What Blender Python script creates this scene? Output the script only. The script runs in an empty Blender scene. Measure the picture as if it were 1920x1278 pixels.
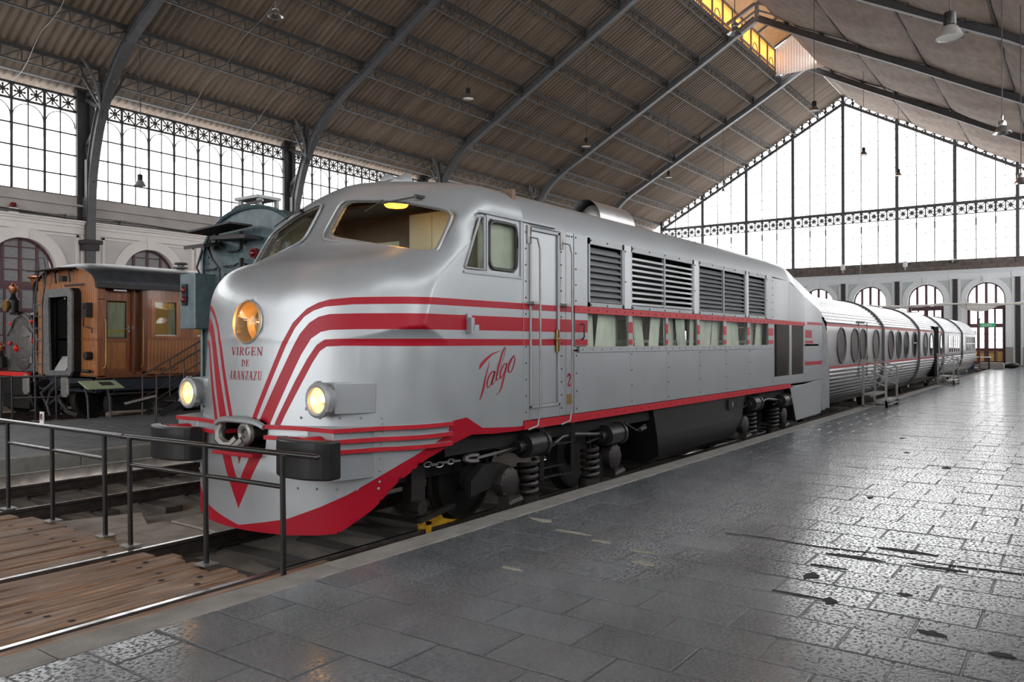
import bpy, bmesh, math, random
import numpy as np
from mathutils import Matrix, Vector
random.seed(7); np.random.seed(7)
PI = math.pi
SC = bpy.context.scene
COL = SC.collection

# ------------------------------------------------------------------ camera
def make_camera():
    yaw, pitch, roll, k = 0.62074144, 0.00259821, -0.00213896, 1495.5
    f = np.array([math.cos(pitch)*math.cos(yaw), math.cos(pitch)*math.sin(yaw), math.sin(pitch)])
    r = np.array([math.sin(yaw), -math.cos(yaw), 0.0]); u = np.cross(r, f)
    r2 = math.cos(roll)*r + math.sin(roll)*u; u2 = -math.sin(roll)*r + math.cos(roll)*u
    cd = bpy.data.cameras.new('camera'); cam = bpy.data.objects.new('camera', cd); COL.objects.link(cam)
    cd.sensor_width = 36; cd.lens = k/1920*36; cd.clip_end = 400; cd.clip_start = 0.05
    m = Matrix(((r2[0], u2[0], -f[0], 0), (r2[1], u2[1], -f[1], 0), (r2[2], u2[2], -f[2], 1.7), (0, 0, 0, 1)))
    cam.matrix_world = m; SC.camera = cam
make_camera()

# ------------------------------------------------------------------ daylight
W = bpy.data.worlds.new('daylight'); SC.world = W; W.use_nodes = True
_n = W.node_tree.nodes; _n.clear()
_o = _n.new('ShaderNodeOutputWorld'); _b = _n.new('ShaderNodeBackground')
_b.inputs[0].default_value = (0.98, 0.985, 1.0, 1); _b.inputs[1].default_value = 6.6
W.node_tree.links.new(_b.outputs[0], _o.inputs[0])
SC.view_settings.view_transform = 'Standard'; SC.view_settings.look = 'None'
SC.view_settings.gamma = 1.0; SC.view_settings.use_curve_mapping = False
SC.view_settings.exposure = 0.18
SC.cycles.max_bounces = 8; SC.cycles.diffuse_bounces = 4; SC.cycles.glossy_bounces = 4
SC.cycles.transparent_max_bounces = 16; SC.cycles.transmission_bounces = 6
SC.cycles.caustics_reflective = False; SC.cycles.caustics_refractive = False
SC.cycles.use_denoising = True

def portal(name, loc, rot, sx, sy):
    ld = bpy.data.lights.new(name, 'AREA'); ld.shape = 'RECTANGLE'; ld.size = sx; ld.size_y = sy
    ld.cycles.is_portal = True
    o = bpy.data.objects.new(name, ld); COL.objects.link(o); o.location = loc; o.rotation_euler = rot
# daylight portals just outside the window bands (they only guide the sampling of the sky)
portal('portal_left', (15, 32.6, 9.2), (-PI/2, 0, 0), 100, 4.2)
portal('portal_right', (15, -2.6, 6.6), (PI/2, 0, 0), 100, 9.4)
portal('portal_end', (65.8, 15, 12.5), (0, PI/2, 0), 13, 34)
portal('portal_end_doors', (66.2, 15, 2.9), (0, PI/2, 0), 6, 34)

# ------------------------------------------------------------------ helpers
ORG = {}
def setp(o, label=None, cat=None, group=None, kind=None):
    if label: o['label'] = label
    if cat: o['category'] = cat
    if group: o['group'] = group
    if kind: o['kind'] = kind
    return o
def empty(name, loc, label=None, cat=None, group=None, kind=None):
    o = bpy.data.objects.new(name, None); COL.objects.link(o); o.location = loc
    o.empty_display_size = .2
    ORG[o.name] = Vector(loc)
    return setp(o, label, cat, group, kind)
def org(o):
    return ORG[o.name]

class MB:
    """collects shapes (world coordinates) and links them as ONE mesh object"""
    def __init__(s): s.v = []; s.f = []; s.m = []; s.mi = 0
    def add(s, vs, fs):
        b = len(s.v); s.v += [tuple(p) for p in vs]
        for f in fs: s.f.append(tuple(i+b for i in f)); s.m.append(s.mi)
        return s
    def mat(s, i): s.mi = i; return s
    def box(s, a, b):
        (x0, y0, z0), (x1, y1, z1) = a, b
        if x0 > x1: x0, x1 = x1, x0
        if y0 > y1: y0, y1 = y1, y0
        if z0 > z1: z0, z1 = z1, z0
        return s.add([(x0,y0,z0),(x1,y0,z0),(x1,y1,z0),(x0,y1,z0),(x0,y0,z1),(x1,y0,z1),(x1,y1,z1),(x0,y1,z1)],
                     [(0,3,2,1),(4,5,6,7),(0,1,5,4),(1,2,6,5),(2,3,7,6),(3,0,4,7)])
    def cbox(s, c, d): return s.box((c[0]-d[0]/2, c[1]-d[1]/2, c[2]-d[2]/2), (c[0]+d[0]/2, c[1]+d[1]/2, c[2]+d[2]/2))
    def obox(s, c, ax, ay, az):
        """oriented box: centre and three half vectors"""
        c, ax, ay, az = map(lambda q: np.array(q, float), (c, ax, ay, az))
        P = [c+sx*ax+sy*ay+sz*az for sz in (-1, 1) for sx, sy in ((-1,-1),(1,-1),(1,1),(-1,1))]
        return s.add(P, [(0,3,2,1),(4,5,6,7),(0,1,5,4),(1,2,6,5),(2,3,7,6),(3,0,4,7)])
    def bar(s, p, q, w, h, up=(0,0,1)):
        p = np.array(p, float); q = np.array(q, float); d = q-p; L = np.linalg.norm(d); d = d/L
        up = np.array(up, float); sd = np.cross(d, up)
        if np.linalg.norm(sd) < 1e-4: sd = np.cross(d, (1,0,0.0))
        sd /= np.linalg.norm(sd); u = np.cross(sd, d)
        return s.obox((p+q)/2, d*L/2, sd*w/2, u*h/2)
    def prism(s, poly, plane, a, b):
        """closed 2-D polygon extruded along the third axis; plane 'xz','yz','xy'"""
        n = len(poly)
        def P(p, t):
            if plane == 'xz': return (p[0], t, p[1])
            if plane == 'yz': return (t, p[0], p[1])
            return (p[0], p[1], t)
        vs = [P(p, a) for p in poly]+[P(p, b) for p in poly]
        fs = [tuple(range(n-1, -1, -1)), tuple(range(n, 2*n))]+[(i, (i+1) % n, n+(i+1) % n, n+i) for i in range(n)]
        return s.add(vs, fs)
    def tube(s, pts, r, n=8, cap=True):
        pts = [np.array(p, float) for p in pts]; rr = r if isinstance(r, (list, tuple)) else [r]*len(pts)
        prev = None; rings = []
        for i, p in enumerate(pts):
            t = pts[min(i+1, len(pts)-1)]-pts[max(i-1, 0)]; t = t/(np.linalg.norm(t)+1e-12)
            if prev is None:
                a = np.array((0,0,1.0)) if abs(t[2]) < .9 else np.array((1.0,0,0))
            else: a = prev
            a = a-t*(a@t); a /= np.linalg.norm(a)+1e-12; prev = a; b = np.cross(t, a)
            rings.append([p+rr[i]*(a*math.cos(2*PI*k/n)+b*math.sin(2*PI*k/n)) for k in range(n)])
        vs = [q for R in rings for q in R]; fs = []
        for i in range(len(pts)-1):
            for k in range(n):
                fs.append((i*n+k, i*n+(k+1) % n, (i+1)*n+(k+1) % n, (i+1)*n+k))
        if cap: fs += [tuple(range(n-1, -1, -1)), tuple(range((len(pts)-1)*n, len(pts)*n))]
        return s.add(vs, fs)
    def cyl(s, p, q, r, n=16, r2=None): return s.tube([p, q], [r, r if r2 is None else r2], n)
    def lathe(s, prof, o, axis=(0,0,1), n=20, cap=True):
        """prof: (radius, distance along axis)"""
        ax = np.array(axis, float); ax /= np.linalg.norm(ax); o = np.array(o, float)
        a = np.array((0,0,1.0)) if abs(ax[2]) < .9 else np.array((1.0,0,0)); a = a-ax*(a@ax); a /= np.linalg.norm(a); b = np.cross(ax, a)
        vs = [o+ax*t+max(r, 1e-4)*(a*math.cos(2*PI*k/n)+b*math.sin(2*PI*k/n)) for r, t in prof for k in range(n)]
        m = len(prof); fs = [(i*n+k, i*n+(k+1) % n, (i+1)*n+(k+1) % n, (i+1)*n+k) for i in range(m-1) for k in range(n)]
        if cap: fs += [tuple(range(n-1, -1, -1)), tuple(range((m-1)*n, m*n))]
        return s.add(vs, fs)
    def sphere(s, c, r, n=12, m=8, sc=(1,1,1)):
        prof = [(math.sin(PI*i/m), -math.cos(PI*i/m)) for i in range(m+1)]
        vs = []; 
        for R, t in prof:
            for k in range(n): vs.append((c[0]+r*sc[0]*max(R,1e-4)*math.cos(2*PI*k/n), c[1]+r*sc[1]*max(R,1e-4)*math.sin(2*PI*k/n), c[2]+r*sc[2]*t))
        fs = [(i*n+k, i*n+(k+1) % n, (i+1)*n+(k+1) % n, (i+1)*n+k) for i in range(m) for k in range(n)]
        return s.add(vs, fs)
    def grid(s, fn, nu, nv, closed_u=False):
        vs = [fn(i/(nu if closed_u else nu-1), j/(nv-1)) for i in range(nu) for j in range(nv)]
        fs = []
        for i in range(nu if closed_u else nu-1):
            for j in range(nv-1):
                a = i*nv+j; b = ((i+1) % nu)*nv+j; fs.append((a, b, b+1, a+1))
        return s.add(vs, fs)
    def build(s, name, mats, parent=None, smooth=False, kind=None, label=None, bevel=0, angle=40):
        me = bpy.data.meshes.new(name)
        off = Vector((0,0,0)) if parent is None else org(parent)
        V = np.array(s.v, dtype=float)-np.array(off)
        me.from_pydata(V.tolist(), [], s.f)
        if not isinstance(mats, (list, tuple)): mats = [mats]
        for m in mats: me.materials.append(m)
        if len(mats) > 1: me.polygons.foreach_set('material_index', s.m)
        if smooth:
            me.polygons.foreach_set('use_smooth', [True]*len(me.polygons)); me.set_sharp_from_angle(angle=math.radians(angle))
        me.update()
        o = bpy.data.objects.new(name, me); COL.objects.link(o)
        if parent is not None: o.parent = parent
        ORG[o.name] = Vector(off)
        if kind: o['kind'] = kind
        if label: o['label'] = label
        if bevel:
            md = o.modifiers.new('edge', 'BEVEL'); md.width = bevel; md.segments = 2; md.limit_method = 'ANGLE'
        return o

def copy_tree(o, loc, label=None, name=None):
    """copy of a thing with copies of its parts and sub-parts"""
    c = o.copy(); COL.objects.link(c); c.location = loc; ORG[c.name] = Vector(loc)
    if label: c['label'] = label
    def rec(src, dst):
        for ch in list(src.children):
            d = ch.copy(); COL.objects.link(d); d.parent = dst; ORG[d.name] = Vector(loc); rec(ch, d)
    rec(o, c); return c

def inst(src, parent, loc, rotz=0, scale=None):
    """one more piece that shares src's mesh"""
    o = src.copy(); COL.objects.link(o); o.parent = parent; o.location = loc; o.rotation_euler = (0, 0, rotz)
    if scale: o.scale = scale
    return o

# ------------------------------------------------------------------ materials
def mat(name, col, rough=.5, metal=0., var=.0, vscale=6., bump=0., bscale=40., coat=0., emit=0., spec=.5, stretch=None, detail=4, rvar=0., ecol=None):
    m = bpy.data.materials.new(name); m.use_nodes = True; nt = m.node_tree; N = nt.nodes; L = nt.links
    p = N['Principled BSDF']
    p.inputs['Base Color'].default_value = (*col, 1); p.inputs['Roughness'].default_value = rough
    p.inputs['Metallic'].default_value = metal; p.inputs['Coat Weight'].default_value = coat; p.inputs['Coat Roughness'].default_value = .07
    p.inputs['Specular IOR Level'].default_value = spec
    if emit:
        p.inputs['Emission Color'].default_value = (*(ecol or col), 1); p.inputs['Emission Strength'].default_value = emit
    if var or bump or rvar:
        tc = N.new('ShaderNodeTexCoord'); mp = N.new('ShaderNodeMapping'); L.new(tc.outputs['Object'], mp.inputs[0])
        if stretch: mp.inputs['Scale'].default_value = stretch
    if var or rvar:
        nz = N.new('ShaderNodeTexNoise'); nz.inputs['Scale'].default_value = vscale; nz.inputs['Detail'].default_value = detail
        L.new(mp.outputs[0], nz.inputs['Vector'])
    if var:
        rp = N.new('ShaderNodeValToRGB'); L.new(nz.outputs['Fac'], rp.inputs[0])
        rp.color_ramp.elements[0].position = .3; rp.color_ramp.elements[1].position = .7
        rp.color_ramp.elements[0].color = (*[c*(1-var) for c in col], 1); rp.color_ramp.elements[1].color = (*[min(1, c*(1+var)) for c in col], 1)
        L.new(rp.outputs[0], p.inputs['Base Color'])
    if rvar:
        mr = N.new('ShaderNodeMapRange'); mr.inputs[3].default_value = max(0.02, rough-rvar); mr.inputs[4].default_value = rough+rvar
        L.new(nz.outputs['Fac'], mr.inputs[0]); L.new(mr.outputs[0], p.inputs['Roughness'])
    if bump:
        nb = N.new('ShaderNodeTexNoise'); nb.inputs['Scale'].default_value = bscale; nb.inputs['Detail'].default_value = 3
        bp = N.new('ShaderNodeBump'); bp.inputs['Strength'].default_value = bump; bp.inputs['Distance'].default_value = .01
        L.new(mp.outputs[0], nb.inputs['Vector']); L.new(nb.outputs['Fac'], bp.inputs['Height']); L.new(bp.outputs[0], p.inputs['Normal'])
    return m

def thin_glass(name, tint=(1,1,1), gloss=.12, rough=.02, diffuse=0., dcol=(.8,.8,.8)):
    """a thin pane: light passes straight, part of it mirrors, part of it scatters"""
    m = bpy.data.materials.new(name); m.use_nodes = True; nt = m.node_tree; N = nt.nodes; L = nt.links
    N.clear(); out = N.new('ShaderNodeOutputMaterial'); tr = N.new('ShaderNodeBsdfTransparent'); tr.inputs[0].default_value = (*tint, 1)
    gl = N.new('ShaderNodeBsdfAnisotropic') if False else N.new('ShaderNodeBsdfGlossy'); gl.inputs['Roughness'].default_value = rough
    lw = N.new('ShaderNodeLayerWeight'); lw.inputs[0].default_value = .5; pw = N.new('ShaderNodeMath'); pw.operation = 'POWER'; pw.inputs[1].default_value = 3.5; L.new(lw.outputs['Facing'], pw.inputs[0]); fr = N.new('ShaderNodeMath'); fr.operation = 'MULTIPLY_ADD'; fr.inputs[1].default_value = min(.9, gloss*3); fr.inputs[2].default_value = .035; L.new(pw.outputs[0], fr.inputs[0])
    mx = N.new('ShaderNodeMixShader'); L.new(fr.outputs[0], mx.inputs[0]); 
    src = tr
    if diffuse:
        tl = N.new('ShaderNodeBsdfTranslucent'); tl.inputs[0].default_value = (*dcol, 1)
        m2 = N.new('ShaderNodeMixShader'); m2.inputs[0].default_value = diffuse
        L.new(tr.outputs[0], m2.inputs[1]); L.new(tl.outputs[0], m2.inputs[2]); src = m2
    L.new(src.outputs[0], mx.inputs[1]); L.new(gl.outputs[0], mx.inputs[2]); L.new(mx.outputs[0], out.inputs[0])
    return m

SILVER = (.285, .305, .318)
RED = (.27, .003, .014)
MT = dict(
    silver=mat('silver_paint', SILVER, .36, .42, var=.05, vscale=2.5, coat=.2, rvar=.06),
    silver_dull=mat('silver_paint_dull', (.27, .285, .295), .45, .3, var=.06, vscale=3),
    alu=mat('bare_aluminium', (.62, .62, .62), .3, .9, var=.05, vscale=5, rvar=.08),
    red=mat('red_paint', RED, .42, .0, var=.08, vscale=4, spec=.3),
    red_trim=mat('red_trim_paint', (.34, .010, .020), .42, .0, var=.1, vscale=12, spec=.3),
    black=mat('black_paint', (.011, .011, .012), .36, .0, var=.2, vscale=14, spec=.32),
    black_dirty=mat('sooty_black', (.009, .0085, .008), .65, .0, var=.3, vscale=8, bump=.2, spec=.25),
    grime=mat('greasy_iron', (.018, .016, .015), .5, .2, var=.4, vscale=10, bump=.3),
    steel=mat('worn_steel', (.26, .255, .25), .42, .7, var=.15, vscale=10),
    rail_web=mat('rusty_rail', (.045, .035, .03), .6, .3, var=.4, vscale=8),
    rail_top=mat('polished_rail', (.6, .6, .62), .22, 1.0, var=.05),
    chrome=mat('nickel', (.6, .58, .53), .25, 1.0),
    brass=mat('brass', (.35, .22, .07), .4, .9, var=.1),
    bolt=mat('dark_bolt', (.09, .09, .09), .5, .6),
    gasket=mat('black_rubber', (.012, .012, .012), .5),
    grey_gasket=mat('weathered_window_putty', (.12, .115, .105), .8, var=.5, vscale=60, bump=.3),
    glass=thin_glass('cab_glass', (.86, .89, .86), .18),
    dark_glass=thin_glass('tinted_glass', (.30, .31, .30), .3),
    frosted=thin_glass('hall_window_glass', (.93, .93, .93), .1, .1, .22, (.9, .9, .88)),
    rough_glass=mat('pebbled_glass', (.20, .195, .20), .3, 0, var=.45, vscale=40, bump=.5, bscale=60),
    interior=mat('cab_green_paint', (.42, .45, .36), .5, var=.08),
    interior_brown=mat('cab_brown_lining', (.11, .065, .035), .6, var=.2), interior_dark=mat('cab_ceiling_brown', (.10, .075, .055), .6, var=.15),
    amber=mat('amber_lamp_cover', (1.0, .42, .03), .4, emit=6.0),
    bulb=mat('lit_bulb', (1, .8, .5), .4, emit=9., ecol=(1.0, .62, .26)),
    reflector=mat('lamp_reflector', (.85, .62, .38), .38, .8, emit=.10, ecol=(1.0, .5, .15)), reflector_lit=mat('lit_lamp_reflector', (.95, .85, .7), .35, .6, emit=.9, ecol=(1.0, .70, .38)),
    lamp_glass=thin_glass('lamp_glass', (1.0, .80, .55), .15, .05),
    white=mat('white_paint', (.75, .75, .74), .5, var=.04),
    plaster=mat('pinkish_plaster', (.60, .56, .55), .85, var=.06, vscale=1.2, bump=.05),
    plaster_trim=mat('cream_stucco', (.74, .70, .67), .8, var=.04, vscale=1.5),
    plaster_end=mat('blue_grey_plaster', (.50, .53, .55), .85, var=.05, vscale=1.2),
    ledge=mat('stone_ledge', (.30, .27, .26), .85, var=.12, vscale=2),
    concrete=mat('grimy_concrete', (.13, .11, .10), .9, var=.35, vscale=3, bump=.3),
    stone_plinth=mat('speckled_granite', (.28, .265, .25), .7, var=.3, vscale=30),
    iron=mat('grey_painted_iron', (.085, .085, .09), .5, .3, var=.15, vscale=3),
    iron_dark=mat('dark_painted_iron', (.032, .03, .03), .6, .2, var=.2, vscale=3),
    maroon=mat('maroon_joinery', (.075, .018, .028), .45, var=.2, vscale=4),
    roof=mat('corrugated_sheet', (.146, .108, .079), .6, .25, var=.3, vscale=.7, stretch=(4, .35, .35), detail=6),
    net=mat('dusty_net_cloth', (.16, .114, .086), .9, var=.22, vscale=1.1, stretch=(1.2, 3, 3), bump=.15, bscale=20),
    lantern=mat('lantern_boarding', (.50, .29, .13), .7, var=.25, vscale=3, stretch=(6, 1, 1)),
    amber_sheet=thin_glass('aged_amber_sheet', (.72, .43, .18), .05, .2, .55, (.75, .45, .2)),  # warm sunlight in the lantern is put into this amber tint
    net_seam=mat('net_seam', (.03, .025, .022), .8),
    teal=mat('dark_blue_green_paint', (.05, .082, .092), .36, .1, var=.35, vscale=7, bump=.15),
    signal_red=mat('red_lens', (.12, .006, .008), .12, 0),
    rust=mat('rust', (.13, .05, .025), .8, var=.4),
)
# ================================================================== THE HALL
XA, XE = -34.0, 65.0          # ends of the hall that are built
YR, YL = -1.5, 31.5           # right and left wall faces
RZ = -.243                    # top of rails
RIDGE_Y, RIDGE_Z = 15.0, 21.3

# ---- paving materials
def paving_mat():
    m = bpy.data.materials.new('pitted_basalt_paving'); m.use_nodes = True; nt = m.node_tree; N = nt.nodes; L = nt.links
    p = N['Principled BSDF']; tc = N.new('ShaderNodeTexCoord'); gi = N.new('ShaderNodeObjectInfo'); geo = N.new('ShaderNodeNewGeometry')
    n1 = N.new('ShaderNodeTexNoise'); n1.inputs['Scale'].default_value = 42; n1.inputs['Detail'].default_value = 2
    n2 = N.new('ShaderNodeTexNoise'); n2.inputs['Scale'].default_value = 1.3; n2.inputs['Detail'].default_value = 5
    n3 = N.new('ShaderNodeTexNoise'); n3.inputs['Scale'].default_value = 9; n3.inputs['Detail'].default_value = 4
    for n in (n1, n2, n3): L.new(geo.outputs['Position'], n.inputs['Vector'])
    rp = N.new('ShaderNodeValToRGB'); rp.color_ramp.elements[0].position = .25; rp.color_ramp.elements[1].position = .75
    rp.color_ramp.elements[0].color = (.070, .080, .088, 1); rp.color_ramp.elements[1].color = (.130, .144, .152, 1)
    L.new(n2.outputs['Fac'], rp.inputs[0])
    at = N.new('ShaderNodeAttribute'); at.attribute_name = 'tone'
    mx = N.new('ShaderNodeMix'); mx.data_type = 'RGBA'; mx.blend_type = 'MULTIPLY'; mx.inputs[0].default_value = 1
    L.new(rp.outputs[0], mx.inputs[6])
    cb = N.new('ShaderNodeCombineColor'); 
    mr = N.new('ShaderNodeMapRange'); mr.inputs[3].default_value = .86; mr.inputs[4].default_value = 1.14
    L.new(gi.outputs['Random'], mr.inputs[0])
    for i in range(3): L.new(mr.outputs[0], cb.inputs[i])
    L.new(cb.outputs[0], mx.inputs[7]); L.new(mx.outputs[2], p.inputs['Base Color'])
    r2 = N.new('ShaderNodeMapRange'); r2.inputs[3].default_value = .12; r2.inputs[4].default_value = .27; L.new(n3.outputs['Fac'], r2.inputs[0])
    cr = N.new('ShaderNodeValToRGB'); cr.color_ramp.elements[0].position = .36; cr.color_ramp.elements[1].position = .50
    L.new(n1.outputs['Fac'], cr.inputs[0])
    pm = N.new('ShaderNodeMix'); pm.inputs[2].default_value = .75; L.new(cr.outputs[0], pm.inputs[0]); L.new(r2.outputs[0], pm.inputs[3]); L.new(pm.outputs[0], p.inputs['Roughness'])
    pc = N.new('ShaderNodeMapRange'); pc.inputs[3].default_value = .35; pc.inputs[4].default_value = .62; L.new(cr.outputs[0], pc.inputs[0]); L.new(pc.outputs[0], p.inputs['Specular IOR Level'])
    bp = N.new('ShaderNodeBump'); bp.inputs['Strength'].default_value = .16; bp.inputs['Distance'].default_value = .004
    L.new(cr.outputs[0], bp.inputs['Height']); L.new(bp.outputs[0], p.inputs['Normal'])
    return m
MT['paving'] = paving_mat()
MT['paving_matt'] = MT['paving'].copy(); MT['paving_matt'].name = 'worn_matt_paving'
[setattr(l.inputs[3], 'default_value', .5) or setattr(l.inputs[4], 'default_value', .7) for l in MT['paving_matt'].node_tree.nodes if l.type == 'MAP_RANGE' and l.inputs[3].default_value < .2]
MT['grout'] = mat('grout', (.085, .085, .083), .42, var=.5, vscale=5)
MT['kerb'] = mat('granite_kerb', (.20, .195, .18), .7, var=.22, vscale=5, bump=.4, bscale=50)
MT['bed'] = mat('dusty_track_bed', (.19, .165, .14), .95, var=.35, vscale=3, bump=.5, bscale=12)
MT['sleeper'] = mat('tarred_sleeper', (.055, .047, .042), .85, var=.35, vscale=6, bump=.4, bscale=30, stretch=(1, .2, 1))

floor = empty('floor', (0, 0, 0), kind='structure')
KY0, KY1 = 4.5, 4.78          # kerb of the platform beside the train
PEND = 59.5                   # the track pit ends here
fb = MB(); fb.box((XA, YR-.4, -.6), (XE+.5, KY1-.03, -.007)); fb.build('mortar_bed', MT['grout'], floor)
# slabs: courses .405 m wide, slabs .61 m long, every other course shifted by half a slab
CX, CL = .405, .613
slab0 = MB(); g = .005
slab0.add([(-CX/2+g, -CL/2+g, -.03), (CX/2-g, -CL/2+g, -.03), (CX/2-g, CL/2-g, -.03), (-CX/2+g, CL/2-g, -.03),
           (-CX/2+g, -CL/2+g, -.004), (CX/2-g, -CL/2+g, -.004), (CX/2-g, CL/2-g, -.004), (-CX/2+g, CL/2-g, -.004),
           (-CX/2+g+.006, -CL/2+g+.006, 0), (CX/2-g-.006, -CL/2+g+.006, 0), (CX/2-g-.006, CL/2-g-.006, 0), (-CX/2+g+.006, CL/2-g-.006, 0)],
          [(0,1,5,4),(1,2,6,5),(2,3,7,6),(3,0,4,7),(4,5,9,8),(5,6,10,9),(6,7,11,10),(7,4,8,11),(8,9,10,11)])
def cut_slab(w, l):
    b = MB(); x, y = w/2-g, l/2-g
    b.add([(-x,-y,-.03),(x,-y,-.03),(x,y,-.03),(-x,y,-.03),(-x,-y,-.004),(x,-y,-.004),(x,y,-.004),(-x,y,-.004),(-x+.006,-y+.006,0),(x-.006,-y+.006,0),(x-.006,y-.006,0),(-x+.006,y-.006,0)],
          [(0,1,5,4),(1,2,6,5),(2,3,7,6),(3,0,4,7),(4,5,9,8),(5,6,10,9),(6,7,11,10),(7,4,8,11),(8,9,10,11)]); return b
cand = []
for i in range(-6, int((XE-.2-3.03)/CX)+1):
    xc = 3.03+(i+.5)*CX
    y1 = KY0; edges = [KY0]; first = .31 if i % 2 == 0 else .613
    y = KY0-first
    while y > YR:
        edges.append(y); y -= CL
    edges.append(YR)
    for a, b in zip(edges[:-1], edges[1:]):
        if a-b < .06: continue
        yc, l = (a+b)/2, a-b
        # seen by the photograph? size falls with distance
        dirx = math.atan2(yc, xc); d = math.hypot(xc, yc)
        vis = (2.0 < math.degrees(dirx) < 70) and xc > 1.2
        cand.append((d if vis else 1e3+d, xc, yc, l))
cand.sort()
sm = {}
far = MB()
for k, (d, xc, yc, l) in enumerate(cand):
    tz = random.uniform(-.004, .002)
    if k < 298 and d < 1e3:
        key = round(l, 2)
        if key not in sm:
            o = (slab0 if abs(l-CL) < .01 else cut_slab(CX, l)).build('paving_slab', MT['paving'], None)
            sm[key] = o; o.parent = floor
        else:
            o = sm[key].copy(); COL.objects.link(o)
        o.location = (xc, yc, tz); o.rotation_euler = (random.uniform(-.004, .004), random.uniform(-.006, .006), random.uniform(-.004, .004))
    else:
        s = cut_slab(CX, l); far.add([(a+xc, b+yc, c+tz) for a, b, c in s.v], s.f)
far.build('paving_slabs_further_off', MT['paving'], floor, kind='stuff')
# stone kerb, one object per stone
x = -6.0; ks = [2.08, 4.17, 6.2, 8.1, 10.3, 12.2, 14.3]
xs = [-8, -5.9, -3.9, -1.9, 0.1]+ks+[16.4+2.05*i for i in range(int((PEND-16.4)/2.05)+1)]+[PEND]
for a, b in zip(xs[:-1], xs[1:]):
    kb = MB(); kb.box((a+.004, KY0+.006, -.62), (b-.004, KY1+random.uniform(-.008, .006), .004+random.uniform(-.003, .004))); kb.build('kerb_stone', MT['kerb'], floor, bevel=.012)
fb = MB(); fb.box((XA, KY0, -.6), (-8, KY1, 0)); fb.box((PEND, KY0, -.6), (XE+.4, 19, -.002)); fb.build('floor_end_strip', MT['paving'], floor)

# ---- sunken track bed
bed = MB()
def bedz(x, y): return -.46+.03*math.sin(x*2.1+y)+.025*math.sin(y*3.7-x*1.3)+.02*random.random()
bed.grid(lambda u, v: (2+u*(PEND-2), KY1+.01+v*(12.87-KY1-.02), bedz(2+u*57, v*8)), 160, 30)
bed.build('track_bed', MT['bed'], None, smooth=True, kind='structure')
bd = MB(); bd.box((XA, KY1, -.7), (2.05, 12.87, -.45)); bd.build('track_bed_near', MT['bed'], None, kind='structure')
# broken concrete slabs lying between the rails, left of the nose
MT['slabconc'] = mat('worn_concrete_slab', (.30, .27, .235), .9, var=.25, vscale=4, bump=.4, bscale=25)
def concrete_slab(pts, z, label):
    b = MB(); b.prism(pts, 'xy', z-.09, z); setp(b.build('concrete_slab', MT['slabconc'], None, bevel=.012), label, 'slab', None)
concrete_slab([(4.25, 7.5), (5.1, 7.46), (5.15, 8.6), (4.22, 8.75)], -.34, 'worn concrete slab in the ground between the plank deck and the locomotive nose')
concrete_slab([(4.24, 8.82), (5.0, 8.7), (5.3, 9.35), (4.3, 9.7)], -.352, 'cracked concrete slab in the ground nearest the middle rail')
concrete_slab([(5.2, 7.5), (6.4, 7.5), (6.5, 8.7), (5.22, 8.6)], -.345, 'worn concrete slab in the ground beside the left flank of the locomotive')

def track(name, yc, x0, x1, label, parts=True, sl0=None):
    t = empty(name, (x0, yc, RZ), label, 'railway track')
    for s in (-1, 1):
        yr = yc+s*.825
        prof = [(-.07,-.15),(.07,-.15),(.07,-.135),(.012,-.12),(.012,-.04),(.034,-.03),(.034,-.004),(.028,0),(-.028,0),(-.034,-.004),(-.034,-.03),(-.012,-.04),(-.012,-.12),(-.07,-.135)]
        b = MB(); b.prism([(yr+p, RZ+q) for p, q in prof], 'yz', x0, x1)
        for i in range(len(b.f)):
            pass
        r = b.build('rail', MT['rail_web'], t)
        h = MB(); h.box((x0, yr-.024, RZ-.001), (x1, yr+.024, RZ+.002)); h.build('rail_head', MT['rail_top'], r)
    first = None; x = sl0 if sl0 is not None else x0+.3; k = 0
    far = MB()
    while x < x1-.2:
        if k < 60:
            if first is None:
                b = MB(); b.box((x-.12, yc-1.28, RZ-.30), (x+.12, yc+1.28, RZ-.155)); first = b.build('sleeper', MT['sleeper'], t, bevel=.012); fx = x
            else: inst(first, t, (x-fx+random.uniform(-.03, .03), random.uniform(-.04, .04), random.uniform(-.02, 0)), random.uniform(-.02, .02))
        x += .64; k += 1
    return t
track('railway_track', 6.45, XA*0-6, PEND-.2, 'railway track carrying the silver and red locomotive and its coaches', sl0=4.45)
track('railway_track', 11.03, -6, PEND-.2, 'empty looking railway track on the far side of the locomotive nose', sl0=4.6)

# ---- platform between the tracks
plat2 = empty('floor', (0, 12.87, 0), kind='structure')
b = MB(); b.box((XA, 13.2, -.6), (PEND, 18.5, -.02)); b.build('mortar_bed', MT['grout'], plat2)
b = MB()
for i in range(int((PEND+6)/.62)):
    x0 = -6+i*.62
    for j in range(13):
        y0 = 13.2+j*.405+.0; off = .31 if j % 2 else 0
        b.add(*[( [(p[0]+x0+off+.3, p[1]+y0+.2, p[2]) for p in s.v], s.f) for s in [cut_slab(.62, .405)]][0])
b.build('paving_slabs', MT['paving_matt'], plat2, kind='stuff')
for i in range(32):
    x0 = -6+i*2.05
    b = MB(); b.box((x0+.006, 12.87+random.uniform(-.01, .01), -.24), (x0+2.044, 13.195, random.uniform(-.004, .004))); b.build('kerb_stone', MT['kerb'], plat2, bevel=.015)
MT['rubble'] = mat('rubble_masonry', (.085, .072, .062), .95, var=.45, vscale=5, bump=.8, bscale=12)
b = MB(); b.box((XA, 12.95, -.62), (PEND, 13.2, -.24)); b.build('rubble_footing', MT['rubble'], plat2)
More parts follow.
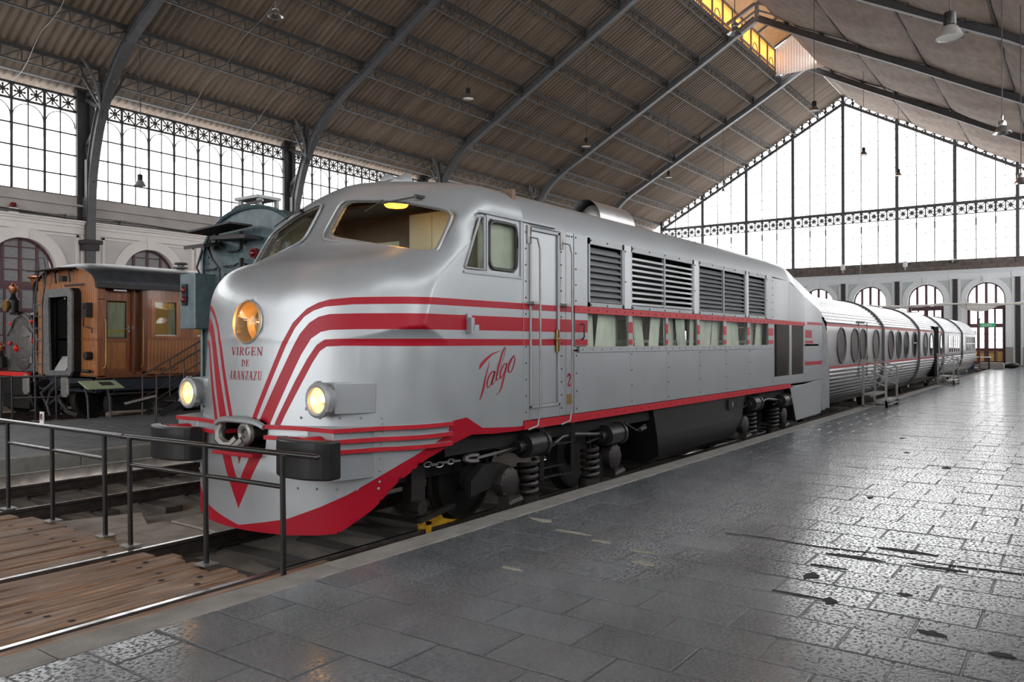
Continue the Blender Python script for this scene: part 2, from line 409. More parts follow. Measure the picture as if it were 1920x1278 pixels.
# ground and rails beyond that platform
b = MB(); b.box((XA, 18.5, -.7), (XE, YL+.3, -.4)); b.build('ground_far', MT['bed'], None, kind='structure')
track('railway_track', 20.3, -6, PEND-.2, 'railway track under the varnished wooden coach', sl0=1)
track('railway_track', 23.95, -6, PEND-.2, 'railway track under the small black steam engine', sl0=1)
b = MB(); b.box((XA, 27.6, -.5), (XE, YL+.2, 0)); b.build('floor', MT['bed'], None, kind='structure')

# dark repairs, a narrow smooth row and pale mortar smears in the paving
def blob(cx, cy, rx, ry, seed, n=11):
    rr = random.Random(seed); return [(cx+rx*math.cos(2*PI*i/n)*rr.uniform(.45, 1.1), cy+ry*math.sin(2*PI*i/n)*rr.uniform(.45, 1.1)) for i in range(n)]
MT['asphalt'] = mat('dark_filler', (.018, .018, .018), .8); MT['mortar'] = mat('pale_mortar', (.26, .25, .20), .8, var=.2, vscale=20)
for i, (cx, cy, rx, ry) in enumerate([(6.0, 1.62, .10, .06), (5.50, 1.36, .08, .05), (5.22, .72, .05, .10), (5.92, .98, .03, .05), (5.08, .36, .05, .07), (6.75, .9, .04, .22), (6.72, 1.45, .04, .26), (7.15, 1.2, .05, .25), (6.32, 1.6, .02, .18), (5.5, 1.6, .02, .2), (9.4, 1.9, .07, .04), (13.5, 2.2, .12, .05), (12.2, 1.5, .1, .06), (15.5, 2.6, .14, .06)]):
    b = MB(); b.prism(blob(cx, cy, rx, ry, i), 'xy', -.012, .0035); b.build('filler_patch', MT['asphalt'], floor)
for i, (cx, cy, rx, ry) in enumerate([(6.4, 4.25, .05, .16), (6.15, 3.75, .03, .22), (6.0, 3.35, .03, .16), (5.6, 2.75, .05, .12), (5.9, 2.9, .02, .16), (4.9, 3.5, .03, .12)]):
    b = MB(); b.prism(blob(cx, cy, rx, ry, 50+i), 'xy', -.012, .0032); b.build('mortar_smear', MT['mortar'], floor)
b = MB()
for i in range(26): b.box((6.90+.02*math.sin(i*.9), 2.6-.14*i, -.01), (6.915+.02*math.sin(i*.9)+.012*abs(math.sin(i*2.3)), 2.465-.14*i, .0034))
b.build('crack_line', MT['asphalt'], floor, kind='stuff')
# ================================================================== WALLS
def arch_poly(cx, w, zs, z0, n=14):
    """outline of an opening: straight to zs, then a half circle"""
    r = w/2
    return [(cx-r, z0)]+[(cx-r*math.cos(PI*i/n), zs+r*math.sin(PI*i/n)) for i in range(n+1)]+[(cx+r, z0)]

def wall_with_arches(name, plane, a0, a1, z0, z1, face, back, cents, w, zs, zb, m, pier_m=None):
    """wall of 'plane' ('xz' or 'yz') with arched openings cut between vertical strips"""
    b = MB()
    def P(a, z, t): return (a, t, z) if plane == 'xz' else (t, a, z)
    r = w/2; n = 16
    xs = [a0]
    for c in cents: xs += [c-r, c+r]
    xs.append(a1)
    for i in range(0, len(xs)-1, 2):
        if xs[i+1]-xs[i] > .01:
            b.add([P(xs[i], z0, face), P(xs[i+1], z0, face), P(xs[i+1], z1, face), P(xs[i], z1, face)], [(0, 1, 2, 3)])
    for c in cents:
        pts = [(c-r*math.cos(PI*k/n), zs+r*math.sin(PI*k/n)) for k in range(n+1)]
        for k in range(n):
            (xa, za), (xb, zb2) = pts[k], pts[k+1]
            b.add([P(xa, za, face), P(xb, zb2, face), P(xb, z1, face), P(xa, z1, face)], [(0, 1, 2, 3)])
        full = [(c-r, zb)]+pts+[(c+r, zb)]
        for k in range(len(full)-1):   # reveal
            (xa, za), (xb, zb2) = full[k], full[k+1]
            b.add([P(xa, za, face), P(xb, zb2, face), P(xb, zb2, back), P(xa, za, back)], [(0, 1, 2, 3)])
        if zb > z0+.01:
            b.add([P(c-r, z0, face), P(c+r, z0, face), P(c+r, zb, face), P(c-r, zb, face)], [(0, 1, 2, 3)])
    # outer skin
    b.add([P(a0, z0, back+(back-face)*.2), P(a1, z0, back+(back-face)*.2), P(a1, z1, back+(back-face)*.2), P(a0, z1, back+(back-face)*.2)], [(3, 2, 1, 0)]) if False else None
    return b.build(name, m, None, kind='structure')

def surround(plane, c, w, zs, zb, face, out, sw, parent, key=True):
    """raised stucco band round an arched opening, with keystone"""
    def P(a, z, t): return (a, t, z) if plane == 'xz' else (t, a, z)
    b = MB(); n = 18
    def ring(r, t): return [P(c-r, zb, t)]+[P(c-r*math.cos(PI*k/n), zs+r*math.sin(PI*k/n), t) for k in range(n+1)]+[P(c+r, zb, t)]
    ri, ro = w/2, w/2+sw; A, B, Cc, D = ring(ri, face), ring(ri, out), ring(ro, out), ring(ro, face); m = len(A)
    b.add(A+B+Cc+D, [(i+j*m, i+1+j*m, i+1+(j+1)*m, i+(j+1)*m) for j in range(3) for i in range(m-1)])
    o = b.build('arch_surround', MT['plaster_trim'] if plane == 'xz' else MT['end_trim'], parent)
    if key:
        k = MB(); o2 = out+(out-face)*1.0
        k.prism([(c-.13, zs+ri-.02), (c+.13, zs+ri-.02), (c+.20, zs+ro+.10), (c-.20, zs+ro+.10)], plane, face, o2); k.build('keystone', MT['plaster_trim'] if plane == 'xz' else MT['end_trim'], parent)

def arched_window(n, plane, c, w, zs, zb, t, glassm, framem, sgn, rows=4, inner=True, kind='window'):
    """joinery frame of an arched opening with panes; t = plane of the frame, sgn = side of the room"""
    root = empty('%s_%d' % (kind, n), (c, t, zb) if plane == 'xz' else (t, c, zb), kind='structure')
    def P(a, z, tt): return (a, tt, z) if plane == 'xz' else (tt, a, z)
    r = w/2; f = MB(); d = .05
    def BX(a0, a1, z0, z1, th=d): f.box(P(a0, z0, t-th), P(a1, z1, t+th))
    N = 16
    ro, ri = r+.01, r-.09
    A = [(c-ro*math.cos(PI*k/N), zs+ro*math.sin(PI*k/N)) for k in range(N+1)]; B = [(c-ri*math.cos(PI*k/N), zs+ri*math.sin(PI*k/N)) for k in range(N+1)]
    for k in range(N): f.prism([A[k], A[k+1], B[k+1], B[k]], plane, t-d, t+d)
    BX(c-r, c-r+.09, zb, zs); BX(c+r-.09, c+r, zb, zs)
    q = w/4
    xs = [c-q, c, c+q] if inner else []
    for xx in xs:
        zt = zs+math.sqrt(max(0, ri*ri-(xx-c)**2))
        hw = (.055 if xx == c else .05)*(1 if rows else 1.6)
        BX(xx-hw, xx+hw, zs-.45, zt+.03)
    BX(c-r, c+r, zs-.62, zs-.42, .07)                      # transom at the springing
    f.build('frame', framem, root)
    # panes of the fanlight
    for i, (x0, x1) in enumerate(((c-r+.08, c-q-.05), (c-q+.05, c-.055), (c+.055, c+q-.05), (c+q+.05, c+r-.08))):
        zz = [(x, zs+math.sqrt(max(0, (ri+.01)**2-(x-c)**2))) for x in np.linspace(x0, x1, 5)]
        poly = [(x0, zs-.42)]+[(x1, zs-.42)]+zz[::-1]
        p = MB(); p.prism(poly, plane, t-.006, t+.006); p.build('pane', glassm[i % len(glassm)], root)
    bars = MB()
    if rows:
        for k in range(1, rows):
            z = zs-.42+k*.42
            if z < zs+r-.25:
                hw = math.sqrt(max(0, ri*ri-max(0, z-zs)**2))
                bars.box(P(c-min(hw, q+.05), z-.02, t-d-.03*0), P(c+min(hw, q+.05), z+.02, t+sgn*.075))
        if bars.v: bars.build('glazing_bar', framem, root)
    return root, P

MT['end_trim'] = mat('white_stucco', (.70, .73, .75), .8, var=.03)
# ---------------- left wall
LW = 31.5
arches = [3.5+4.9*i for i in range(-8, 13)]
arches = [a for a in arches if XA+1.5 < a < XE-1.5]
AW, AZS = 2.35, 4.42
wl = wall_with_arches('wall_left', 'xz', XA, XE, -.5, 6.2, LW, LW+.35, [], AW, AZS, -.5, MT['plaster']) if False else None
vis_arch = [a for a in arches if 8 < a < 30]
wl = wall_with_arches('wall_left', 'xz', XA, XE, -.5, 6.25, LW, LW+.4, vis_arch, AW, AZS, -.5, MT['plaster'])
ORG[wl.name] = Vector((0, 0, 0))
wn = 1
for a in vis_arch:
    surround('xz', a, AW, AZS, 0.0, LW, LW-.07, .40, wl)
    root, P = arched_window(wn, 'xz', a, AW, AZS, 0, LW+.22, [MT['rough_glass'], MT['rough_glass'], MT['rough_glass'], MT['rough_glass']], MT['maroon'], -1)
    wn += 1
    f = MB(); t = LW+.22                                   # doors under the fanlight: rails, stiles and panels
    for x0, x1 in ((a-1.1, a-.98), (a-.06, a+.06), (a+.98, a+1.1), (a-.55, a-.48), (a+.48, a+.55)): f.box((x0, t-.05, 0), (x1, t+.05, 3.8))
    for z0, z1 in ((0, .35), (1.0, 1.15), (2.85, 3.02), (3.7, 3.86)): f.box((a-1.1, t-.045, z0), (a+1.1, t+.045, z1))
    f.box((a-1.1, t-.01, .3), (a+1.1, t+.02, 1.05)); f.build('door_leaf', MT['maroon'], root)
    for x0, x1 in ((a-.98, a-.55), (a-.48, a-.06), (a+.06, a+.48), (a+.55, a+.98)):
        for z0, z1 in ((1.15, 2.0), (2.05, 2.85), (3.02, 3.7)):
            p = MB(); p.box((x0, t-.006, z0), (x1, t+.006, z1)); p.build('pane', MT['rough_glass'], root)
    f = MB()
    for x0, x1 in ((a-.98, a-.06), (a+.06, a+.98)): f.box((x0, t-.03, 2.0), (x1, t+.03, 2.05))
    f.build('glazing_bar', MT['maroon'], root)
# stucco panel frames, cornice, ledge
tr = MB()
for a in vis_arch:
    for s in (-1, 1):
        tr.box((a+s*1.95-.05, LW-.05, 0), (a+s*1.95+.05, LW+.01, 5.88)); tr.box((a+s*2.2-.10, LW-.09, 0), (a+s*2.2+.10, LW+.01, 6.0))
    tr.box((a-2.0, LW-.05, 5.80), (a+2.0, LW+.01, 5.88))
tr.build('panel_moulding', MT['plaster_trim'], wl)
for a in vis_arch[:-1]:
    if min(abs(a+2.45-t) for t in (5.8, 15.6, 25.4)) > 1: b = MB(); b.box((a+2.45-.13, LW-.12, 0), (a+2.45+.13, LW+.01, 5.9)); setp(b.build('trim_column', MT['iron_dark'], None), kind='structure')
co = MB()
for y, z0, z1 in ((.10, 5.92, 6.16), (.16, 6.16, 6.28), (.24, 6.28, 6.36), (.32, 6.36, 6.42)): co.box((XA, LW-y, z0), (XE, LW+.05, z1))
setp(co.build('trim_1', MT['plaster_trim'], None), kind='structure')
le = MB(); le.box((XA, LW+.0, 6.42), (XE, LW+.4, 7.0)); le.box((XA, LW-.12, 6.98), (XE, LW+.4, 7.06)); le.box((XA, LW+.02, 7.06), (XE, LW+.4, 7.36))
MT['ledge_l'] = mat('ledge_plaster', (.40, .365, .35), .85, var=.1, vscale=1.5)
setp(le.build('trim_2', MT['ledge_l'], None), kind='structure')
cb = MB()
for k in range(3):
    pts = [(x, LW-.30-.02*k, 6.46+.05*k+.03*math.sin(x*1.1+k)) for x in np.linspace(4, 45, 70)]
    cb.tube(pts, .016, 5)
setp(cb.build('cable_run', MT['iron_dark'], None), 'three dark cables run along the ledge over the cream arches', 'cables')
for x, l in ((14.9, 'small grey junction box on the cable run left of the near iron rib'), (17.0, 'small grey junction box on the cable run just right of the near iron rib'), (21.2, 'small grey junction box on the cable run over the dark blue tender')):
    b = MB(); b.cbox((x, LW-.10, 6.54), (.26, .16, .22)); b.tube([(x-.13, LW-.12, 6.58), (x-.3, LW-.10, 6.62), (x-.45, LW-.08, 6.52)], .02, 6); setp(b.build('junction_box', MT['steel'], None, bevel=.01), l, 'box')
be = empty('warning_beacon', (12.95, LW-.11, 6.43), 'red domed warning beacon on a white box on the left wall ledge', 'beacon')
b = MB(); b.cbox((12.95, LW-.11, 6.53), (.30, .2, .20)); b.build('base', MT['white'], be, bevel=.02)
b = MB(); b.lathe([(.11, 0), (.11, .10), (.08, .18), (0.0, .20)], (12.95, LW-.12, 6.63), n=14); b.build('dome', MT['signal_red'], be, smooth=True)

# ---------------- ornamental frieze and clerestory glazing (along X or Y)
def frieze(b, P, a0, a1, z0, z1, n, th=.035, ros=True):
    """row of X braced squares with a spiked rosette in each"""
    w = (a1-a0)/n
    b.box(P(a0, z1-.05, -.06), P(a1, z1+.03, .06)); b.box(P(a0, z0-.05, -.06), P(a1, z0+.02, .06))
    def strip(p, q, h):
        p = np.array(p); q = np.array(q); d = q-p; d = d/np.linalg.norm(d); nn = np.array((-d[1], d[0]))*h
        b.prism([tuple(p-nn), tuple(q-nn), tuple(q+nn), tuple(p+nn)], 'xy', -.012, .012) if False else None
        c = [tuple(p-nn), tuple(q-nn), tuple(q+nn), tuple(p+nn)]
        vs = [P(x, z, -.015) for x, z in c]+[P(x, z, .015) for x, z in c]
        b.add(vs, [(3, 2, 1, 0), (4, 5, 6, 7), (0, 1, 5, 4), (1, 2, 6, 5), (2, 3, 7, 6), (3, 0, 4, 7)])
    for i in range(n):
        x0, x1 = a0+i*w, a0+(i+1)*w; c = (x0+x1)/2; zc = (z0+z1)/2; h = (z1-z0)/2
        strip((x0, z0), (x1, z1), .014*th/.035); strip((x0, z1), (x1, z0), .014*th/.035)
        if i: strip((x0, z0), (x0, z1), (.02 if i % 2 else .032)*th/.035)
        if ros:
            k = 8; pts = [(c+.085*max(1, th/.05)*math.cos(2*PI*j/k), zc+.085*max(1, th/.05)*math.sin(2*PI*j/k)) for j in range(k)]
            vs = [P(x, z, -.03) for x, z in pts]+[P(x, z, .03) for x, z in pts]
            b.add(vs, [tuple(range(k-1, -1, -1)), tuple(range(k, 2*k))]+[(j, (j+1) % k, k+(j+1) % k, k+j) for j in range(k)])
            for ang in (0, PI/2, PI, 1.5*PI):
                d = np.array((math.cos(ang), math.sin(ang))); m = min(w/2, h)
                strip(np.array((c, zc))+d*.05, np.array((c, zc))+d*m*.72, .014*th/.035)
                strip(np.array((c, zc))+d*m*.50, np.array((c, zc))+d*m*.60, .04*max(1, th/.05))

def clerestory(n, y, x0, x1, sgn, detailed=True):
    """one bay of arched clerestory glazing on a side wall"""
    root = empty('window_%d' % n, (x0, y, 7.36), kind='structure')
    P = lambda a, z, t: (a, y+t, z)
    zb, zt, zf = 7.36, 10.62, 11.22
    b = MB(); np_ = 8; w = (x1-x0)/np_
    frieze(b, P, x0, x1, zf-.57, zf, 16, th=.05, ros=detailed)
    b.build('frieze', MT['iron_dark'], root)
    m0 = None; t0 = None
    for i in range(1, np_):
        q = MB(); xx = x0+i*w
        q.box(P(xx-.04, zb, -.04), P(xx+.04, zt, .04)); q.box(P(xx-.04, zt-1.15, -.05), P(xx+.04, zt-.55, .05)); q.build('mullion', MT['iron_dark'], root)
    q = MB(); q.box(P(x0, zb, -.05), P(x1, zb+.05, .05)); q.build('sill_bar', MT['iron_dark'], root)
    if detailed:
        fine = MB()
        for i in range(np_):
            cx = x0+(i+.5)*w
            fine.box(P(cx-.019, zb, -.02), P(cx+.019, zt, .02))
            r = w/2-.03; N = 12
            pts = [(cx-r*math.cos(PI*k/N), zt-.62+r*math.sin(PI*k/N)) for k in range(N+1)]
            for k in range(N):
                fine.bar(P(*pts[k], 0), P(*pts[k+1], 0), .03, .038, up=(0, 1, 0))
        for k in range(1, 4):
            z = zb+k*.80; fine.box(P(x0, z-.027, -.02), P(x1, z+.027, .02))
            for i in range(np_*2): fine.cbox(P(x0+i*w/2, z, 0), (.06, .06, .06))
        fine.build('glazing_bars', MT['iron_dark'], root)
        g0 = MB(); g0.box(P(x0+.004, zb+.004, -.004), P(x0+w/2-.004, zb+.80-.004, .004)); first = g0.build('pane', MT['frosted'], root)
        g1 = MB(); g1.box(P(x0+.004, zb+2.4+.004, -.004), P(x0+w/2-.004, zt, .004)); top = g1.build('pane', MT['frosted'], root)
        for i in range(np_*2):
            for k in range(4):
                if (i, k) in ((0, 0), (0, 3)): continue
                inst(top if k == 3 else first, root, (i*w/2, 0, 0 if k == 3 else k*.80))
    else:
        g0 = MB(); g0.box(P(x0, zb, -.004), P(x1, zt, .004)); g0.build('pane', MT['frosted'], root)
    g2 = MB(); g2.box(P(x0, zt, .02), P(x1, zf+.02, .028)); g2.build('frieze_pane', MT['frosted'], root)
TX = [-33.4, -23.6, -13.8, -4.0, 5.8, 15.6, 25.4, 35.2, 45.0, 54.8]
CY = LW+.12
for i, (a, b2) in enumerate(zip(TX, TX[1:]+[XE])):
    clerestory(20+i, CY, a+.34, b2-.34, -1, detailed=(5 < a < 50))
    clerestory(40+i, YR-.12, a+.34, b2-.34, 1, detailed=False)
# posts between the clerestory bays
for a in TX:
    for y in (CY, YR-.12):
        if y > 0 and a > 0:
            b = MB(); b.box((a-.34, y-.14, 6.4), (a-.14, y+.14, 11.5)); b.box((a+.14, y-.14, 6.4), (a+.34, y+.14, 11.5)); b.box((a-.14, y+.0, 6.4), (a+.14, y+.1, 11.5))
            setp(b.build('trim_post', MT['iron_dark'], None), kind='structure')
        else:
            b = MB(); b.box((a-.34, y-.14, 6.4), (a+.34, y+.14, 11.5)); setp(b.build('trim_post', MT['iron_dark'], None), kind='structure')
# ---------------- right wall and the end behind the camera (unseen, plain; openings added for daylight)
b = MB(); b.box((XA, YR-.4, -.5), (XE, YR, 1.0)); b.box((XA, YR-.4, 6.6), (XE, YR, 7.36))
b.box((XA, YR-.4, 1.0), (XE, YR, 2.6)); b.box((XA, YR-.4, 5.4), (XE, YR, 6.6))
for x in np.arange(XA, XE, 4.9): b.box((x-1.3, YR-.4, 2.6), (x+1.3, YR, 5.4))
b.build('wall_right', MT['plaster'], None, kind='structure')
b = MB(); b.add([(XA, YR-.2, 2.6), (XE, YR-.2, 2.6), (XE, YR-.2, 5.4), (XA, YR-.2, 5.4)], [(0, 1, 2, 3)]); b.build('window_61', MT['frosted'], None, kind='structure')  # unseen glazing added so daylight reaches the near side of the train
b = MB(); b.box((XA-.3, YR-.4, -.5), (XA, LW+.4, 1.2)); b.build('wall_back', MT['plaster'], None, kind='structure')
b = MB(); b.add([(XA-.1, YR, 1.2), (XA-.1, LW, 1.2), (XA-.1, LW, 11.4), (XA-.1, 15, 20.8), (XA-.1, YR, 11.4)], [(0, 1, 2, 3, 4)]); b.build('window_60', MT['frosted'], None, kind='structure')  # unseen end glazed almost full height to let in more daylight
portal('portal_back', (XA-.8, 15, 10.5), (0, -PI/2, 0), 19, 33)

# ---------------- end wall
EX = XE
marc = [15.0+3.8*(k+.5) for k in range(-5, 4)]
marc = [m for m in marc if 0 < m < 31]
EW, EZS, EZB = 2.34, 4.75, 0.15
we = wall_with_arches('wall_end', 'yz', YR-.4, LW+.4, -.5, 6.95, EX, EX+.5, marc, EW, EZS, -.5, MT['plaster_end'])
ORG[we.name] = Vector((0, 0, 0))
tre = MB()
for i, c in enumerate(sorted(marc)):
    surround('yz', c, EW, EZS, 0.0, EX, EX-.09, .38, we)
    clear = [MT['dark_glass'] if False else MT['frosted']]
    root, P = arched_window(i+1, 'yz', c, EW, EZS, 0, EX+.25, clear, MT['maroon'], -1, rows=0, kind='door')
    f = MB(); t = EX+.25
    for a0, a1 in ((c-1.12, c-.97), (c-.14, c+.14), (c+.97, c+1.12)): f.box((t-.05, a0, 0), (t+.05, a1, 4.2))
    for a0, a1 in ((c-.58, c-.46), (c+.46, c+.58)): f.box((t-.05, a0, 0.1), (t+.05, a1, 4.2))
    for z0, z1 in ((.1, .35), (1.05, 1.28), (2.72, 3.0), (4.0, 4.2)): f.box((t-.045, c-1.1, z0), (t+.045, c+1.1, z1))
    f.build('door_leaf', MT['maroon'], root)
    f = MB()
    for z in (1.78, 2.26): f.box((t-.03, c-1.0, z-.02), (t+.03, c+1.0, z+.02))
    f.build('glazing_bar', MT['maroon'], root)
    for a0, a1 in ((c-1.0, c-.55), (c-.48, c-.09), (c+.09, c+.48), (c+.55, c+1.0)):
        for z0, z1 in ((1.28, 1.76), (1.80, 2.24), (2.28, 2.72), (3.0, 4.0)):
            p = MB(); p.box((t-.006, a0, z0), (t+.006, a1, z1)); p.build('pane', MT['frosted'], root)
        p = MB(); p.box((t-.02, a0, .35), (t+.01, a1, 1.05)); p.build('door_panel', MT.setdefault('ochre', mat('ochre_panel', (.52, .33, .10), .6, var=.1)), root)
    for s in (-1, 1):
        tre.box((EX-.07, c+s*1.62-.06, 0), (EX+.01, c+s*1.62+.06, 5.85+.35)); 
    tre.box((EX-.05, c-1.62, 6.14), (EX+.01, c+1.62, 6.22))
for k in range(-4, 5):
    y = 15+3.8*k
    tre.box((EX-.06, y+.16, 0), (EX+.01, y+.28, 6.2)); tre.box((EX-.06, y-.28, 0), (EX+.01, y-.16, 6.2))
    c = MB(); c.box((EX-.14, y-.14, 0), (EX-.0, y+.14, 6.2)); setp(c.build('trim_column', MT['iron_dark'], None), kind='structure')
tre.build('pilaster_moulding', MT['end_trim'], we)
co = MB()
for x, z0, z1 in ((.08, 6.22, 6.62), (.16, 6.62, 6.75), (.26, 6.75, 6.86)): co.box((EX-x, YR, z0), (EX+.05, LW, z1))
for k in range(-4, 5): co.box((EX-.13, 15+3.8*k-.35, 6.22), (EX-.0, 15+3.8*k+.35, 6.72))
setp(co.build('trim_3', MT['end_trim'], None), kind='structure')
cl = MB(); cl.box((EX-.30, YR, 6.86), (EX+.3, LW, 7.14)); cl.box((EX-.02, YR, 7.14), (EX+.3, LW, 7.62))
setp(cl.build('trim_4', MT['concrete'], None), kind='structure')
sp = MB()
for k in range(-4, 5):
    y = 15+3.8*k
    sp.box((EX-.10, y+.28, 0), (EX, y+.72, 1.35)); sp.box((EX-.10, y-.72, 0), (EX, y-.28, 1.35))
sp.build('plinth', MT['stone_plinth'], we)
st = MB(); st.box((EX-1.0, YR, -.05), (EX+.6, LW-4, .12)); setp(st.build('floor_step', MT['kerb'], None), kind='structure')
# great gable window
def roofz(y): return RIDGE_Z-.55-abs(y-RIDGE_Y)*.557
def rz_low(y): return roofz(y)-.62
bay = 0
P = lambda a, z, t: (EX+.05+t, a, z)
for k in range(-4, 5):
    y = 15+3.8*k
    b = MB(); b.box(P(y-.11, 7.3, -.12), P(y+.11, roofz(y)+.1, .12)); setp(b.build('trim_mullion', MT['iron'], None), kind='structure')
for k in range(-4, 4):
    y0, y1 = 15+3.8*k+.11, 15+3.8*(k+1)-.11
    root = empty('window_%d' % (70+k+4), (EX, y0, 7.6), kind='structure')
    b = MB(); b.box(P(y0, 11.60, -.10), P(y1, 11.75, .10)); frieze(b, P, y0, y1, 10.86, 11.58, 6, th=.085); b.build('frieze', MT['iron'], root)
    # raking band of round openings under the roof
    b = MB(); zl0, zl1 = rz_low(y0), rz_low(y1)
    b.bar(P(y0, zl0, 0), P(y1, zl1, 0), .20, .20, up=(1, 0, 0)); b.bar(P(y0, roofz(y0)+.06, 0), P(y1, roofz(y1)+.06, 0), .16, .10, up=(1, 0, 0))
    nq = 6
    for i in range(nq):
        yc = y0+(i+.5)*(y1-y0)/nq; zc = (rz_low(yc)+roofz(yc))/2; R = .27
        pts = [P(yc+(R+.035*math.cos(8*t))*math.cos(t), zc+(R+.035*math.cos(8*t))*math.sin(t), 0) for t in np.linspace(0, 2*PI, 25)]
        b.tube(pts, .05, 4, cap=False)
        ye = y0+i*(y1-y0)/nq
        if i: b.bar(P(ye, rz_low(ye), 0), P(ye, roofz(ye), 0), .10, .08, up=(1, 0, 0))
        for s in (-1, 1): b.bar(P(yc+s*.30, zc+.05, 0), P(ye+(s+1)/2*(y1-y0)/nq, zc+.05, 0), .09, .10, up=(1, 0, 0))
    b.build('rose_band', MT['iron'], root)
    b = MB(); w = (y1-y0)/3
    for i in (1, 2):
        yy = y0+i*w; b.box(P(yy-.032, 7.6, -.03), P(yy+.032, rz_low(yy), .03)); b.box(P(yy-.05, 10.0, -.04), P(yy+.05, 10.5, .04))
    b.build('glazing_mullions', MT['iron'], root)
    b = MB()
    zr = [8.25+.72*i for i in range(0, 22)]
    for z in zr:
        if z > max(zl0, zl1): break
        ya, yb = y0, y1
        for yy in np.linspace(y0, y1, 7)[:-1]:
            if z < rz_low(yy+.3)-.1: b.box(P(yy, z-.012, -.02), P(yy+(y1-y0)/6, z+.012, .02)); b.cbox(P(yy, z, 0), (.05, .07, .07))
    b.build('glazing_bars', MT['iron'], root)
    zz = [7.6, 9.2, 10.8, 11.7, 13.2, 14.7, 16.2, 17.7, 19.2, 20.8]
    for i in range(3):
        ya, yb = y0+i*w+.005, y0+(i+1)*w-.005
        for za, zb in zip(zz[:-1], zz[1:]):
            ta, tb = min(zb, rz_low(ya)), min(zb, rz_low(yb))
            if max(ta, tb) <= za+.02: continue
            poly = [(ya, za+.004), (yb, za+.004), (yb, max(tb, za+.01)-.004), (ya, max(ta, za+.01)-.004)]
            p = MB(); p.prism(poly, 'yz', EX+.05-.004, EX+.05+.004); p.build('pane', MT['frosted'], root)
    p = MB(); p.prism([(y0, zl0), (y1, zl1), (y1, roofz(y1)), (y0, roofz(y0))], 'yz', EX+.16, EX+.168); p.build('rose_pane', MT['frosted'], root)
# devices on the end ledge
for y, l in ((10.6, 'small white box on the concrete ledge of the end wall'), (14.95, 'tall white conduit box on the end wall ledge under the gable mullion')):
    b = MB(); b.cbox((EX-.34, y, 7.45), (.12, .30, .42)); b.cbox((EX-.41, y, 7.5), (.03, .12, .08)); b.cbox((EX-.36, y, 7.18), (.05, .05, .3)); setp(b.build('wall_box', MT['white'], None, bevel=.01), l, 'box')
al = empty('alarm_lamp', (EX-.35, 7.5, 7.3), 'twin round emergency lamps on the ledge at a gable mullion', 'lamp')
b = MB(); b.cbox((EX-.30, 7.5, 7.52), (.14, .34, .22)); b.build('case', MT['white'], al, bevel=.02)
for s in (-1, 1):
    b = MB(); b.cyl((EX-.36, 7.5+s*.15, 7.46), (EX-.46, 7.5+s*.15, 7.44), .10, 12); b.build('lamp_head', MT['iron_dark'], al)
# exit sign over the door
es = empty('exit_sign', (EX-.02, 5.2, 2.82), 'green exit sign over the glazed door in the end wall', 'sign')
MT['green'] = mat('sign_green', (.03, .33, .13), .5, emit=.25)
b = MB(); b.box((EX+.15, 4.95, 2.76), (EX+.19, 5.95, 3.04)); b.build('panel', MT['green'], es)
def stroke_text(b, glyphs, place, hgt, gap=.18):
    """flat lettering: glyphs are stroke lists in a unit box; place(u, v) -> point, strokes become thin ribbons"""
    u = 0
    for ch in glyphs:
        if ch == ' ': u += .5; continue
        w, strokes = FONT[ch]
        for pts, *th in strokes:
            tw = th if th else [.10]
            for k in range(len(pts)-1):
                p = np.array(pts[k], float); q = np.array(pts[k+1], float); d = q-p; L = np.linalg.norm(d); d = d/(L+1e-9); n = np.array((-d[1], d[0]))
                t0 = tw[min(k, len(tw)-1)]/2; t1 = tw[min(k+1, len(tw)-1)]/2
                e = .25*min(t0, t1)
                c = [p-d*e-n*t0, q+d*e-n*t1, q+d*e+n*t1, p-d*e+n*t0]
                b.add([place((u+x)*hgt, y*hgt) for x, y in c], [(0, 1, 2, 3)])
        u += w+gap
    return (u-gap)*hgt
def _arc(cx, cy, rx, ry, a0, a1, n=10): return [(cx+rx*math.cos(a0+(a1-a0)*i/n), cy+ry*math.sin(a0+(a1-a0)*i/n)) for i in range(n+1)]
TK, TN, SF = .14, .06, .05
def _sf(x, y, w=.2): return ([(x-w/2, y), (x+w/2, y)], SF)
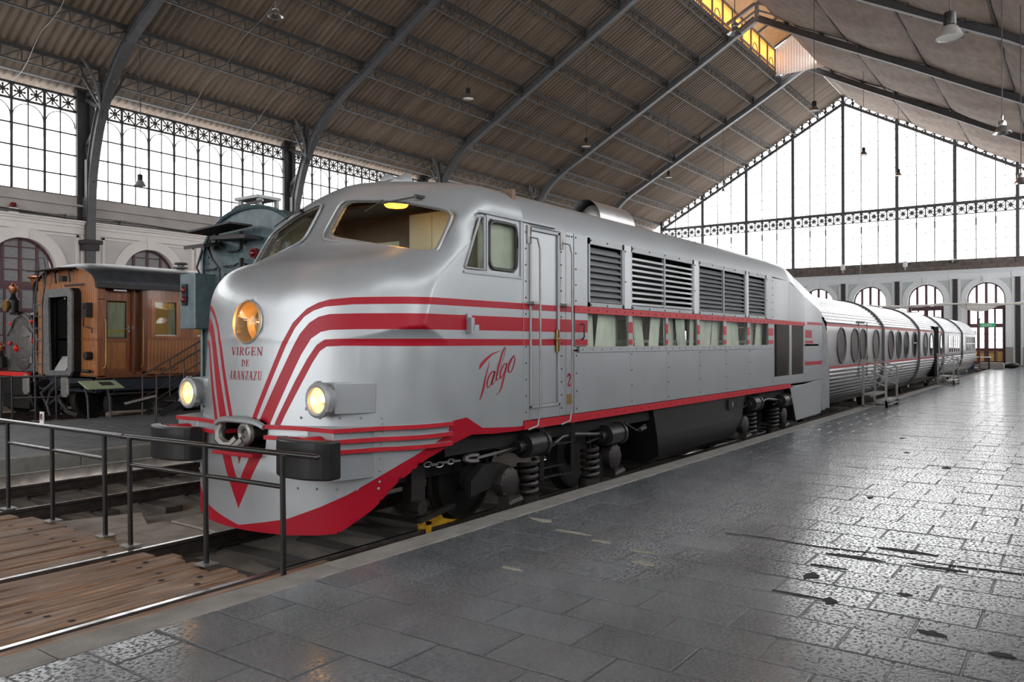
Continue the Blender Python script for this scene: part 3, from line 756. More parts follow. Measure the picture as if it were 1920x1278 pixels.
FONT = {
 'V': (.68, [([(.08, 1), (.36, 0)], TK), ([(.62, 1), (.36, 0)], TN), _sf(.08, .985, .24), _sf(.62, .985, .22)]),
 'I': (.26, [([(.13, 0), (.13, 1)], TK), _sf(.13, .985, .28), _sf(.13, .015, .28)]),
 'R': (.66, [([(.15, 0), (.15, 1)], TK), ([(.15, .98)]+_arc(.33, .745, .21, .235, PI/2, -PI/2)+[(.15, .51)], TN, TN, .06, .09, .12, .13, .13, .12, .09, .06, TN, TN), ([(.35, .51), (.60, .02)], .11), _sf(.15, .985, .28), _sf(.15, .015, .28), _sf(.62, .015, .14)]),
 'G': (.68, [(_arc(.36, .5, .28, .49, PI*.28, PI*1.72, 16), TN, TN, .05, .08, .10, .13, .13, .13, .13, .13, .10, .08, .05, TN), ([(.56, .16), (.56, .45)], .11), _sf(.56, .45, .26), ([(.56, .80), (.58, .98)], TN)]),
 'E': (.60, [([(.15, 0), (.15, 1)], TK), ([(.02, .98), (.54, .98), (.54, .78)], TN), ([(.15, .51), (.42, .51)], TN), ([(.42, .40), (.42, .62)], TN), ([(.02, .02), (.56, .02), (.56, .24)], TN)]),
 'N': (.74, [([(.12, 0), (.12, 1)], TN), ([(.10, 1), (.62, 0)], TK), ([(.62, 0), (.62, 1)], TN), _sf(.10, .985, .20), _sf(.12, .015, .24), _sf(.62, .985, .24)]),
 'D': (.68, [([(.15, 0), (.15, 1)], TK), ([(.02, .98)]+_arc(.26, .5, .34, .48, PI/2, -PI/2, 14)+[(.02, .02)], TN, TN, .05, .08, .11, .13, .14, .14, .13, .11, .08, .05, TN)]),
 'A': (.70, [([(.08, 0), (.34, 1)], TN), ([(.34, 1), (.60, 0)], TK), ([(.18, .34), (.50, .34)], TN), _sf(.08, .015, .20), _sf(.60, .015, .24)]),
 'Z': (.60, [([(.06, .80), (.06, .98), (.54, .98)], TN), ([(.52, .98), (.08, .02)], TK), ([(.06, .02), (.56, .02), (.56, .22)], TN)]),
 'U': (.72, [([(.15, 1), (.15, .3)]+_arc(.36, .28, .21, .26, PI, 2*PI, 8)+[(.57, .3), (.57, 1)], TK, TK, TK, .12, .10, .07, TN, TN, TN, TN), _sf(.15, .985, .28), _sf(.57, .985, .24)]),
 '2': (.56, [([(.06, .74)]+_arc(.28, .74, .20, .24, PI, -.3, 10)+[(.08, .06), (.52, .06), (.52, .2)], .07, .08, .09, .10, .11, .12, .13, .13, .12, .11, .10, .12, .08)]),
 'S': (.6, [(_arc(.3, .74, .22, .22, .4, PI*1.5, 10)+_arc(.3, .27, .24, .24, PI/2, -PI*.85, 10), .14)]),
 'L': (.55, [([(.12, 1), (.12, .06), (.52, .06)], .16)]),
 'a': (.7, [([(.06, 0), (.35, 1), (.64, 0)], .15), ([(.18, .32), (.52, .32)], .13)]),
 'i': (.2, [([(.1, 0), (.1, 1)], .16)]),
 'd': (.65, [([(.12, 0), (.12, 1)], .15), ([(.12, .94)]+_arc(.28, .5, .3, .44, PI/2, -PI/2, 10)+[(.12, .06)], .14)]),
 'r': (.62, [([(.12, 0), (.12, 1)], .2), ([(.12, .92), (.4, .92), (.52, .8), (.52, .62), (.4, .5), (.12, .5)], .12), ([(.3, .5), (.56, .02)], .18)]),
 'e': (.58, [([(.12, 0), (.12, 1)], .2), ([(.12, .94), (.54, .94)], .12), ([(.12, .5), (.46, .5)], .12), ([(.12, .06), (.54, .06)], .12)]),
 'n': (.66, [([(.12, 0), (.12, 1)], .17), ([(.12, 1), (.54, 0)], .17), ([(.54, 0), (.54, 1)], .15)]),
 'f': (.55, [([(.12, 0), (.12, 1)], .2), ([(.12, .94), (.54, .94)], .12), ([(.12, .5), (.44, .5)], .12)]),
 'h': (.66, [([(.12, 0), (.12, 1)], .16), ([(.54, 0), (.54, 1)], .16), ([(.12, .5), (.54, .5)], .1)]),
 'o': (.7, [(_arc(.35, .5, .27, .45, 0, 2*PI, 18), .14)]),
 'c': (.66, [(_arc(.36, .5, .28, .45, PI*.28, PI*1.72, 14), .14)]),
}
b = MB(); stroke_text(b, 'SaLida', lambda u, v: (EX+.146, 5.84-u, 2.81+v), .17, .12); b.build('lettering', MT['white'], es)
# ================================================================== ROOF
ceil = empty('ceiling', (0, 0, 0), kind='structure')
PUR = [30.3, 28.3, 26.35, 24.4, 22.45, 20.5, 18.55, 16.7]        # purlin lines (left), mirrored on the right
def corr_sheet(x0, x1, ya, yb, lift, parent, dz=0.0):
    """corrugated sheets of one bay between two purlins, flutes running down the slope"""
    wl = .30; n = int((x1-x0)/wl*6)+1; b = MB()
    za, zb = roofz(ya)-.03+lift, roofz(yb)+lift
    vs = []; 
    for i in range(n):
        x = x0+(x1-x0)*i/(n-1); c = .045*math.cos(2*PI*x/wl)
        for t in (0, .5, 1):
            vs.append((x, ya+(yb-ya)*t, za+(zb-za)*t+c+dz*math.sin(PI*t)))
    b.add(vs, [(i*3+j, (i+1)*3+j, (i+1)*3+j+1, i*3+j+1) for i in range(n-1) for j in range(2)])
    return b.build('roof_sheet', MT['roof'], parent, smooth=True, angle=80)
bays = list(zip(TX, TX[1:]+[XE+.3]))
for (x0, x1) in bays:
    edges = [32.6]+PUR
    for i, (a, b2) in enumerate(zip(edges[:-1], edges[1:])):
        corr_sheet(x0, x1, a+.06, b2-.06, .012*(i % 2), ceil)
    if x0 > 54: corr_sheet(x0, x1, 16.76, 15.0, 0, ceil)
    else: pass
# right slope: outer sheets above, sagging cloth below
rs = MB(); rs.add([(XA, 13.3, roofz(13.3)+.05), (XE+.3, 13.3, roofz(13.3)+.05), (XE+.3, -2.6, roofz(-2.6)+.05), (XA, -2.6, roofz(-2.6)+.05)], [(0, 1, 2, 3)])
rs.build('outer_sheeting', MT['roof'], ceil)
rs = MB(); rs.add([(54.8, 15, roofz(15)), (XE+.3, 15, roofz(15)), (XE+.3, 13.2, roofz(13.2)), (54.8, 13.2, roofz(13.2))], [(0, 1, 2, 3)]); rs.build('ridge_sheeting', MT['roof'], ceil)
seams = [14.0, 10.2, 6.4, 2.6, -1.9]
random.seed(11)
for (x0, x1) in bays:
    for a, b2 in zip(seams[:-1], seams[1:]):
        sg = random.uniform(.28, .48); ph = random.uniform(0, 6)
        def fn(u, v, a=a, b2=b2, x0=x0, x1=x1, sg=sg, ph=ph):
            x = x0+.12+(x1-x0-.24)*u; y = a+(b2-a)*v
            vv = v**.75
            s = (math.sin(PI*vv)**.8 if 0 < vv < 1 else 0)*(.35+.65*math.sin(PI*min(1, max(0, u)))**.6 if 0 < u < 1 else .35)
            return (x, y, roofz(y)-.22-sg*s-.035*math.sin(9*u+ph+3*v)*math.sin(PI*v)-.02*math.sin(23*u+5*v+ph))
        c = MB(); c.grid(fn, 22, 14); c.build('net_cloth', MT['net'], ceil, smooth=True, angle=180)
        s = MB(); s.tube([(x0+.1+(x1-x0-.2)*t, b2, roofz(b2)-.25-.03*math.sin(PI*t*3)) for t in np.linspace(0, 1, 8)], .035, 5); s.build('net_seam', MT['net_seam'], ceil)
# lattice purlins (one mesh, shared)
def purlin(x0, x1, y, parent):
    b = MB(); zt, zb = roofz(y)-.07, roofz(y)-.60; n = 14; w = (x1-x0)/n
    b.box((x0, y-.05, zt-.03), (x1, y+.05, zt+.03)); b.box((x0, y-.02, zt-.12), (x1, y+.02, zt-.03)); b.box((x0, y-.045, zb-.02), (x1, y+.045, zb+.02))
    for i in range(n):
        xa, xb = x0+i*w, x0+(i+1)*w
        b.bar((xa, y, zb), (xb, y, zt-.1), .025, .035) if i % 2 == 0 or True else None
        b.bar((xa, y, zb), (xa, y, zt-.1), .025, .035)
    return b.build('purlin', MT['iron_dark'], parent)
p0 = {}
for j, y in enumerate(PUR):
    for i, (x0, x1) in enumerate(bays):
        if x0 < -14: continue
        if i == len(bays)-1 or y not in p0:
            o = purlin(x0+.05, x1-.05, y, ceil)
            if i != len(bays)-1: p0[y] = (o, x0)
        else: inst(p0[y][0], ceil, (x0-p0[y][1], 0, 0))
# lantern along the ridge
LX0, LX1 = -33, 53.9
lan = MB()
for s in (1, -1):
    y0 = 15+s*1.75
    n = 40
    lan.add([(LX0, 15+s*2.1, 21.45), (LX1, 15+s*2.1, 21.45), (LX1, 15, 22.6), (LX0, 15, 22.6)], [(0, 1, 2, 3)])
lan.build('lantern_boarding', MT['lantern'], ceil)
lf = MB()
for s in (1, -1):
    y0 = 15+s*1.75
    for z in (roofz(16.75)+.02, roofz(16.75)+.32, 21.35): lf.box((LX0, y0-.06, z-.05), (LX1, y0+.06, z+.05))
    x = LX1
    k = 0
    while x > -10:
        lf.box((x-.05, y0-.05, 19.75), (x+.05, y0+.05, 21.4))
        if k % 2 == 0:
            for t in range(8):
                a, b2 = PI*t/8, PI*(t+1)/8
                lf.bar((x-.8+.42*math.cos(a), y0, 20.2+.42*math.sin(a)), (x-.8+.42*math.cos(b2), y0, 20.2+.42*math.sin(b2)), .04, .04, up=(0, 1, 0))
        x -= 1.6; k += 1
    for xx in np.arange(LX1, -10, -3.2): lf.bar((xx, 15+s*2.0, 21.45), (xx, 15, 22.5), .06, .12)
lf.build('lantern_frame', MT['iron'], ceil)
ls = MB(); ls.box((LX0, 16.78, 19.8), (LX1, 16.786, 21.35)); ls.build('amber_sheet', MT['amber_sheet'], ceil)
ls = MB(); ls.box((LX0, 13.21, 19.8), (LX1, 13.216, 21.35)); ls.build('lantern_pane', MT['frosted'], ceil)
le = MB()
n = 60
le.add([(LX1+.02*math.cos(i*2.1), 13.2+3.6*i/n, z) for i in range(n+1) for z in (19.6, 21.4+1.1*(1-abs(i/n-.5)*2))], [(2*i, 2*i+2, 2*i+3, 2*i+1) for i in range(n)])
le.build('lantern_end', MT['white'], ceil)

# trusses
RIB = [(31.15, -.2), (31.12, 5.0), (31.0, 7.6), (30.7, 9.1), (30.15, 10.5), (29.3, 11.7), (28.2, 12.72), (26.3, 13.78), (24.4, 14.82), (22.45, 15.88), (20.5, 16.92), (18.5, 17.98), (16.7, 18.98), (15.0, 19.95)]
def smooth_path(P, n=4):
    P = [np.array(p, float) for p in P]; out = []
    for i in range(len(P)-1):
        a, b, c, d = P[max(i-1, 0)], P[i], P[i+1], P[min(i+2, len(P)-1)]
        for k in range(n):
            t = k/n; out.append(.5*((2*b)+(-a+c)*t+(2*a-5*b+4*c-d)*t*t+(-a+3*b-3*c+d)*t**3))
    out.append(P[-1]); return out
RP = smooth_path(RIB)
def rib_mesh(x, side, full=True):
    pts = [(15+side*(p[0]-15), p[1]) for p in RP]
    b = MB(); N = len(pts)
    nor = []
    for i in range(N):
        t = np.array(pts[min(i+1, N-1)])-np.array(pts[max(i-1, 0)]); t = t/np.linalg.norm(t); n = np.array((t[1], -t[0]))*side
        nor.append(n)
    def ribbon(o0, o1, hw):
        vs = []
        for p, n in zip(pts, nor):
            for o, s in ((o0, -1), (o0, 1), (o1, 1), (o1, -1)): vs.append((x+s*hw, p[0]+n[0]*o, p[1]+n[1]*o))
        fs = [(i*4+k, i*4+(k+1) % 4, i*4+4+(k+1) % 4, i*4+4+k) for i in range(N-1) for k in range(4)]
        b.add(vs, fs)
    ribbon(0, .03, .16); ribbon(.03, .31, .035 if not full else .09); ribbon(.31, .34, .15)
    return b
def bracket(b, x, y, side):
    zt = roofz(y)-.58
    i = min(range(len(RP)), key=lambda k: abs(15+side*(RP[k][0]-15)-y)); zr = RP[i][1]+.34
    b.box((x-.10, y-.09, zr-.05), (x+.10, y+.09, zt+.55))
    for s in (-1, 1):
        b.bar((x, y, zr+.05), (x+s*.75, y, zt+.05), .10, .06); b.bar((x, y, zr+.0), (x+s*.9, y, zt+.45), .05, .05)
for x in TX:
    if x < -5: continue
    root = empty('trim_truss', (x, 15, 0), kind='structure')
    for side in (1, -1): rib_mesh(x, side).build('rib', MT['iron'] if side > 0 else MT['iron_dark'], root)
    b = MB()
    for y in PUR: bracket(b, x, y, 1); bracket(b, x, 30-y, -1)
    b.build('purlin_brackets', MT['iron_dark'], root)
    b = MB(); b.box((x-.10, 14.9, 19.9), (x+.10, 15.1, 21.0))
    for s in (-1, 1): b.bar((x, 15, 20.6), (x, 15+s*1.75, 19.7), .12, .10); b.bar((x, 15+s*.1, 21.0), (x, 15+s*1.75, 20.2), .14, .18)
    b.build('apex_knee', MT['iron'], root)
    # zigzag struts between the wall post and the rib, curved spandrel
    b = MB()
    for p, q in (((31.5, 11.2), (30.1, 10.5)), ((31.5, 9.4), (30.1, 10.5)), ((31.5, 9.4), (31.0, 7.9)), ((31.45, 11.35), (29.4, 11.55))):
        b.bar((x, p[0], p[1]), (x, q[0], q[1]), .14, .08, up=(1, 0, 0))
    b.build('strut', MT['iron'], root)
    for sx in (-1, 1):
        b = MB(); pts = [(x+sx*(.15+1.5*(1-math.cos(t))), 30.15, 10.6+2.0*math.sin(t)) for t in np.linspace(0, PI/2, 9)]
        for p, q in zip(pts[:-1], pts[1:]): b.bar(p, q, .05, .14, up=(0, 1, 0))
        b.build('spandrel', MT['iron'], root)
    b = MB(); b.box((x-.24, 30.95, 5.3), (x+.24, LW, 5.55)); b.box((x-.32, 30.85, 5.55), (x+.32, LW, 5.7)); b.build('impost', MT['iron_dark'], root)
    b = MB(); b.box((x-.17, 31.1, -.2), (x+.17, 31.3, 8.8)); b.build('column_web', MT['iron'], root)
# gutter pipe under the eaves, hanging wires
b = MB(); b.tube([(x, 30.85, 11.45) for x in (XA, XE)], .05, 6); setp(b.build('trim_eaves_pipe', MT['steel'], None), kind='structure')
b = MB()
for x in (9.5, 12.8, 19.2, 22.3, 29, 39):
    pts = []
    for i in range(24):
        y = 31-i*.55; pts.append((x+.05*math.sin(i*1.3), y, roofz(y)-.72-.12*abs(math.sin(i*.8))))
    b.tube(pts, .012, 4)
b.build('roof_wires', MT['steel'], ceil)

# ================================================================== PENDANT LAMPS
MT['shade_grey'] = mat('lamp_shade_grey', (.30, .30, .29), .35, .5, var=.1)
MT['shade_warm'] = mat('lamp_shade_bronze', (.20, .15, .11), .35, .6, var=.1)
MT['shade_inner'] = mat('lamp_shade_inner', (.62, .61, .58), .4, .2)
MT['shade_silver'] = mat('lamp_shade_silver', (.55, .55, .56), .22, .95)
def pendant(kind, pos, D, label, group='pendant lamps of the hall'):
    x, y, z = pos; root = empty('pendant_lamp', (x, y, z), label, 'lamp', group)
    top = roofz(y)-.3; h = D
    b = MB(); b.tube([(x, y, z+1.05*D), (x+.02, y, z+1.05*D+.35*(top-z)), (x, y, top)], .014, 5); b.build('cord', MT['iron_dark'], root)
    if kind == 'bell':
        b = MB(); b.lathe([(.03*D, 1.06*D), (.05*D, .98*D), (.20*D, .95*D), (.22*D, .90*D), (.22*D, .48*D), (.19*D, .45*D)], pos, n=16); b.build('socket', MT['black'], root, smooth=True)
        b = MB(); b.lathe([(.19*D, .46*D), (.27*D, .40*D), (.36*D, .26*D), (.43*D, .10*D), (.50*D, 0), (.485*D, 0), (.42*D, .10*D), (.35*D, .25*D), (.26*D, .38*D)], pos, n=20, cap=False); s = b.build('shade', MT['shade_warm'] if pos[0] > 18 else MT['shade_grey'], root, smooth=True)
        b = MB(); b.lathe([(.47*D, .03*D), (.42*D, .05*D), (.2*D, .06*D), (.0, .06*D)], pos, n=20, cap=False); b.build('diffuser', MT['shade_inner'], s, smooth=True)
    else:
        b = MB(); b.lathe([(.03*D, 1.06*D), (.07*D, 1.0*D), (.07*D, .75*D), (.17*D, .70*D), (.22*D, .58*D), (.22*D, .44*D), (.17*D, .40*D)], pos, n=16); b.build('socket', MT['shade_silver'], root, smooth=True)
        b = MB(); b.lathe([(.17*D, .42*D), (.26*D, .36*D), (.30*D, .24*D), (.50*D, .03*D), (.51*D, 0), (.49*D, 0), (.29*D, .22*D), (.20*D, .34*D)], pos, n=20, cap=False); s = b.build('shade', MT['shade_silver'], root, smooth=True)
        b = MB(); b.lathe([(.06*D, .34*D), (.08*D, .16*D), (.0, .10*D)], pos, n=10, cap=False); b.build('bulb', MT['white'], s, smooth=True)
    return root
pendant('dish', (15.4, 19.75, 11.55), .46, 'shallow silver reflector lamp hanging near the top left, over the wooden coach')
pendant('bell', (16.2, 28.7, 7.62), .44, 'grey bell lamp hanging low before the left clerestory glazing beside the near iron rib')
pendant('bell', (26.3, 21.05, 12.0), .47, 'black and bronze bell lamp hanging above the locomotive cab roof')
pendant('bell', (36.5, 21.25, 12.05), .47, 'bronze bell lamp hanging above the first louvres, second from the cab')
pendant('bell', (48.0, 21.8, 12.4), .46, 'bronze bell lamp hanging above the roof cowl, third from the cab')
pendant('dish', (24.3, 8.8, 11.35), .47, 'silver reflector lamp hanging below the orange lit lantern opening')
pendant('bell', (15.9, 1.88, 7.05), .47, 'big grey bell lamp hanging nearest at the top right corner')
pendant('bell', (38.7, 10.2, 12.55), .48, 'dark bell lamp hanging just left of the gable peak')
pendant('bell', (51.5, 10.7, 13.0), .47, 'dark bell lamp silhouetted on the gable window right of its central mullion')
pendant('bell', (58.0, 9.9, 12.75), .46, 'small dark bell lamp silhouetted against the second gable mullion')
pendant('dish', (54, 20.4, 12.3), .30, 'tiny lamp silhouetted low in the left corner of the gable window')
pendant('dish', (24.6, 1.7, 7.2), .46, 'white reflector lamp hanging before the right roof slope')
pendant('dish', (30.7, 1.6, 6.85), .46, 'white reflector lamp at the right edge level with the star frieze')
# ================================================================== THE SILVER LOCOMOTIVE
YC, HB, AX, XS = 6.45, 1.55, 1.17, 4.58
SIDE = YC-HB
def smin(a, b, k):
    h = np.clip(.5+.5*(b-a)/k, 0, 1); return b+(a-b)*h-k*h*(1-h)
def smax(a, b, k): return -smin(-a, -b, k)
def nose(X, Y, Z):
    """signed field of the nose, hood and cab (negative inside)"""
    y = np.abs(Y-YC)
    rake = np.where(Z > .5, .075*(Z-.5), 0)+.02
    x0 = XS+AX+rake
    dx = np.maximum(x0-X, 0)/AX
    r = (dx**2.1+(y/HB)**2.1+1e-9)**(1/2.1)-1
    plan = np.where(X < x0, r*1.3, y-HB)
    zt = 2.51+.20*np.clip(X-5.0, -1, 1.2)-.10*(y/HB)**2
    hood = smax(plan, (Z-zt)*.95, .40)
    ws = (5.385+.36*np.sqrt(y*y+.03)-.06+.64*(Z-2.6)-X)*.8
    roof = Z-(3.47-.16*(y/HB)**2)
    cab = smax(smax(roof, y-HB, .34), ws, .30)
    cab = np.maximum(cab, 1.9-Z)
    return np.maximum(smin(hood, cab, .22), y-HB)
_s = np.linspace(0, 1, 2500); _py = np.sin(_s*PI/2)*HB; _px = (1-(1-np.minimum(1, (_py/HB)**2.1))**(1/2.1))*AX
_pl = np.concatenate([[0], np.cumsum(np.hypot(np.diff(_px), np.diff(_py)))])
UL = float(_pl[-1])
def ucoord(P):
    """arc length round the nose in plan, for an array of points"""
    y = np.abs(P[:, 1]-YC); x = P[:, 0]-XS-(np.where(P[:, 2] > .5, .075*(P[:, 2]-.5), 0)+.02)
    # invert by angle: parametrise by direction in the (x, y) quarter
    ang = np.arctan2(np.maximum(AX-x, 0)/AX, y/HB); cang = np.arctan2(np.maximum(AX-_px, 0)/AX, _py/HB)
    u = np.interp(-ang, -cang, _pl)
    return np.where(x >= AX, UL+x-AX, u)
def u_point(u, z, off=0.):
    """point on the nose skin (near side positive u): plan curve at height z"""
    rake = (.075*(z-.5) if z > .5 else 0)+.02; s = 1 if u >= 0 else -1; a = abs(u)
    if a >= UL: x, y, nx, ny = AX+a-UL, HB, 0., 1.
    else:
        x, y = float(np.interp(a, _pl, _px)), float(np.interp(a, _pl, _py)); x2, y2 = float(np.interp(a+.01, _pl, _px)), float(np.interp(a+.01, _pl, _py))
        tx, ty = x2-x, y2-y; L = math.hypot(tx, ty)+1e-9; nx, ny = -ty/L, tx/L
    return (XS+rake+x+nx*off, YC-s*(y+ny*off), z)
def poly_sdf(a, b, pts, k=.06):
    """convex polygon field in the plane (a, b), corners softened"""
    out = None; n = len(pts); A = sum(pts[i][0]*pts[(i+1) % n][1]-pts[(i+1) % n][0]*pts[i][1] for i in range(n))
    for i in range(n):
        p, q = pts[i], pts[(i+1) % n]; dx, dy = q[0]-p[0], q[1]-p[1]; L = math.hypot(dx, dy); s = 1 if A > 0 else -1
        d = ((a-p[0])*dy-(b-p[1])*dx)/L*s
        out = d if out is None else smax(out, d, k)
    return out
PANE = [(.165, 3.195), (.155, 2.765), (.75, 2.672), (1.395, 2.53), (1.395, 3.0), (.80, 3.15)]      # |y|, z
QUARTER = [(6.06, 2.44), (6.30, 2.96), (6.375, 2.97), (6.375, 2.44)]                          # x, z
SLIDER = [(6.44, 2.45), (6.44, 2.96), (6.96, 2.96), (6.96, 2.45)]
def bottom_cut(u): return np.interp(u, [0, .62, .94, 1.10, 1.19, 1.41, 1.63, 1.92, 2.2, 2.55, 2.9, 3.3], [-.037, -.03, -.012, .006, .06, .213, .44, .633, .727, .80, .775, .765])
NX1 = 7.06
def carved(X, Y, Z):
    f = nose(X, Y, Z); y = np.abs(Y-YC)
    room = np.maximum(np.maximum(f+.06, np.maximum(5.30-X, X-NX1-.2)), np.maximum(y-1.46, 1.85-Z))
    w = np.maximum(poly_sdf(y, Z, PANE, .09), X-6.25)
    q = np.maximum(poly_sdf(X, Z, QUARTER, .03), 1.25-y); s = np.maximum(poly_sdf(X, Z, SLIDER, .09), 1.25-y)
    mouth = np.maximum(smax(y-.345, np.abs(Z-.835)-.155, .10), X-5.25)
    lamp = np.maximum(np.sqrt((Y-YC)**2+(Z-1.905)**2)-.198, X-4.90)
    carve = np.minimum(np.minimum(np.minimum(room, w), np.minimum(q, s)), np.minimum(mouth, lamp))
    f = np.maximum(f, -carve)
    sh = X.shape; u = ucoord(np.stack([X.ravel(), Y.ravel(), Z.ravel()], 1)).reshape(sh)
    return np.maximum(f, np.where(Z < 1.1, (bottom_cut(u)-Z)*.75, -1))
def surface_nets(fn, lo, hi, h):
    n = [int(round((b-a)/h))+1 for a, b in zip(lo, hi)]
    ax = [lo[i]+h*np.arange(n[i]) for i in range(3)]
    G = np.meshgrid(*ax, indexing='ij'); F = fn(*G); S = F < 0
    acc = np.zeros((n[0]-1, n[1]-1, n[2]-1, 3)); cnt = np.zeros((n[0]-1, n[1]-1, n[2]-1))
    offs = [(i, j, k) for i in (0, 1) for j in (0, 1) for k in (0, 1)]
    def sub(A, o): return A[o[0]:o[0]+n[0]-1, o[1]:o[1]+n[1]-1, o[2]:o[2]+n[2]-1]
    for a in range(8):
        for b in range(a+1, 8):
            o, p = np.array(offs[a]), np.array(offs[b])
            if np.abs(o-p).sum() != 1: continue
            fa, fb = sub(F, o), sub(F, p); x = (fa < 0) != (fb < 0); t = np.where(x, fa/np.where(x, fa-fb, 1), 0)
            for d in range(3): acc[..., d] += np.where(x, o[d]+t*(p[d]-o[d]), 0)
            cnt += x
    act = cnt > 0; idx = -np.ones(act.shape, int); idx[act] = np.arange(act.sum())
    I = np.argwhere(act); V = np.array(lo)+h*(I+acc[act]/cnt[act][:, None])
    Q = []
    for d in range(3):
        e, g = (d+1) % 3, (d+2) % 3
        sl0 = [slice(None)]*3; sl1 = [slice(None)]*3; sl0[d] = slice(0, n[d]-1); sl1[d] = slice(1, n[d])
        A, B = S[tuple(sl0)], S[tuple(sl1)]; ch = np.argwhere(A != B)
        ok = (ch[:, e] > 0) & (ch[:, e] < n[e]-1) & (ch[:, g] > 0) & (ch[:, g] < n[g]-1); ch = ch[ok]
        def cell(de, dg):
            c = ch.copy(); c[:, e] += de; c[:, g] += dg; return idx[c[:, 0], c[:, 1], c[:, 2]]
        q = np.stack([cell(-1, -1), cell(0, -1), cell(0, 0), cell(-1, 0)], 1)
        flip = ~A[ch[:, 0], ch[:, 1], ch[:, 2]]; q[flip] = q[flip][:, ::-1]
        Q.append(q)
    return V, np.concatenate(Q)
def project(V, fn, it=3, e=.002, lim=.012):
    for _ in range(it):
        f = fn(V[:, 0], V[:, 1], V[:, 2]); g = np.stack([(fn(*(V+d).T)-fn(*(V-d).T))/(2*e) for d in np.eye(3)*e], 1)
        st = -(f/np.maximum((g**2).sum(1), .2))[:, None]*g; L = np.linalg.norm(st, axis=1, keepdims=True)
        V = V+st*np.minimum(1, lim/np.maximum(L, 1e-9))
    return V
def interp_curve(P):
    P = smooth_path(P, 5); return np.array([p[0] for p in P]), np.array([p[1] for p in P])
EDGE = [
 [(-.55, -1), (.148, .99), (.156, 1.028), (.308, 1.36), (.461, 1.70), (.573, 1.89), (.713, 2.018), (.826, 2.072), (.937, 2.100), (1.15, 2.118), (1.6, 2.127), (9, 2.13)],
 [(-.50, -1), (.205, .99), (.221, 1.03), (.364, 1.345), (.515, 1.68), (.602, 1.84), (.694, 1.945), (.785, 1.999), (.898, 2.034), (1.157, 2.053), (1.6, 2.06), (9, 2.06)],
 [(-.74, -1), (.250, .99), (.271, 1.033), (.489, 1.467), (.595, 1.68), (.658, 1.79), (.746, 1.888), (.837, 1.943), (.946, 1.967), (1.2, 1.972), (1.6, 1.974), (9, 1.974)],
 [(-.52, -1), (.397, .99), (.419, 1.038), (.612, 1.45), (.684, 1.60), (.775, 1.744), (.867, 1.805), (.956, 1.822), (1.2, 1.828), (1.6, 1.828), (9, 1.826)],
 [(-.46, -1), (.448, .99), (.472, 1.04), (.635, 1.36), (.746, 1.56), (.830, 1.685), (.906, 1.735), (1.013, 1.742), (1.2, 1.742), (1.6, 1.742), (9, 1.742)],
 [(-.40, -1), (.522, .99), (.548, 1.043), (.711, 1.35), (.805, 1.53), (.870, 1.632), (.931, 1.672), (1.071, 1.678), (1.2, 1.678), (1.6, 1.674), (9, 1.672)]]
def paint_field(u, z):
    """> 0 where the livery is red: three bands, the V on the apron and the red skirt edge"""
    f = []
    for E in EDGE:
        # steep diagonals, so compare against a densified curve
        xs = np.array([p[0] for p in E]); zs = np.array([p[1] for p in E]); f.append(np.interp(u, xs, zs)-z)
    s = np.minimum(f[0], -f[1]); s2 = np.minimum(f[2], -f[3]); s3 = np.minimum(f[4], -f[5])
    up = np.minimum(np.maximum(s, s3), z-.955); mid = np.minimum(s2, z-.70); A = np.maximum(up, mid)
    uo = .30*(z-.154)/.5; ui = .155*(z-.39)/.278
    V = np.minimum(np.minimum((uo-u)*2, (u-ui)*2), .70-z); T = np.minimum(np.minimum((.04*(z-.56)/.12-u)*2, .70-z), z-.56)
    top = np.interp(u, [0, .38, .62, .94, 1.18, 1.41, 1.65, 1.91, 2.185, 2.19, 2.45, 2.71, 3.3], [.0, .071, .12, .241, .348, .476, .606, .731, .85, .955, .975, .85, .81])
    return np.maximum(np.maximum(A, V), np.maximum(T, top-z))
def livery_mat():
    m = MT['silver'].copy(); m.name = 'silver_with_red_livery'; nt = m.node_tree; N = nt.nodes; L = nt.links; p = N['Principled BSDF']
    src = p.inputs['Base Color'].links[0].from_socket
    a = N.new('ShaderNodeAttribute'); a.attribute_name = 'livery'; g = N.new('ShaderNodeMath'); g.operation = 'GREATER_THAN'; g.inputs[1].default_value = 0
    L.new(a.outputs['Fac'], g.inputs[0]); mx = N.new('ShaderNodeMix'); mx.data_type = 'RGBA'; L.new(g.outputs[0], mx.inputs[0]); L.new(src, mx.inputs[6]); mx.inputs[7].default_value = (*RED, 1)
    L.new(mx.outputs[2], p.inputs['Base Color'])
    me = N.new('ShaderNodeMath'); me.operation = 'MULTIPLY_ADD'; me.inputs[1].default_value = -.42; me.inputs[2].default_value = .42; L.new(g.outputs[0], me.inputs[0]); L.new(me.outputs[0], p.inputs['Metallic'])
    for nm, k0, k1 in (('Coat Weight', -.2, .2), ('Specular IOR Level', -.3, .5)):
        q = N.new('ShaderNodeMath'); q.operation = 'MULTIPLY_ADD'; q.inputs[1].default_value = k0; q.inputs[2].default_value = k1; L.new(g.outputs[0], q.inputs[0]); L.new(q.outputs[0], p.inputs[nm])
    # slow waves of hand beaten sheet
    tc = N.new('ShaderNodeTexCoord'); nz = N.new('ShaderNodeTexNoise'); nz.inputs['Scale'].default_value = 3.2; nz.inputs['Detail'].default_value = 1.5
    bp = N.new('ShaderNodeBump'); bp.inputs['Strength'].default_value = .25; bp.inputs['Distance'].default_value = .02; L.new(tc.outputs['Object'], nz.inputs['Vector']); L.new(nz.outputs['Fac'], bp.inputs['Height']); L.new(bp.outputs[0], p.inputs['Normal'])
    return m
MT['livery'] = livery_mat()

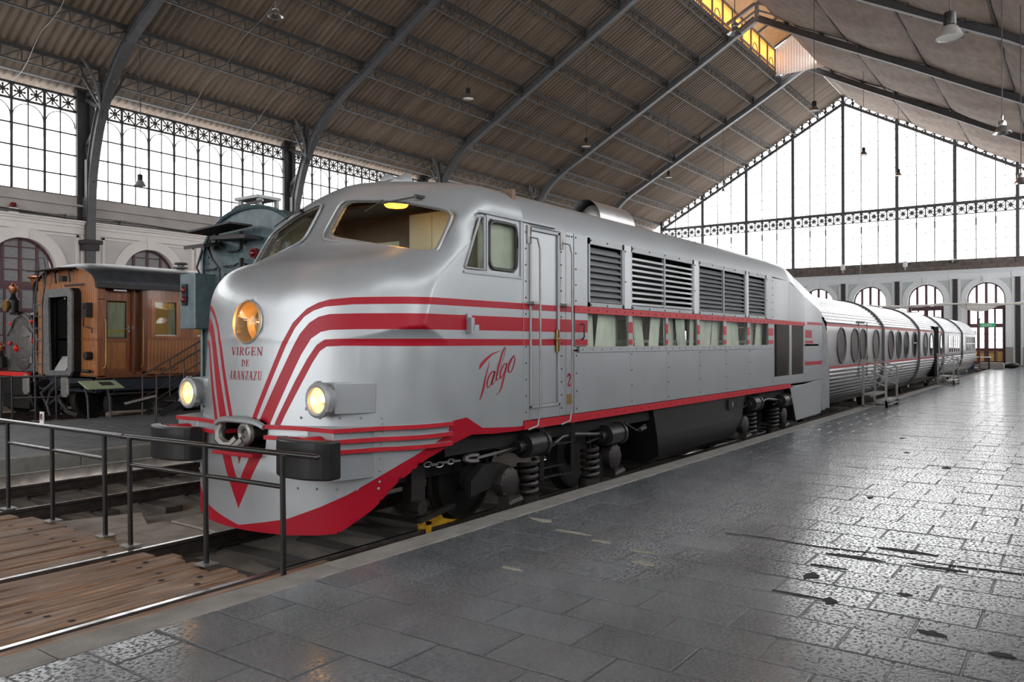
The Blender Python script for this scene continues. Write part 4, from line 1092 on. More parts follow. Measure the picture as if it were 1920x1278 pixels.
LOCO = empty('diesel_locomotive', (XS, YC, RZ), 'silver streamlined diesel locomotive with red bands and a red V on its nose', 'locomotive')
def build_nose():
    h = .025
    V, Q = surface_nets(carved, (4.475, YC-1.65, -.16), (NX1+.15, YC+1.65, 3.56), h)
    V = project(V, carved, 6)
    # draw the rim of the skirt onto both the skin and its cut line
    rim = (np.abs(nose(V[:, 0], V[:, 1], V[:, 2])) < .016) & (np.abs(V[:, 2]-bottom_cut(ucoord(V))) < .018) & (V[:, 2] < 1.1)
    for _ in range(4):
        R = V[rim]; R[:, 2] = bottom_cut(ucoord(R)); e = .002
        f0 = nose(*R.T); gx = (nose(R[:, 0]+e, R[:, 1], R[:, 2])-f0)/e; gy = (nose(R[:, 0], R[:, 1]+e, R[:, 2])-f0)/e; k = f0/np.maximum(gx*gx+gy*gy, .3)
        R[:, 0] -= k*gx; R[:, 1] -= k*gy; V[rim] = R
    u = ucoord(V)
    keep_v = (V[:, 0] < NX1+.012)
    kq = keep_v[Q].all(1); Q = Q[kq]
    used = np.unique(Q); re = -np.ones(len(V), int); re[used] = np.arange(len(used)); V = V[used]; Q = re[Q]
    # finer quads: one simple split for crisp paint edges
    me = bpy.data.meshes.new('body_shell'); me.from_pydata((V-np.array(LOCO.location)).tolist(), [], Q.tolist())
    me.materials.append(MT['livery'])
    bm = bmesh.new(); bm.from_mesh(me); bmesh.ops.remove_doubles(bm, verts=bm.verts, dist=.0008)
    # split the quads near a paint edge twice for crisp paint
    for _ in range(2):
        P = np.array([v.co for v in bm.verts])+np.array(LOCO.location); fld = paint_field(ucoord(P), P[:, 2]); sgn = fld > 0
        bm.verts.index_update()
        es = {e for f in bm.faces if len({bool(sgn[v.index]) for v in f.verts}) == 2 for e in f.edges}
        bmesh.ops.subdivide_edges(bm, edges=list(es), cuts=1, use_grid_fill=True)
    bmesh.ops.triangulate(bm, faces=[f for f in bm.faces if len(f.verts) > 4])
    bmesh.ops.recalc_face_normals(bm, faces=bm.faces); bm.to_mesh(me); bm.free()
    P = np.array([v.co for v in me.vertices])+np.array(LOCO.location)
    fld = paint_field(ucoord(P), P[:, 2])
    inner = carved(P[:, 0], P[:, 1], P[:, 2]) ; dep = nose(P[:, 0], P[:, 1], P[:, 2]); fld = np.where(dep < -.03, -1, fld)
    at = me.attributes.new('livery', 'FLOAT', 'POINT'); at.data.foreach_set('value', fld.astype(np.float32))
    me.materials.append(MT['interior']); me.materials.append(MT['grime'])
    C = np.zeros(len(me.polygons)*3); me.polygons.foreach_get('center', C); C = C.reshape(-1, 3)+np.array(LOCO.location)
    dc = nose(C[:, 0], C[:, 1], C[:, 2]); mi = np.where(dc < -.05, np.where(C[:, 2] > 1.7, np.where(C[:, 0] < 5.0, 0, 1), 2), 0); me.polygons.foreach_set('material_index', mi.astype(np.int32))
    me.polygons.foreach_set('use_smooth', [True]*len(me.polygons)); me.set_sharp_from_angle(angle=math.radians(50))
    o = bpy.data.objects.new('body_shell', me); COL.objects.link(o); o.parent = LOCO; ORG[o.name] = Vector(LOCO.location)
    return o
SHELL = build_nose()

def on_skin(y, z, x0=4.3, off=0.):
    """first point of the nose skin met going inwards along x"""
    xs = np.linspace(x0, 6.5, 1200); f = nose(xs, np.full_like(xs, YC+y), np.full_like(xs, z)); i = int(np.argmax(f < 0)); return (xs[i]-off, YC+y, z)

# windscreen panes, putty beads, wipers
def pane_mesh(sgn, inset, off, nb=40):
    pts = []
    n = len(PANE); cy, cz = .78, 2.86
    raw = []
    for i in range(n):
        p, q = PANE[i], PANE[(i+1) % n]
        for t in np.linspace(0, 1, 10)[:-1]: raw.append((p[0]+(q[0]-p[0])*t, p[1]+(q[1]-p[1])*t))
    # soften the corners
    R = np.array(raw)
    for _ in range(3): R = .5*R+.25*(np.roll(R, 1, 0)+np.roll(R, -1, 0))
    C0 = np.array((cy, cz)); R = C0+(R-C0)*(1-inset)
    def X(y, z): return 5.385+.36*math.sqrt(y*y+.03)-.06+.64*(z-2.6)-.006
    return [(X(y, z)-off, YC+sgn*y, z) for y, z in R], (X(*C0)-off, YC+sgn*cy, cz)
for sgn in (-1, 1):
    ring, c = pane_mesh(sgn, -.0, -.035)
    g = MB(); n = len(ring); g.add(ring+[c], [(i, (i+1) % n, n) for i in range(n)]); g.build('windscreen_pane', MT['glass'], LOCO, smooth=True)
    b = MB(); r2, _ = pane_mesh(sgn, .01, -.012); b.tube(r2+[r2[0], r2[1]], .017, 6, cap=False); b.build('window_putty', MT['grey_gasket'], LOCO, smooth=True)
    b = MB(); r2, _ = pane_mesh(sgn, -.045, .024); b.tube(r2+[r2[0], r2[1]], .015, 6, cap=False); b.build('pressed_bead', MT['silver'], LOCO, smooth=True)
    w = MB(); y = sgn*1.0 if sgn < 0 else sgn*.62
    p = (5.96+.36*abs(y)-.36*.62, YC+y, 3.19); X = lambda yy, zz: 5.385+.36*math.sqrt(yy*yy+.03)-.06+.64*(zz-2.6)-.03
    a = (X(y, 3.17)-.04, YC+y, 3.18); t = (X(y+.38, 3.02)-.05, YC+y+.38, 3.09)
    w.cyl((a[0]+.10, a[1], a[2]), (a[0]-.03, a[1], a[2]), .022, 8); w.tube([a, ((a[0]+t[0])/2-.02, (a[1]+t[1])/2, (a[2]+t[2])/2), t], .009, 6); w.tube([(t[0], t[1]-.14, t[2]+.045), (t[0], t[1]+.12, t[2]-.045)], .007, 5)
    w.build('wiper', MT['iron_dark'], LOCO)
# cab side windows (near side: quarter light and sliding window)
for s in (-1, 1):
    yy = YC+s*(HB-.02)
    g = MB(); g.prism(QUARTER, 'xz', yy, yy+.004); g.build('quarter_light', MT['glass'], LOCO)
    if s < 0:
        b = MB(); q = [(p[0], yy-.024, p[1]) for p in QUARTER]; b.tube(q+[q[0]], .013, 6); b.build('quarter_light_frame', MT['silver_dull'], LOCO)
        rr = [(6.70+.245*np.sign(math.cos(t))*abs(math.cos(t))**.35, 2.705+.245*np.sign(math.sin(t))*abs(math.sin(t))**.35) for t in np.linspace(0, 2*PI, 49)[:-1]]
        g = MB(); g.prism(rr, 'xz', yy-.012, yy-.006); g.build('sliding_window', MT['glass'], LOCO)
        b = MB(); q = [(p[0], yy-.018, p[1]) for p in rr]; b.tube(q+[q[0], q[1]], .020, 6, cap=False); b.build('window_gasket', MT['gasket'], LOCO, smooth=True)
        b = MB()
        for a in ((6.40, 2.43, 6.425, 3.0), (7.0, 2.40, 7.025, 3.02)): b.box((a[0], SIDE-.012, a[1]), (a[2], SIDE+.01, a[3]))
        b.box((6.04, SIDE-.014, 2.385), (7.03, SIDE+.01, 2.41)); b.box((6.28, SIDE-.022, 3.005), (7.70, SIDE+.01, 3.03)); b.build('window_moulding', MT['silver_dull'], LOCO)
        b = MB(); b.box((6.45, yy+.03, 2.46), (6.96, yy+.035, 2.98)); b.build('window_blind', MT.setdefault('blind', mat('pale_blind', (.52, .53, .47), .8, var=.2, vscale=4)), LOCO)
    else:
        g = MB(); g.prism(SLIDER, 'xz', yy, yy+.004); g.build('sliding_window', MT['glass'], LOCO)
# cab interior
b = MB(); b.box((6.98, YC-1.46, 1.8), (7.05, YC+1.46, 3.36)); b.build('cab_rear_wall', MT['interior_brown'], LOCO); b = MB(); b.box((6.96, YC-1.46, 1.8), (6.98, YC+1.46, 2.92)); b.build('cab_dado', MT['interior'], LOCO)  # upper wall brown stands for the ceiling mirrored in the windscreen
b = MB(); b.box((5.75, YC-1.40, 1.80), (7.05, YC+1.40, 1.84)); b.box((5.9, YC-1.4, 1.84), (6.2, YC+1.4, 2.5)); b.build('cab_console', MT['interior_dark'], LOCO)
b = MB(); b.box((6.72, YC-1.0, 1.84), (6.96, YC-.21, 3.16)); b.box((6.712, YC-.55, 1.9), (6.72, YC-.54, 3.14)); b.build('cab_cupboard', MT['interior'], LOCO)
b = MB(); b.box((6.94, YC-.18, 1.84), (6.97, YC+.16, 2.96)); b.build('cab_inner_door', MT['interior_dark'], LOCO)
b = MB(); b.prism([(6.30, 3.22), (7.0, 3.24), (7.0, 3.26), (6.30, 3.24)], 'xz', YC-1.2, YC+1.2); b.build('cab_ceiling', MT['interior_dark'], LOCO)
b = MB(); b.lathe([(.0, -.10), (.11, -.10), (.13, -.07), (.14, 0), (.10, .01)], (6.15, YC-.55, 3.24), n=8); b.build('ceiling_lamp', MT['amber'], LOCO)
ld = bpy.data.lights.new('cab_lamp', 'POINT'); ld.energy = 1.6; ld.color = (1, .45, .08); ld.shadow_soft_size = .1
lo = bpy.data.objects.new('cab_lamp', ld); COL.objects.link(lo); lo.location = (6.15, YC-.55, 3.05)
# central headlamp in its round recess
b = MB(); b.lathe([(.20, .0), (.20, .16), (.15, .24), (.06, .29), (0, .30)], (4.68, YC, 1.905), axis=(1, 0, -.06), n=28, cap=False); b.build('headlamp_bowl', MT['reflector'], LOCO, smooth=True)
b = MB(); b.sphere((4.84, YC, 1.905), .04, 10, 8); b.build('headlamp_bulb', MT['chrome'], LOCO, smooth=True)
b = MB(); b.lathe([(.195, .0), (.18, -.028), (.13, -.055), (.07, -.07), (.0, -.074)], (4.735, YC, 1.905), axis=(1, 0, -.06), n=28, cap=False); b.build('headlamp_lens', MT['lamp_glass'], LOCO, smooth=True)
b = MB(); b.tube([(on_skin(.202*math.cos(t), 1.905+.202*math.sin(t))[0], YC+.202*math.cos(t), 1.905+.202*math.sin(t)) for t in np.linspace(0, 2*PI, 40)], .012, 6, cap=False); b.build('headlamp_rim', MT['silver'], LOCO, smooth=True)
ld = bpy.data.lights.new('headlamp_light', 'POINT'); ld.energy = 1.2; ld.color = (1, .62, .28); ld.shadow_soft_size = .03
lo = bpy.data.objects.new('headlamp_light', ld); COL.objects.link(lo); lo.location = (4.80, YC-.05, 1.90)

# buffer housing, ribs, lamps, buffers -- both sides
ZR = (.94, .845, .755)
def rib_path(s, z):
    P = [u_point(s*a, z, .05) for a in (.36, .50, .66)]
    if True:
        P += [(4.70, YC-s*.83, z), (4.70, YC-s*1.19, z)]
    P += [u_point(s*a, z, .055) for a in (1.45, 1.62, 1.80, 2.0, 2.19)]
    return P
for s in (1, -1):
    for i, z in enumerate(ZR):
        P = rib_path(s, z)
        if i == 2: P = P[4:]
        if i == 2:
            P = [(4.70, YC-s*1.10, z)]+P
        b = MB(); hh = .019
        inn = []
        for p in P:
            c = np.array((6.2, YC, 0)); d = c-np.array((p[0], p[1], 0)); d = d/np.linalg.norm(d); inn.append((p[0]+d[0]*.22, p[1]+d[1]*.22))
        n = len(P)
        b.mat(0).add([(p[0], p[1], z-hh) for p in P]+[(p[0], p[1], z+hh) for p in P], [(k, k+1, n+k+1, n+k) for k in range(n-1)])
        b.mat(1).add([(p[0], p[1], z+hh) for p in P]+[(q[0], q[1], z+hh) for q in inn], [(k, k+1, n+k+1, n+k) for k in range(n-1)])
        b.mat(0).add([(p[0], p[1], z-hh) for p in P]+[(q[0], q[1], z-hh) for q in inn], [(k, k+1, n+k+1, n+k) for k in range(n-1)])
        b.mat(0).add([(P[-1][0], P[-1][1], z-hh), (P[-1][0], P[-1][1], z+hh), (inn[-1][0], inn[-1][1], z+hh), (inn[-1][0], inn[-1][1], z-hh)], [(0, 1, 2, 3)])
        b.mat(0).add([(P[0][0], P[0][1], z-hh), (P[0][0], P[0][1], z+hh), (inn[0][0], inn[0][1], z+hh), (inn[0][0], inn[0][1], z-hh)], [(0, 1, 2, 3)])
        b.build('bumper_rib', [MT['red_trim'], MT['silver']], LOCO)
    p1, p2 = u_point(s*1.40, .7, .012), u_point(s*.78, .7, -.05)
    poly = [(p2[0], p2[1]), (4.715, YC-s*.84), (4.715, YC-s*1.175), (p1[0], p1[1]), (5.5, YC-s*1.0)]
    b = MB(); b.prism(poly, 'xy', .50, .955); b.build('buffer_housing', MT['silver'], LOCO, bevel=.006)
    # rivets of the apron plate
    b = MB()
    for a in np.linspace(.72, 1.46, 5): b.sphere(u_point(s*a, 1.03, .0), .013, 8, 5); b.sphere(u_point(s*a, .40, .0), .013, 8, 5)
    for z in (.46, .56, .67, .80, .90, .98): b.sphere(u_point(s*1.47, z, .0), .013, 8, 5)
    b.build('apron_rivets', MT['silver_dull'], LOCO, kind='stuff')
    # lamp box and lamp
    q1, q2 = u_point(s*1.40, 1.2, .010), u_point(s*.72, 1.2, -.02)
    b = MB(); b.prism([(4.80, YC-s*.86), (4.80, YC-s*1.10), (q1[0], q1[1]), (5.5, YC-s*1.0), (q2[0]+.05, q2[1])], 'xy', 1.075, 1.35); b.build('lamp_box', MT['silver'], LOCO, bevel=.006)
    lc = (4.80, YC-s*.985, 1.20)
    b = MB(); b.lathe([(.14, 0), (.15, -.06), (.158, -.07), (.158, -.10), (.135, -.115), (.115, -.112), (.112, -.09)], lc, axis=(1, 0, 0), n=26, cap=False); rim = b.build('side_lamp_rim', MT['silver_dull'], LOCO, smooth=True)
    b = MB()
    for a in (PI/2, PI/2+2.1, PI/2-2.1): b.cbox((4.715, lc[1]+.155*math.cos(a), lc[2]+.155*math.sin(a)), (.05, .03, .03))
    b.build('lamp_clip', MT['steel'], rim)
    b = MB(); b.lathe([(.113, -.085), (.10, -.04), (.06, .0), (0, .01)], lc, axis=(1, 0, 0), n=22, cap=False); b.build('lamp_bowl', MT['reflector_lit'], rim, smooth=True)
    b = MB(); b.sphere((4.765, lc[1]-.02, 1.215), .035, 10, 8); b.build('lamp_bulb', MT['bulb'], rim, smooth=True)
    b = MB(); b.lathe([(.113, -.095), (.08, -.108), (.0, -.114)], lc, axis=(1, 0, 0), n=22, cap=False); b.build('lamp_lens', MT['lamp_glass'], rim, smooth=True)
    ld = bpy.data.lights.new('side_lamp_light', 'POINT'); ld.energy = .8; ld.color = (1, .62, .28); ld.shadow_soft_size = .02
    lo = bpy.data.objects.new('side_lamp_light', ld); COL.objects.link(lo); lo.location = (4.745, lc[1], 1.20)
    # buffer: broad curved black plate on a round stem
    bc = (4.50, YC-s*1.0, .715)
    b = MB()
    def bp(u, v, d):
        a = (u-.5)*2; return (4.405+.10*a*a*a*a*.6+.06*a*a+d, bc[1]+a*.345, bc[2]-.165+.33*v)
    N = 15; V0 = [bp(i/(N-1), j, d) for d in (0, .13) for j in (0, 1) for i in range(N)]
    F = []
    for i in range(N-1):
        F += [(i, i+1, N+i+1, N+i), (2*N+i+1, 2*N+i, 3*N+i, 3*N+i+1), (N+i, N+i+1, 3*N+i+1, 3*N+i), (i+1, i, 2*N+i, 2*N+i+1)]
    F += [(0, N, 3*N, 2*N), (N-1, 3*N-1, 4*N-1, 2*N-1)]
    b.add(V0, F); bo = b.build('buffer', MT['black'], LOCO, bevel=.018)
    b = MB(); b.cyl((4.50, bc[1], .78), (4.72, bc[1], .78), .11, 16); b.build('buffer_stem', MT['red_trim'], bo, smooth=True)
# coupling mouth: dark box, hook, lip, shelf
b = MB(); b.box((4.75, YC-.36, .67), (5.3, YC+.36, .69)); b.box((5.25, YC-.37, .66), (5.3, YC+.37, 1.0)); b.build('mouth_lining', MT['grime'], LOCO)
b = MB()
P = [u_point(a, .99, .02) for a in np.linspace(-.36, .36, 15)]
b.tube([(p[0]-.03, p[1], .985-(.05*(abs(a)/.36)**4)) for p, a in zip(P, np.linspace(-.36, .36, 15))], .03, 6); b.build('mouth_lip', MT['silver'], LOCO, smooth=True)
b = MB(); b.prism([(4.53, YC-.30), (4.52, YC+.30), (4.8, YC+.30), (4.8, YC-.30)], 'xy', .655, .69); b.build('coupling_shelf', MT['red_trim'], LOCO, bevel=.006)
b = MB(); q = [(4.60+.0, YC+.02+.075*math.cos(t), .86+.075*math.sin(t)) for t in np.linspace(0, 2*PI, 18)]
b.tube([(4.63, p[1]-.10, p[2]) for p in q], .038, 8, cap=False); b.tube([(4.63, YC+.05, .80), (4.60, YC+.10, .74), (4.57, YC+.17, .74), (4.55, YC+.23, .80), (4.55, YC+.235, .88), (4.55, YC+.19, .93)], [.05, .055, .055, .05, .04, .015], 8)
b.tube([(4.63, YC-.08, .86), (4.9, YC-.08, .85), (5.3, YC, .85)], .05, 8); b.tube([(4.63, YC-.06, .79), (4.60, YC+.02, .72)], .06, 8); b.build('coupling_hook', MT.setdefault('hook', mat('oiled_steel', (.17, .165, .155), .45, .6, var=.2)), LOCO, smooth=True)

# lettering on the nose: thin serif capitals laid on the curved skin
def nose_text(txt, zc, hgt, width):
    b = MB(); L = stroke_text(MB(), txt, lambda u, v: (0, u, v), hgt); k = width/L
    def place(u, v): y = width/2-u*k; p = on_skin(y, zc-hgt/2+v, off=.004); return p
    stroke_text(b, txt, place, hgt); o = b.build('lettering', MT['red'], LOCO); return o
nose_text('VIRGEN', 1.628, .077, .475); nose_text('DE', 1.518, .060, .115); nose_text('ARANZAZU', 1.400, .083, .49)
# ---------------- body behind the cab
def sec(z0=3.02):
    """roof arch of the body, from the near gutter over to the far one: (y, z)"""
    out = []
    for y in np.linspace(-HB, HB, 41):
        zs = np.linspace(2.6, 3.6, 1500); v = nose(np.full_like(zs, 7.06), np.full_like(zs, YC+y), zs); i = int(np.argmax(v > 0)); out.append((YC+y, zs[i]))
    out[0] = (SIDE, 2.98); out[-1] = (YC+HB, 2.98)
    return out
S = sec()
b = MB()
stations = [(7.06, 0), (8.2, 0), (10, 0), (12, 0), (14, 0), (15.5, 0), (16.5, -.02), (16.8, -.05), (17.2, -.15), (18.9, -.52), (19.15, -.56)]
vs = [(x, y, z+dz*(1 if True else 0)) for x, dz in stations for y, z in S]
n = len(S); b.add(vs, [(i*n+k, (i+1)*n+k, (i+1)*n+k+1, i*n+k+1) for i in range(len(stations)-1) for k in range(n-1)])
b.build('roof_skin', MT['silver'], LOCO, smooth=True)
PANL, PSUB = .012, SIDE+.012
def side(b, x0, x1, z0, z1, d=PANL): b.box((x0+.003, SIDE-d+.006, z0+.003), (x1-.003, SIDE+.02, z1-.003)); return b
def panel(name, x0, x1, z0, z1, m=None, d=PANL, rivets=None, label=None):
    b = MB(); side(b, x0, x1, z0, z1, d); o = b.build(name, m or MT['silver'], LOCO, bevel=.003, label=label)
    if rivets:
        r = MB()
        for x, z in rivets: r.sphere((x, SIDE-d+.004, z), .011, 6, 4)
        r.build('rivets', MT['bolt'], o, kind='stuff')
    return o
MT['pale'] = mat('pale_green_cloth', (.76, .765, .72), .6, var=.15, vscale=3); MT['curtain_grey'] = mat('grey_cloth', (.36, .35, .32), .7, var=.3)  # pale serves the engine room and, with the grey, painted window reflections
# dark carcass behind the panels
b = MB(); b.box((7.06, YC-HB+.02, .80), (19.1, YC-HB+.03, 1.62)); b.box((7.06, YC-HB+.02, 2.06), (16.9, YC-HB+.03, 2.16)); b.box((7.06, YC+HB-.03, .80), (19.1, YC+HB, 1.62)); b.box((7.06, YC+HB-.03, 2.06), (19.1, YC+HB, 2.5)); [b.box((x, YC+HB-.03, 1.6), (x+.3, YC+HB, 2.1)) for x in np.arange(7.06, 19, 1.3)]; b.box((7.06, YC+HB-.03, 2.5), (16.8, YC+HB, 2.98)); b.box((7.06, SIDE+.02, .78), (19.1, YC+HB, .84)); b.box((7.06, SIDE+.02, 1.6), (8.45, SIDE+.03, 2.98)); b.box((15.25, SIDE+.02, 1.6), (15.6, SIDE+.03, 2.98)); b.box((15.5, SIDE+.02, 2.0), (16.9, SIDE+.03, 2.96))
b.prism([(16.85, 2.0), (19.1, 2.0), (19.1, 2.42), (16.85, 2.90)], 'xz', SIDE+.02, SIDE+.03)
b.build('carcass', MT['silver_dull'], LOCO)
b = MB(); b.box((7.1, YC-.35, .84), (15.5, YC+.5, 1.75)); b.box((9.2, YC-.3, 1.7), (9.9, YC+.4, 2.1)); b.box((12.4, YC-.3, 1.7), (12.9, YC+.4, 2.1)); b.build('engine_block', MT['pale'], LOCO)
b = MB()
for x in (9.0, 10.1, 11.4, 12.3, 13.4, 14.6): b.bar((x, SIDE+.35, 1.0), (x+.55, SIDE+.35, 2.15), .06, .05); b.box((x-.25, SIDE+.45, .9), (x-.05, SIDE+.75, 2.1))
b.box((8.3, SIDE+.3, 1.70), (15.3, SIDE+.36, 1.74)); b.build('engine_room_framing', MT['pale'], LOCO)
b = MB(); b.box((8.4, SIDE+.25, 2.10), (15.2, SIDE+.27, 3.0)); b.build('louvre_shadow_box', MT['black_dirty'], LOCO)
# cab door bay
vr = lambda x, z0, z1, k: [(x, z) for z in np.linspace(z0, z1, k)]
def red_bands(x0, x1, d=PANL):
    for z0, z1 in ((2.06, 2.127), (1.826, 1.974), (1.672, 1.742)):
        b = MB(); b.box((x0+.004, SIDE-d+.0045, z0), (x1-.004, SIDE-d+.012, z1)); b.build('red_band', MT['red'], LOCO)
panel('door_post', 7.06, 7.17, .86, 3.0, rivets=vr(7.10, .95, 2.9, 12)); red_bands(7.06, 7.17)
door = panel('cab_door', 7.20, 7.735, 1.02, 2.93, d=.004); red_bands(7.20, 7.735, .004)
b = MB()
for x0, x1, z0, z1 in ((7.17, 7.20, .98, 2.97), (7.735, 7.775, .98, 2.97), (7.17, 7.775, 2.93, 2.965), (7.17, 7.775, .985, 1.02)): b.box((x0, SIDE-.02, z0), (x1, SIDE+.01, z1))
b.build('door_frame', MT['silver_dull'], LOCO, bevel=.004)
b = MB(); b.box((7.70, SIDE-.02, 1.6), (7.76, SIDE-.008, 1.85)); h0 = b.build('lock_plate', MT['brass'], LOCO); b = MB(); b.tube([(7.735, SIDE-.015, 1.75), (7.735, SIDE-.06, 1.75), (7.60, SIDE-.065, 1.75)], .012, 6); b.build('door_handle', MT['brass'], h0)
panel('door_sill', 7.17, 7.775, .86, .985)
panel('door_post', 7.775, 7.92, .86, 3.0, rivets=vr(7.82, .95, 2.9, 14)); red_bands(7.775, 7.92)
panel('narrow_panel', 7.92, 8.10, .86, 3.0, rivets=[(x, 2.95) for x in (7.95, 8.0, 8.06)]); red_bands(7.92, 8.10)
panel('narrow_panel', 8.11, 8.43, 2.14, 3.0, rivets=vr(8.15, 2.2, 2.95, 5))
panel('hatch', 8.13, 8.43, 1.66, 2.06); 
for z0, z1 in ((1.826, 1.974), (1.672, 1.742)):
    b = MB(); b.box((8.135, SIDE-.0085, z0), (8.425, SIDE-.001, z1)); b.build('red_band', MT['red'], LOCO)
b = MB(); b.tube([(8.27, SIDE-.01, 1.93), (8.27, SIDE-.05, 1.92), (8.27, SIDE-.05, 1.77), (8.29, SIDE-.01, 1.74)], .010, 6); b.build('hatch_handle', MT['iron_dark'], LOCO)
b = MB(); stroke_text(b, '2', lambda u, v: (7.945+u, SIDE-.010, 1.19+v), .15); stroke_text(b, '2', lambda u, v: (7.952+u, SIDE-.0102, 1.196+v), .142); b.build('numeral', MT['red'], LOCO)
b = MB(); b.box((7.95, SIDE-.012, .985), (8.06, SIDE-.005, 1.10)); b.build('works_plate', MT['brass'], LOCO)
# handrails at the door
for x in (7.26, 7.93):
    b = MB(); b.tube([(x-.10, SIDE-.01, 2.86), (x-.02, SIDE-.07, 2.84), (x, SIDE-.09, 2.72), (x, SIDE-.09, 1.0), (x-.02, SIDE-.07, .80), (x-.12, SIDE-.01, .76)], .013, 8); b.box((x-.14, SIDE-.02, 2.78), (x-.07, SIDE-.003, 2.98)); b.box((x-.12, SIDE-.09, 2.12), (x+.01, SIDE-.003, 2.15)); b.build('handrail', MT['steel'], LOCO, smooth=True)
b = MB(); b.box((6.08, SIDE-.02, 1.92), (6.15, SIDE+.0, 1.99)); b.box((6.09, SIDE-.06, 1.80), (6.14, SIDE-.0, 1.95)); b.box((6.13, SIDE-.07, 1.82), (6.20, SIDE-.0, 1.88)); b.build('lamp_iron', MT['silver_dull'], LOCO)
# script lettering on the cab side
def script(b, strokes, place):
    for pts, ws in strokes:
        P = [np.array(p, float) for p in pts]; k = len(P); W = np.interp(np.linspace(0, 1, k), np.linspace(0, 1, len(ws)), ws)
        Q = smooth_path(P, 5); W = np.interp(np.linspace(0, 1, len(Q)), np.linspace(0, 1, k), W); L, R = [], []
        for i, q in enumerate(Q):
            t = Q[min(i+1, len(Q)-1)]-Q[max(i-1, 0)]; t = t/(np.linalg.norm(t)+1e-9); nn = np.array((-t[1], t[0]))*W[i]/2; L.append(q+nn); R.append(q-nn)
        n = len(Q); b.add([place(*p) for p in L]+[place(*p) for p in R], [(i, i+1, n+i+1, n+i) for i in range(n-1)])
SCR = [
 ([(235, 505), (275, 430), (360, 345), (480, 260), (630, 212)], [6, 46, 42, 24, 4]),
 ([(422, 385), (390, 480), (340, 660), (300, 840), (238, 990)], [3, 14, 22, 34, 6]),
 ([(512, 545), (450, 560), (395, 650), (370, 740), (385, 795), (440, 760), (490, 650), (515, 545), (465, 700), (455, 755), (490, 735), (530, 680)], [12, 22, 26, 26, 20, 8, 14, 22, 26, 20, 10, 6]),
 ([(530, 680), (610, 500), (690, 290), (712, 180), (700, 162), (660, 240), (590, 450), (545, 620), (545, 690), (590, 665)], [6, 6, 8, 10, 12, 26, 30, 28, 20, 8]),
 ([(740, 420), (690, 440), (630, 540), (605, 640), (625, 660), (690, 560), (742, 425), (690, 620), (640, 800), (590, 890), (515, 938)], [12, 20, 26, 24, 16, 8, 16, 28, 26, 14, 4]),
 ([(722, 575), (765, 510), (830, 370), (870, 305), (905, 300)], [4, 8, 10, 10, 8]),
 ([(870, 305), (810, 380), (770, 490), (780, 565), (815, 570), (870, 470), (898, 360), (870, 305)], [14, 26, 28, 20, 14, 18, 18, 12])]
b = MB(); script(b, SCR, lambda u, v: (6.29+(u-238)*(.67/670)*.93+.0, SIDE-.004, 1.13+(990-v)*(.525/830))); b.build('script_lettering', MT['red'], LOCO)
# louvre panels
LV = [(8.45, 9.37, 1, 9, True), (9.57, 11.68, 2, 9, False), (11.87, 14.04, 2, 10, True), (14.15, 15.16, 1, 10, True)]
for x0, x1, mids, ns, closed in LV:
    b = MB(); z0, z1 = 2.145, 2.985; f = .055
    b.box((x0, SIDE-.010, z1-.075), (x1, SIDE+.02, z1)); b.box((x0, SIDE-.010, z0), (x1, SIDE+.02, z0+.05)); b.box((x0, SIDE-.010, z0), (x0+.035, SIDE+.02, z1)); b.box((x1-.045, SIDE-.010, z0), (x1, SIDE+.02, z1))
    if mids == 2: xm = (x0+x1)/2; b.box((xm-.02, SIDE-.012, z0), (xm+.02, SIDE+.03, z1))
    o = b.build('louvre_frame', MT['silver_dull'], LOCO)
    r = MB()
    for x in np.linspace(x0+.05, x1-.04, 3 if mids == 1 else 5):
        for z in (z1-.03, z0+.02): r.sphere((x, SIDE-.012, z), .013, 6, 4)
    r.build('rivets', MT['bolt'], o, kind='stuff')
    zz = np.linspace(z0+.06, z1-.10, ns+1)
    first = None
    for k in range(ns):
        b = MB(); za, zb = zz[k], zz[k+1]; h = zb-za
        if closed: b.prism([(SIDE-.004, za), (SIDE+.006, za-.006), (SIDE+.085, zb-.002), (SIDE+.075, zb+.004)], 'yz', x0+.035, x1-.045)
        else: b.prism([(SIDE-.004, za+.002), (SIDE-.004, za+.03), (SIDE+.05, za+.045), (SIDE+.05, za+.037), (SIDE+.01, za+.008)], 'yz', x0+.035, x1-.045)
        if first is None: first = b.build('louvre_slat', MT['silver'], LOCO)
        else: inst(first, LOCO, (0, 0, zz[k]-zz[0]))
for x0, x1 in ((9.37, 9.57), (11.68, 11.87), (14.04, 14.15), (15.16, 15.50)): panel('louvre_post', x0, x1, 2.145, 2.985, d=.022, rivets=vr(x0+.03, 2.5, 2.9, 2) if x1-x0 > .15 else None)
# red rivet strip over the glazing and grey strip under it
b = MB(); b.box((8.11, SIDE-.016, 2.06), (17.74, SIDE+.01, 2.14)); o = b.build('red_strip', MT['red_trim'], LOCO)
r = MB()
for x in np.arange(8.2, 17.7, .235): r.sphere((x, SIDE-.017, 2.10), .012, 6, 4)
r.build('rivets', MT['bolt'], o, kind='stuff')
b = MB(); b.box((8.22, SIDE-.016, 1.585), (15.58, SIDE+.01, 1.655)); o = b.build('sill_strip', MT['silver_dull'], LOCO)
r = MB()
for x in np.arange(8.3, 15.5, .235): r.sphere((x, SIDE-.017, 1.62), .012, 6, 4)
r.build('rivets', MT['steel'], o, kind='stuff')
random.seed(3)
GL = [(8.45, 9.5), (9.61, 10.67), (10.74, 11.82), (11.92, 12.94), (13.07, 14.12), (14.23, 15.29)]
for x0, x1 in GL: b = MB(); b.box((x0, SIDE+.006, 1.655), (x1, SIDE+.012, 2.06)); b.build('side_window', MT['glass'], LOCO)
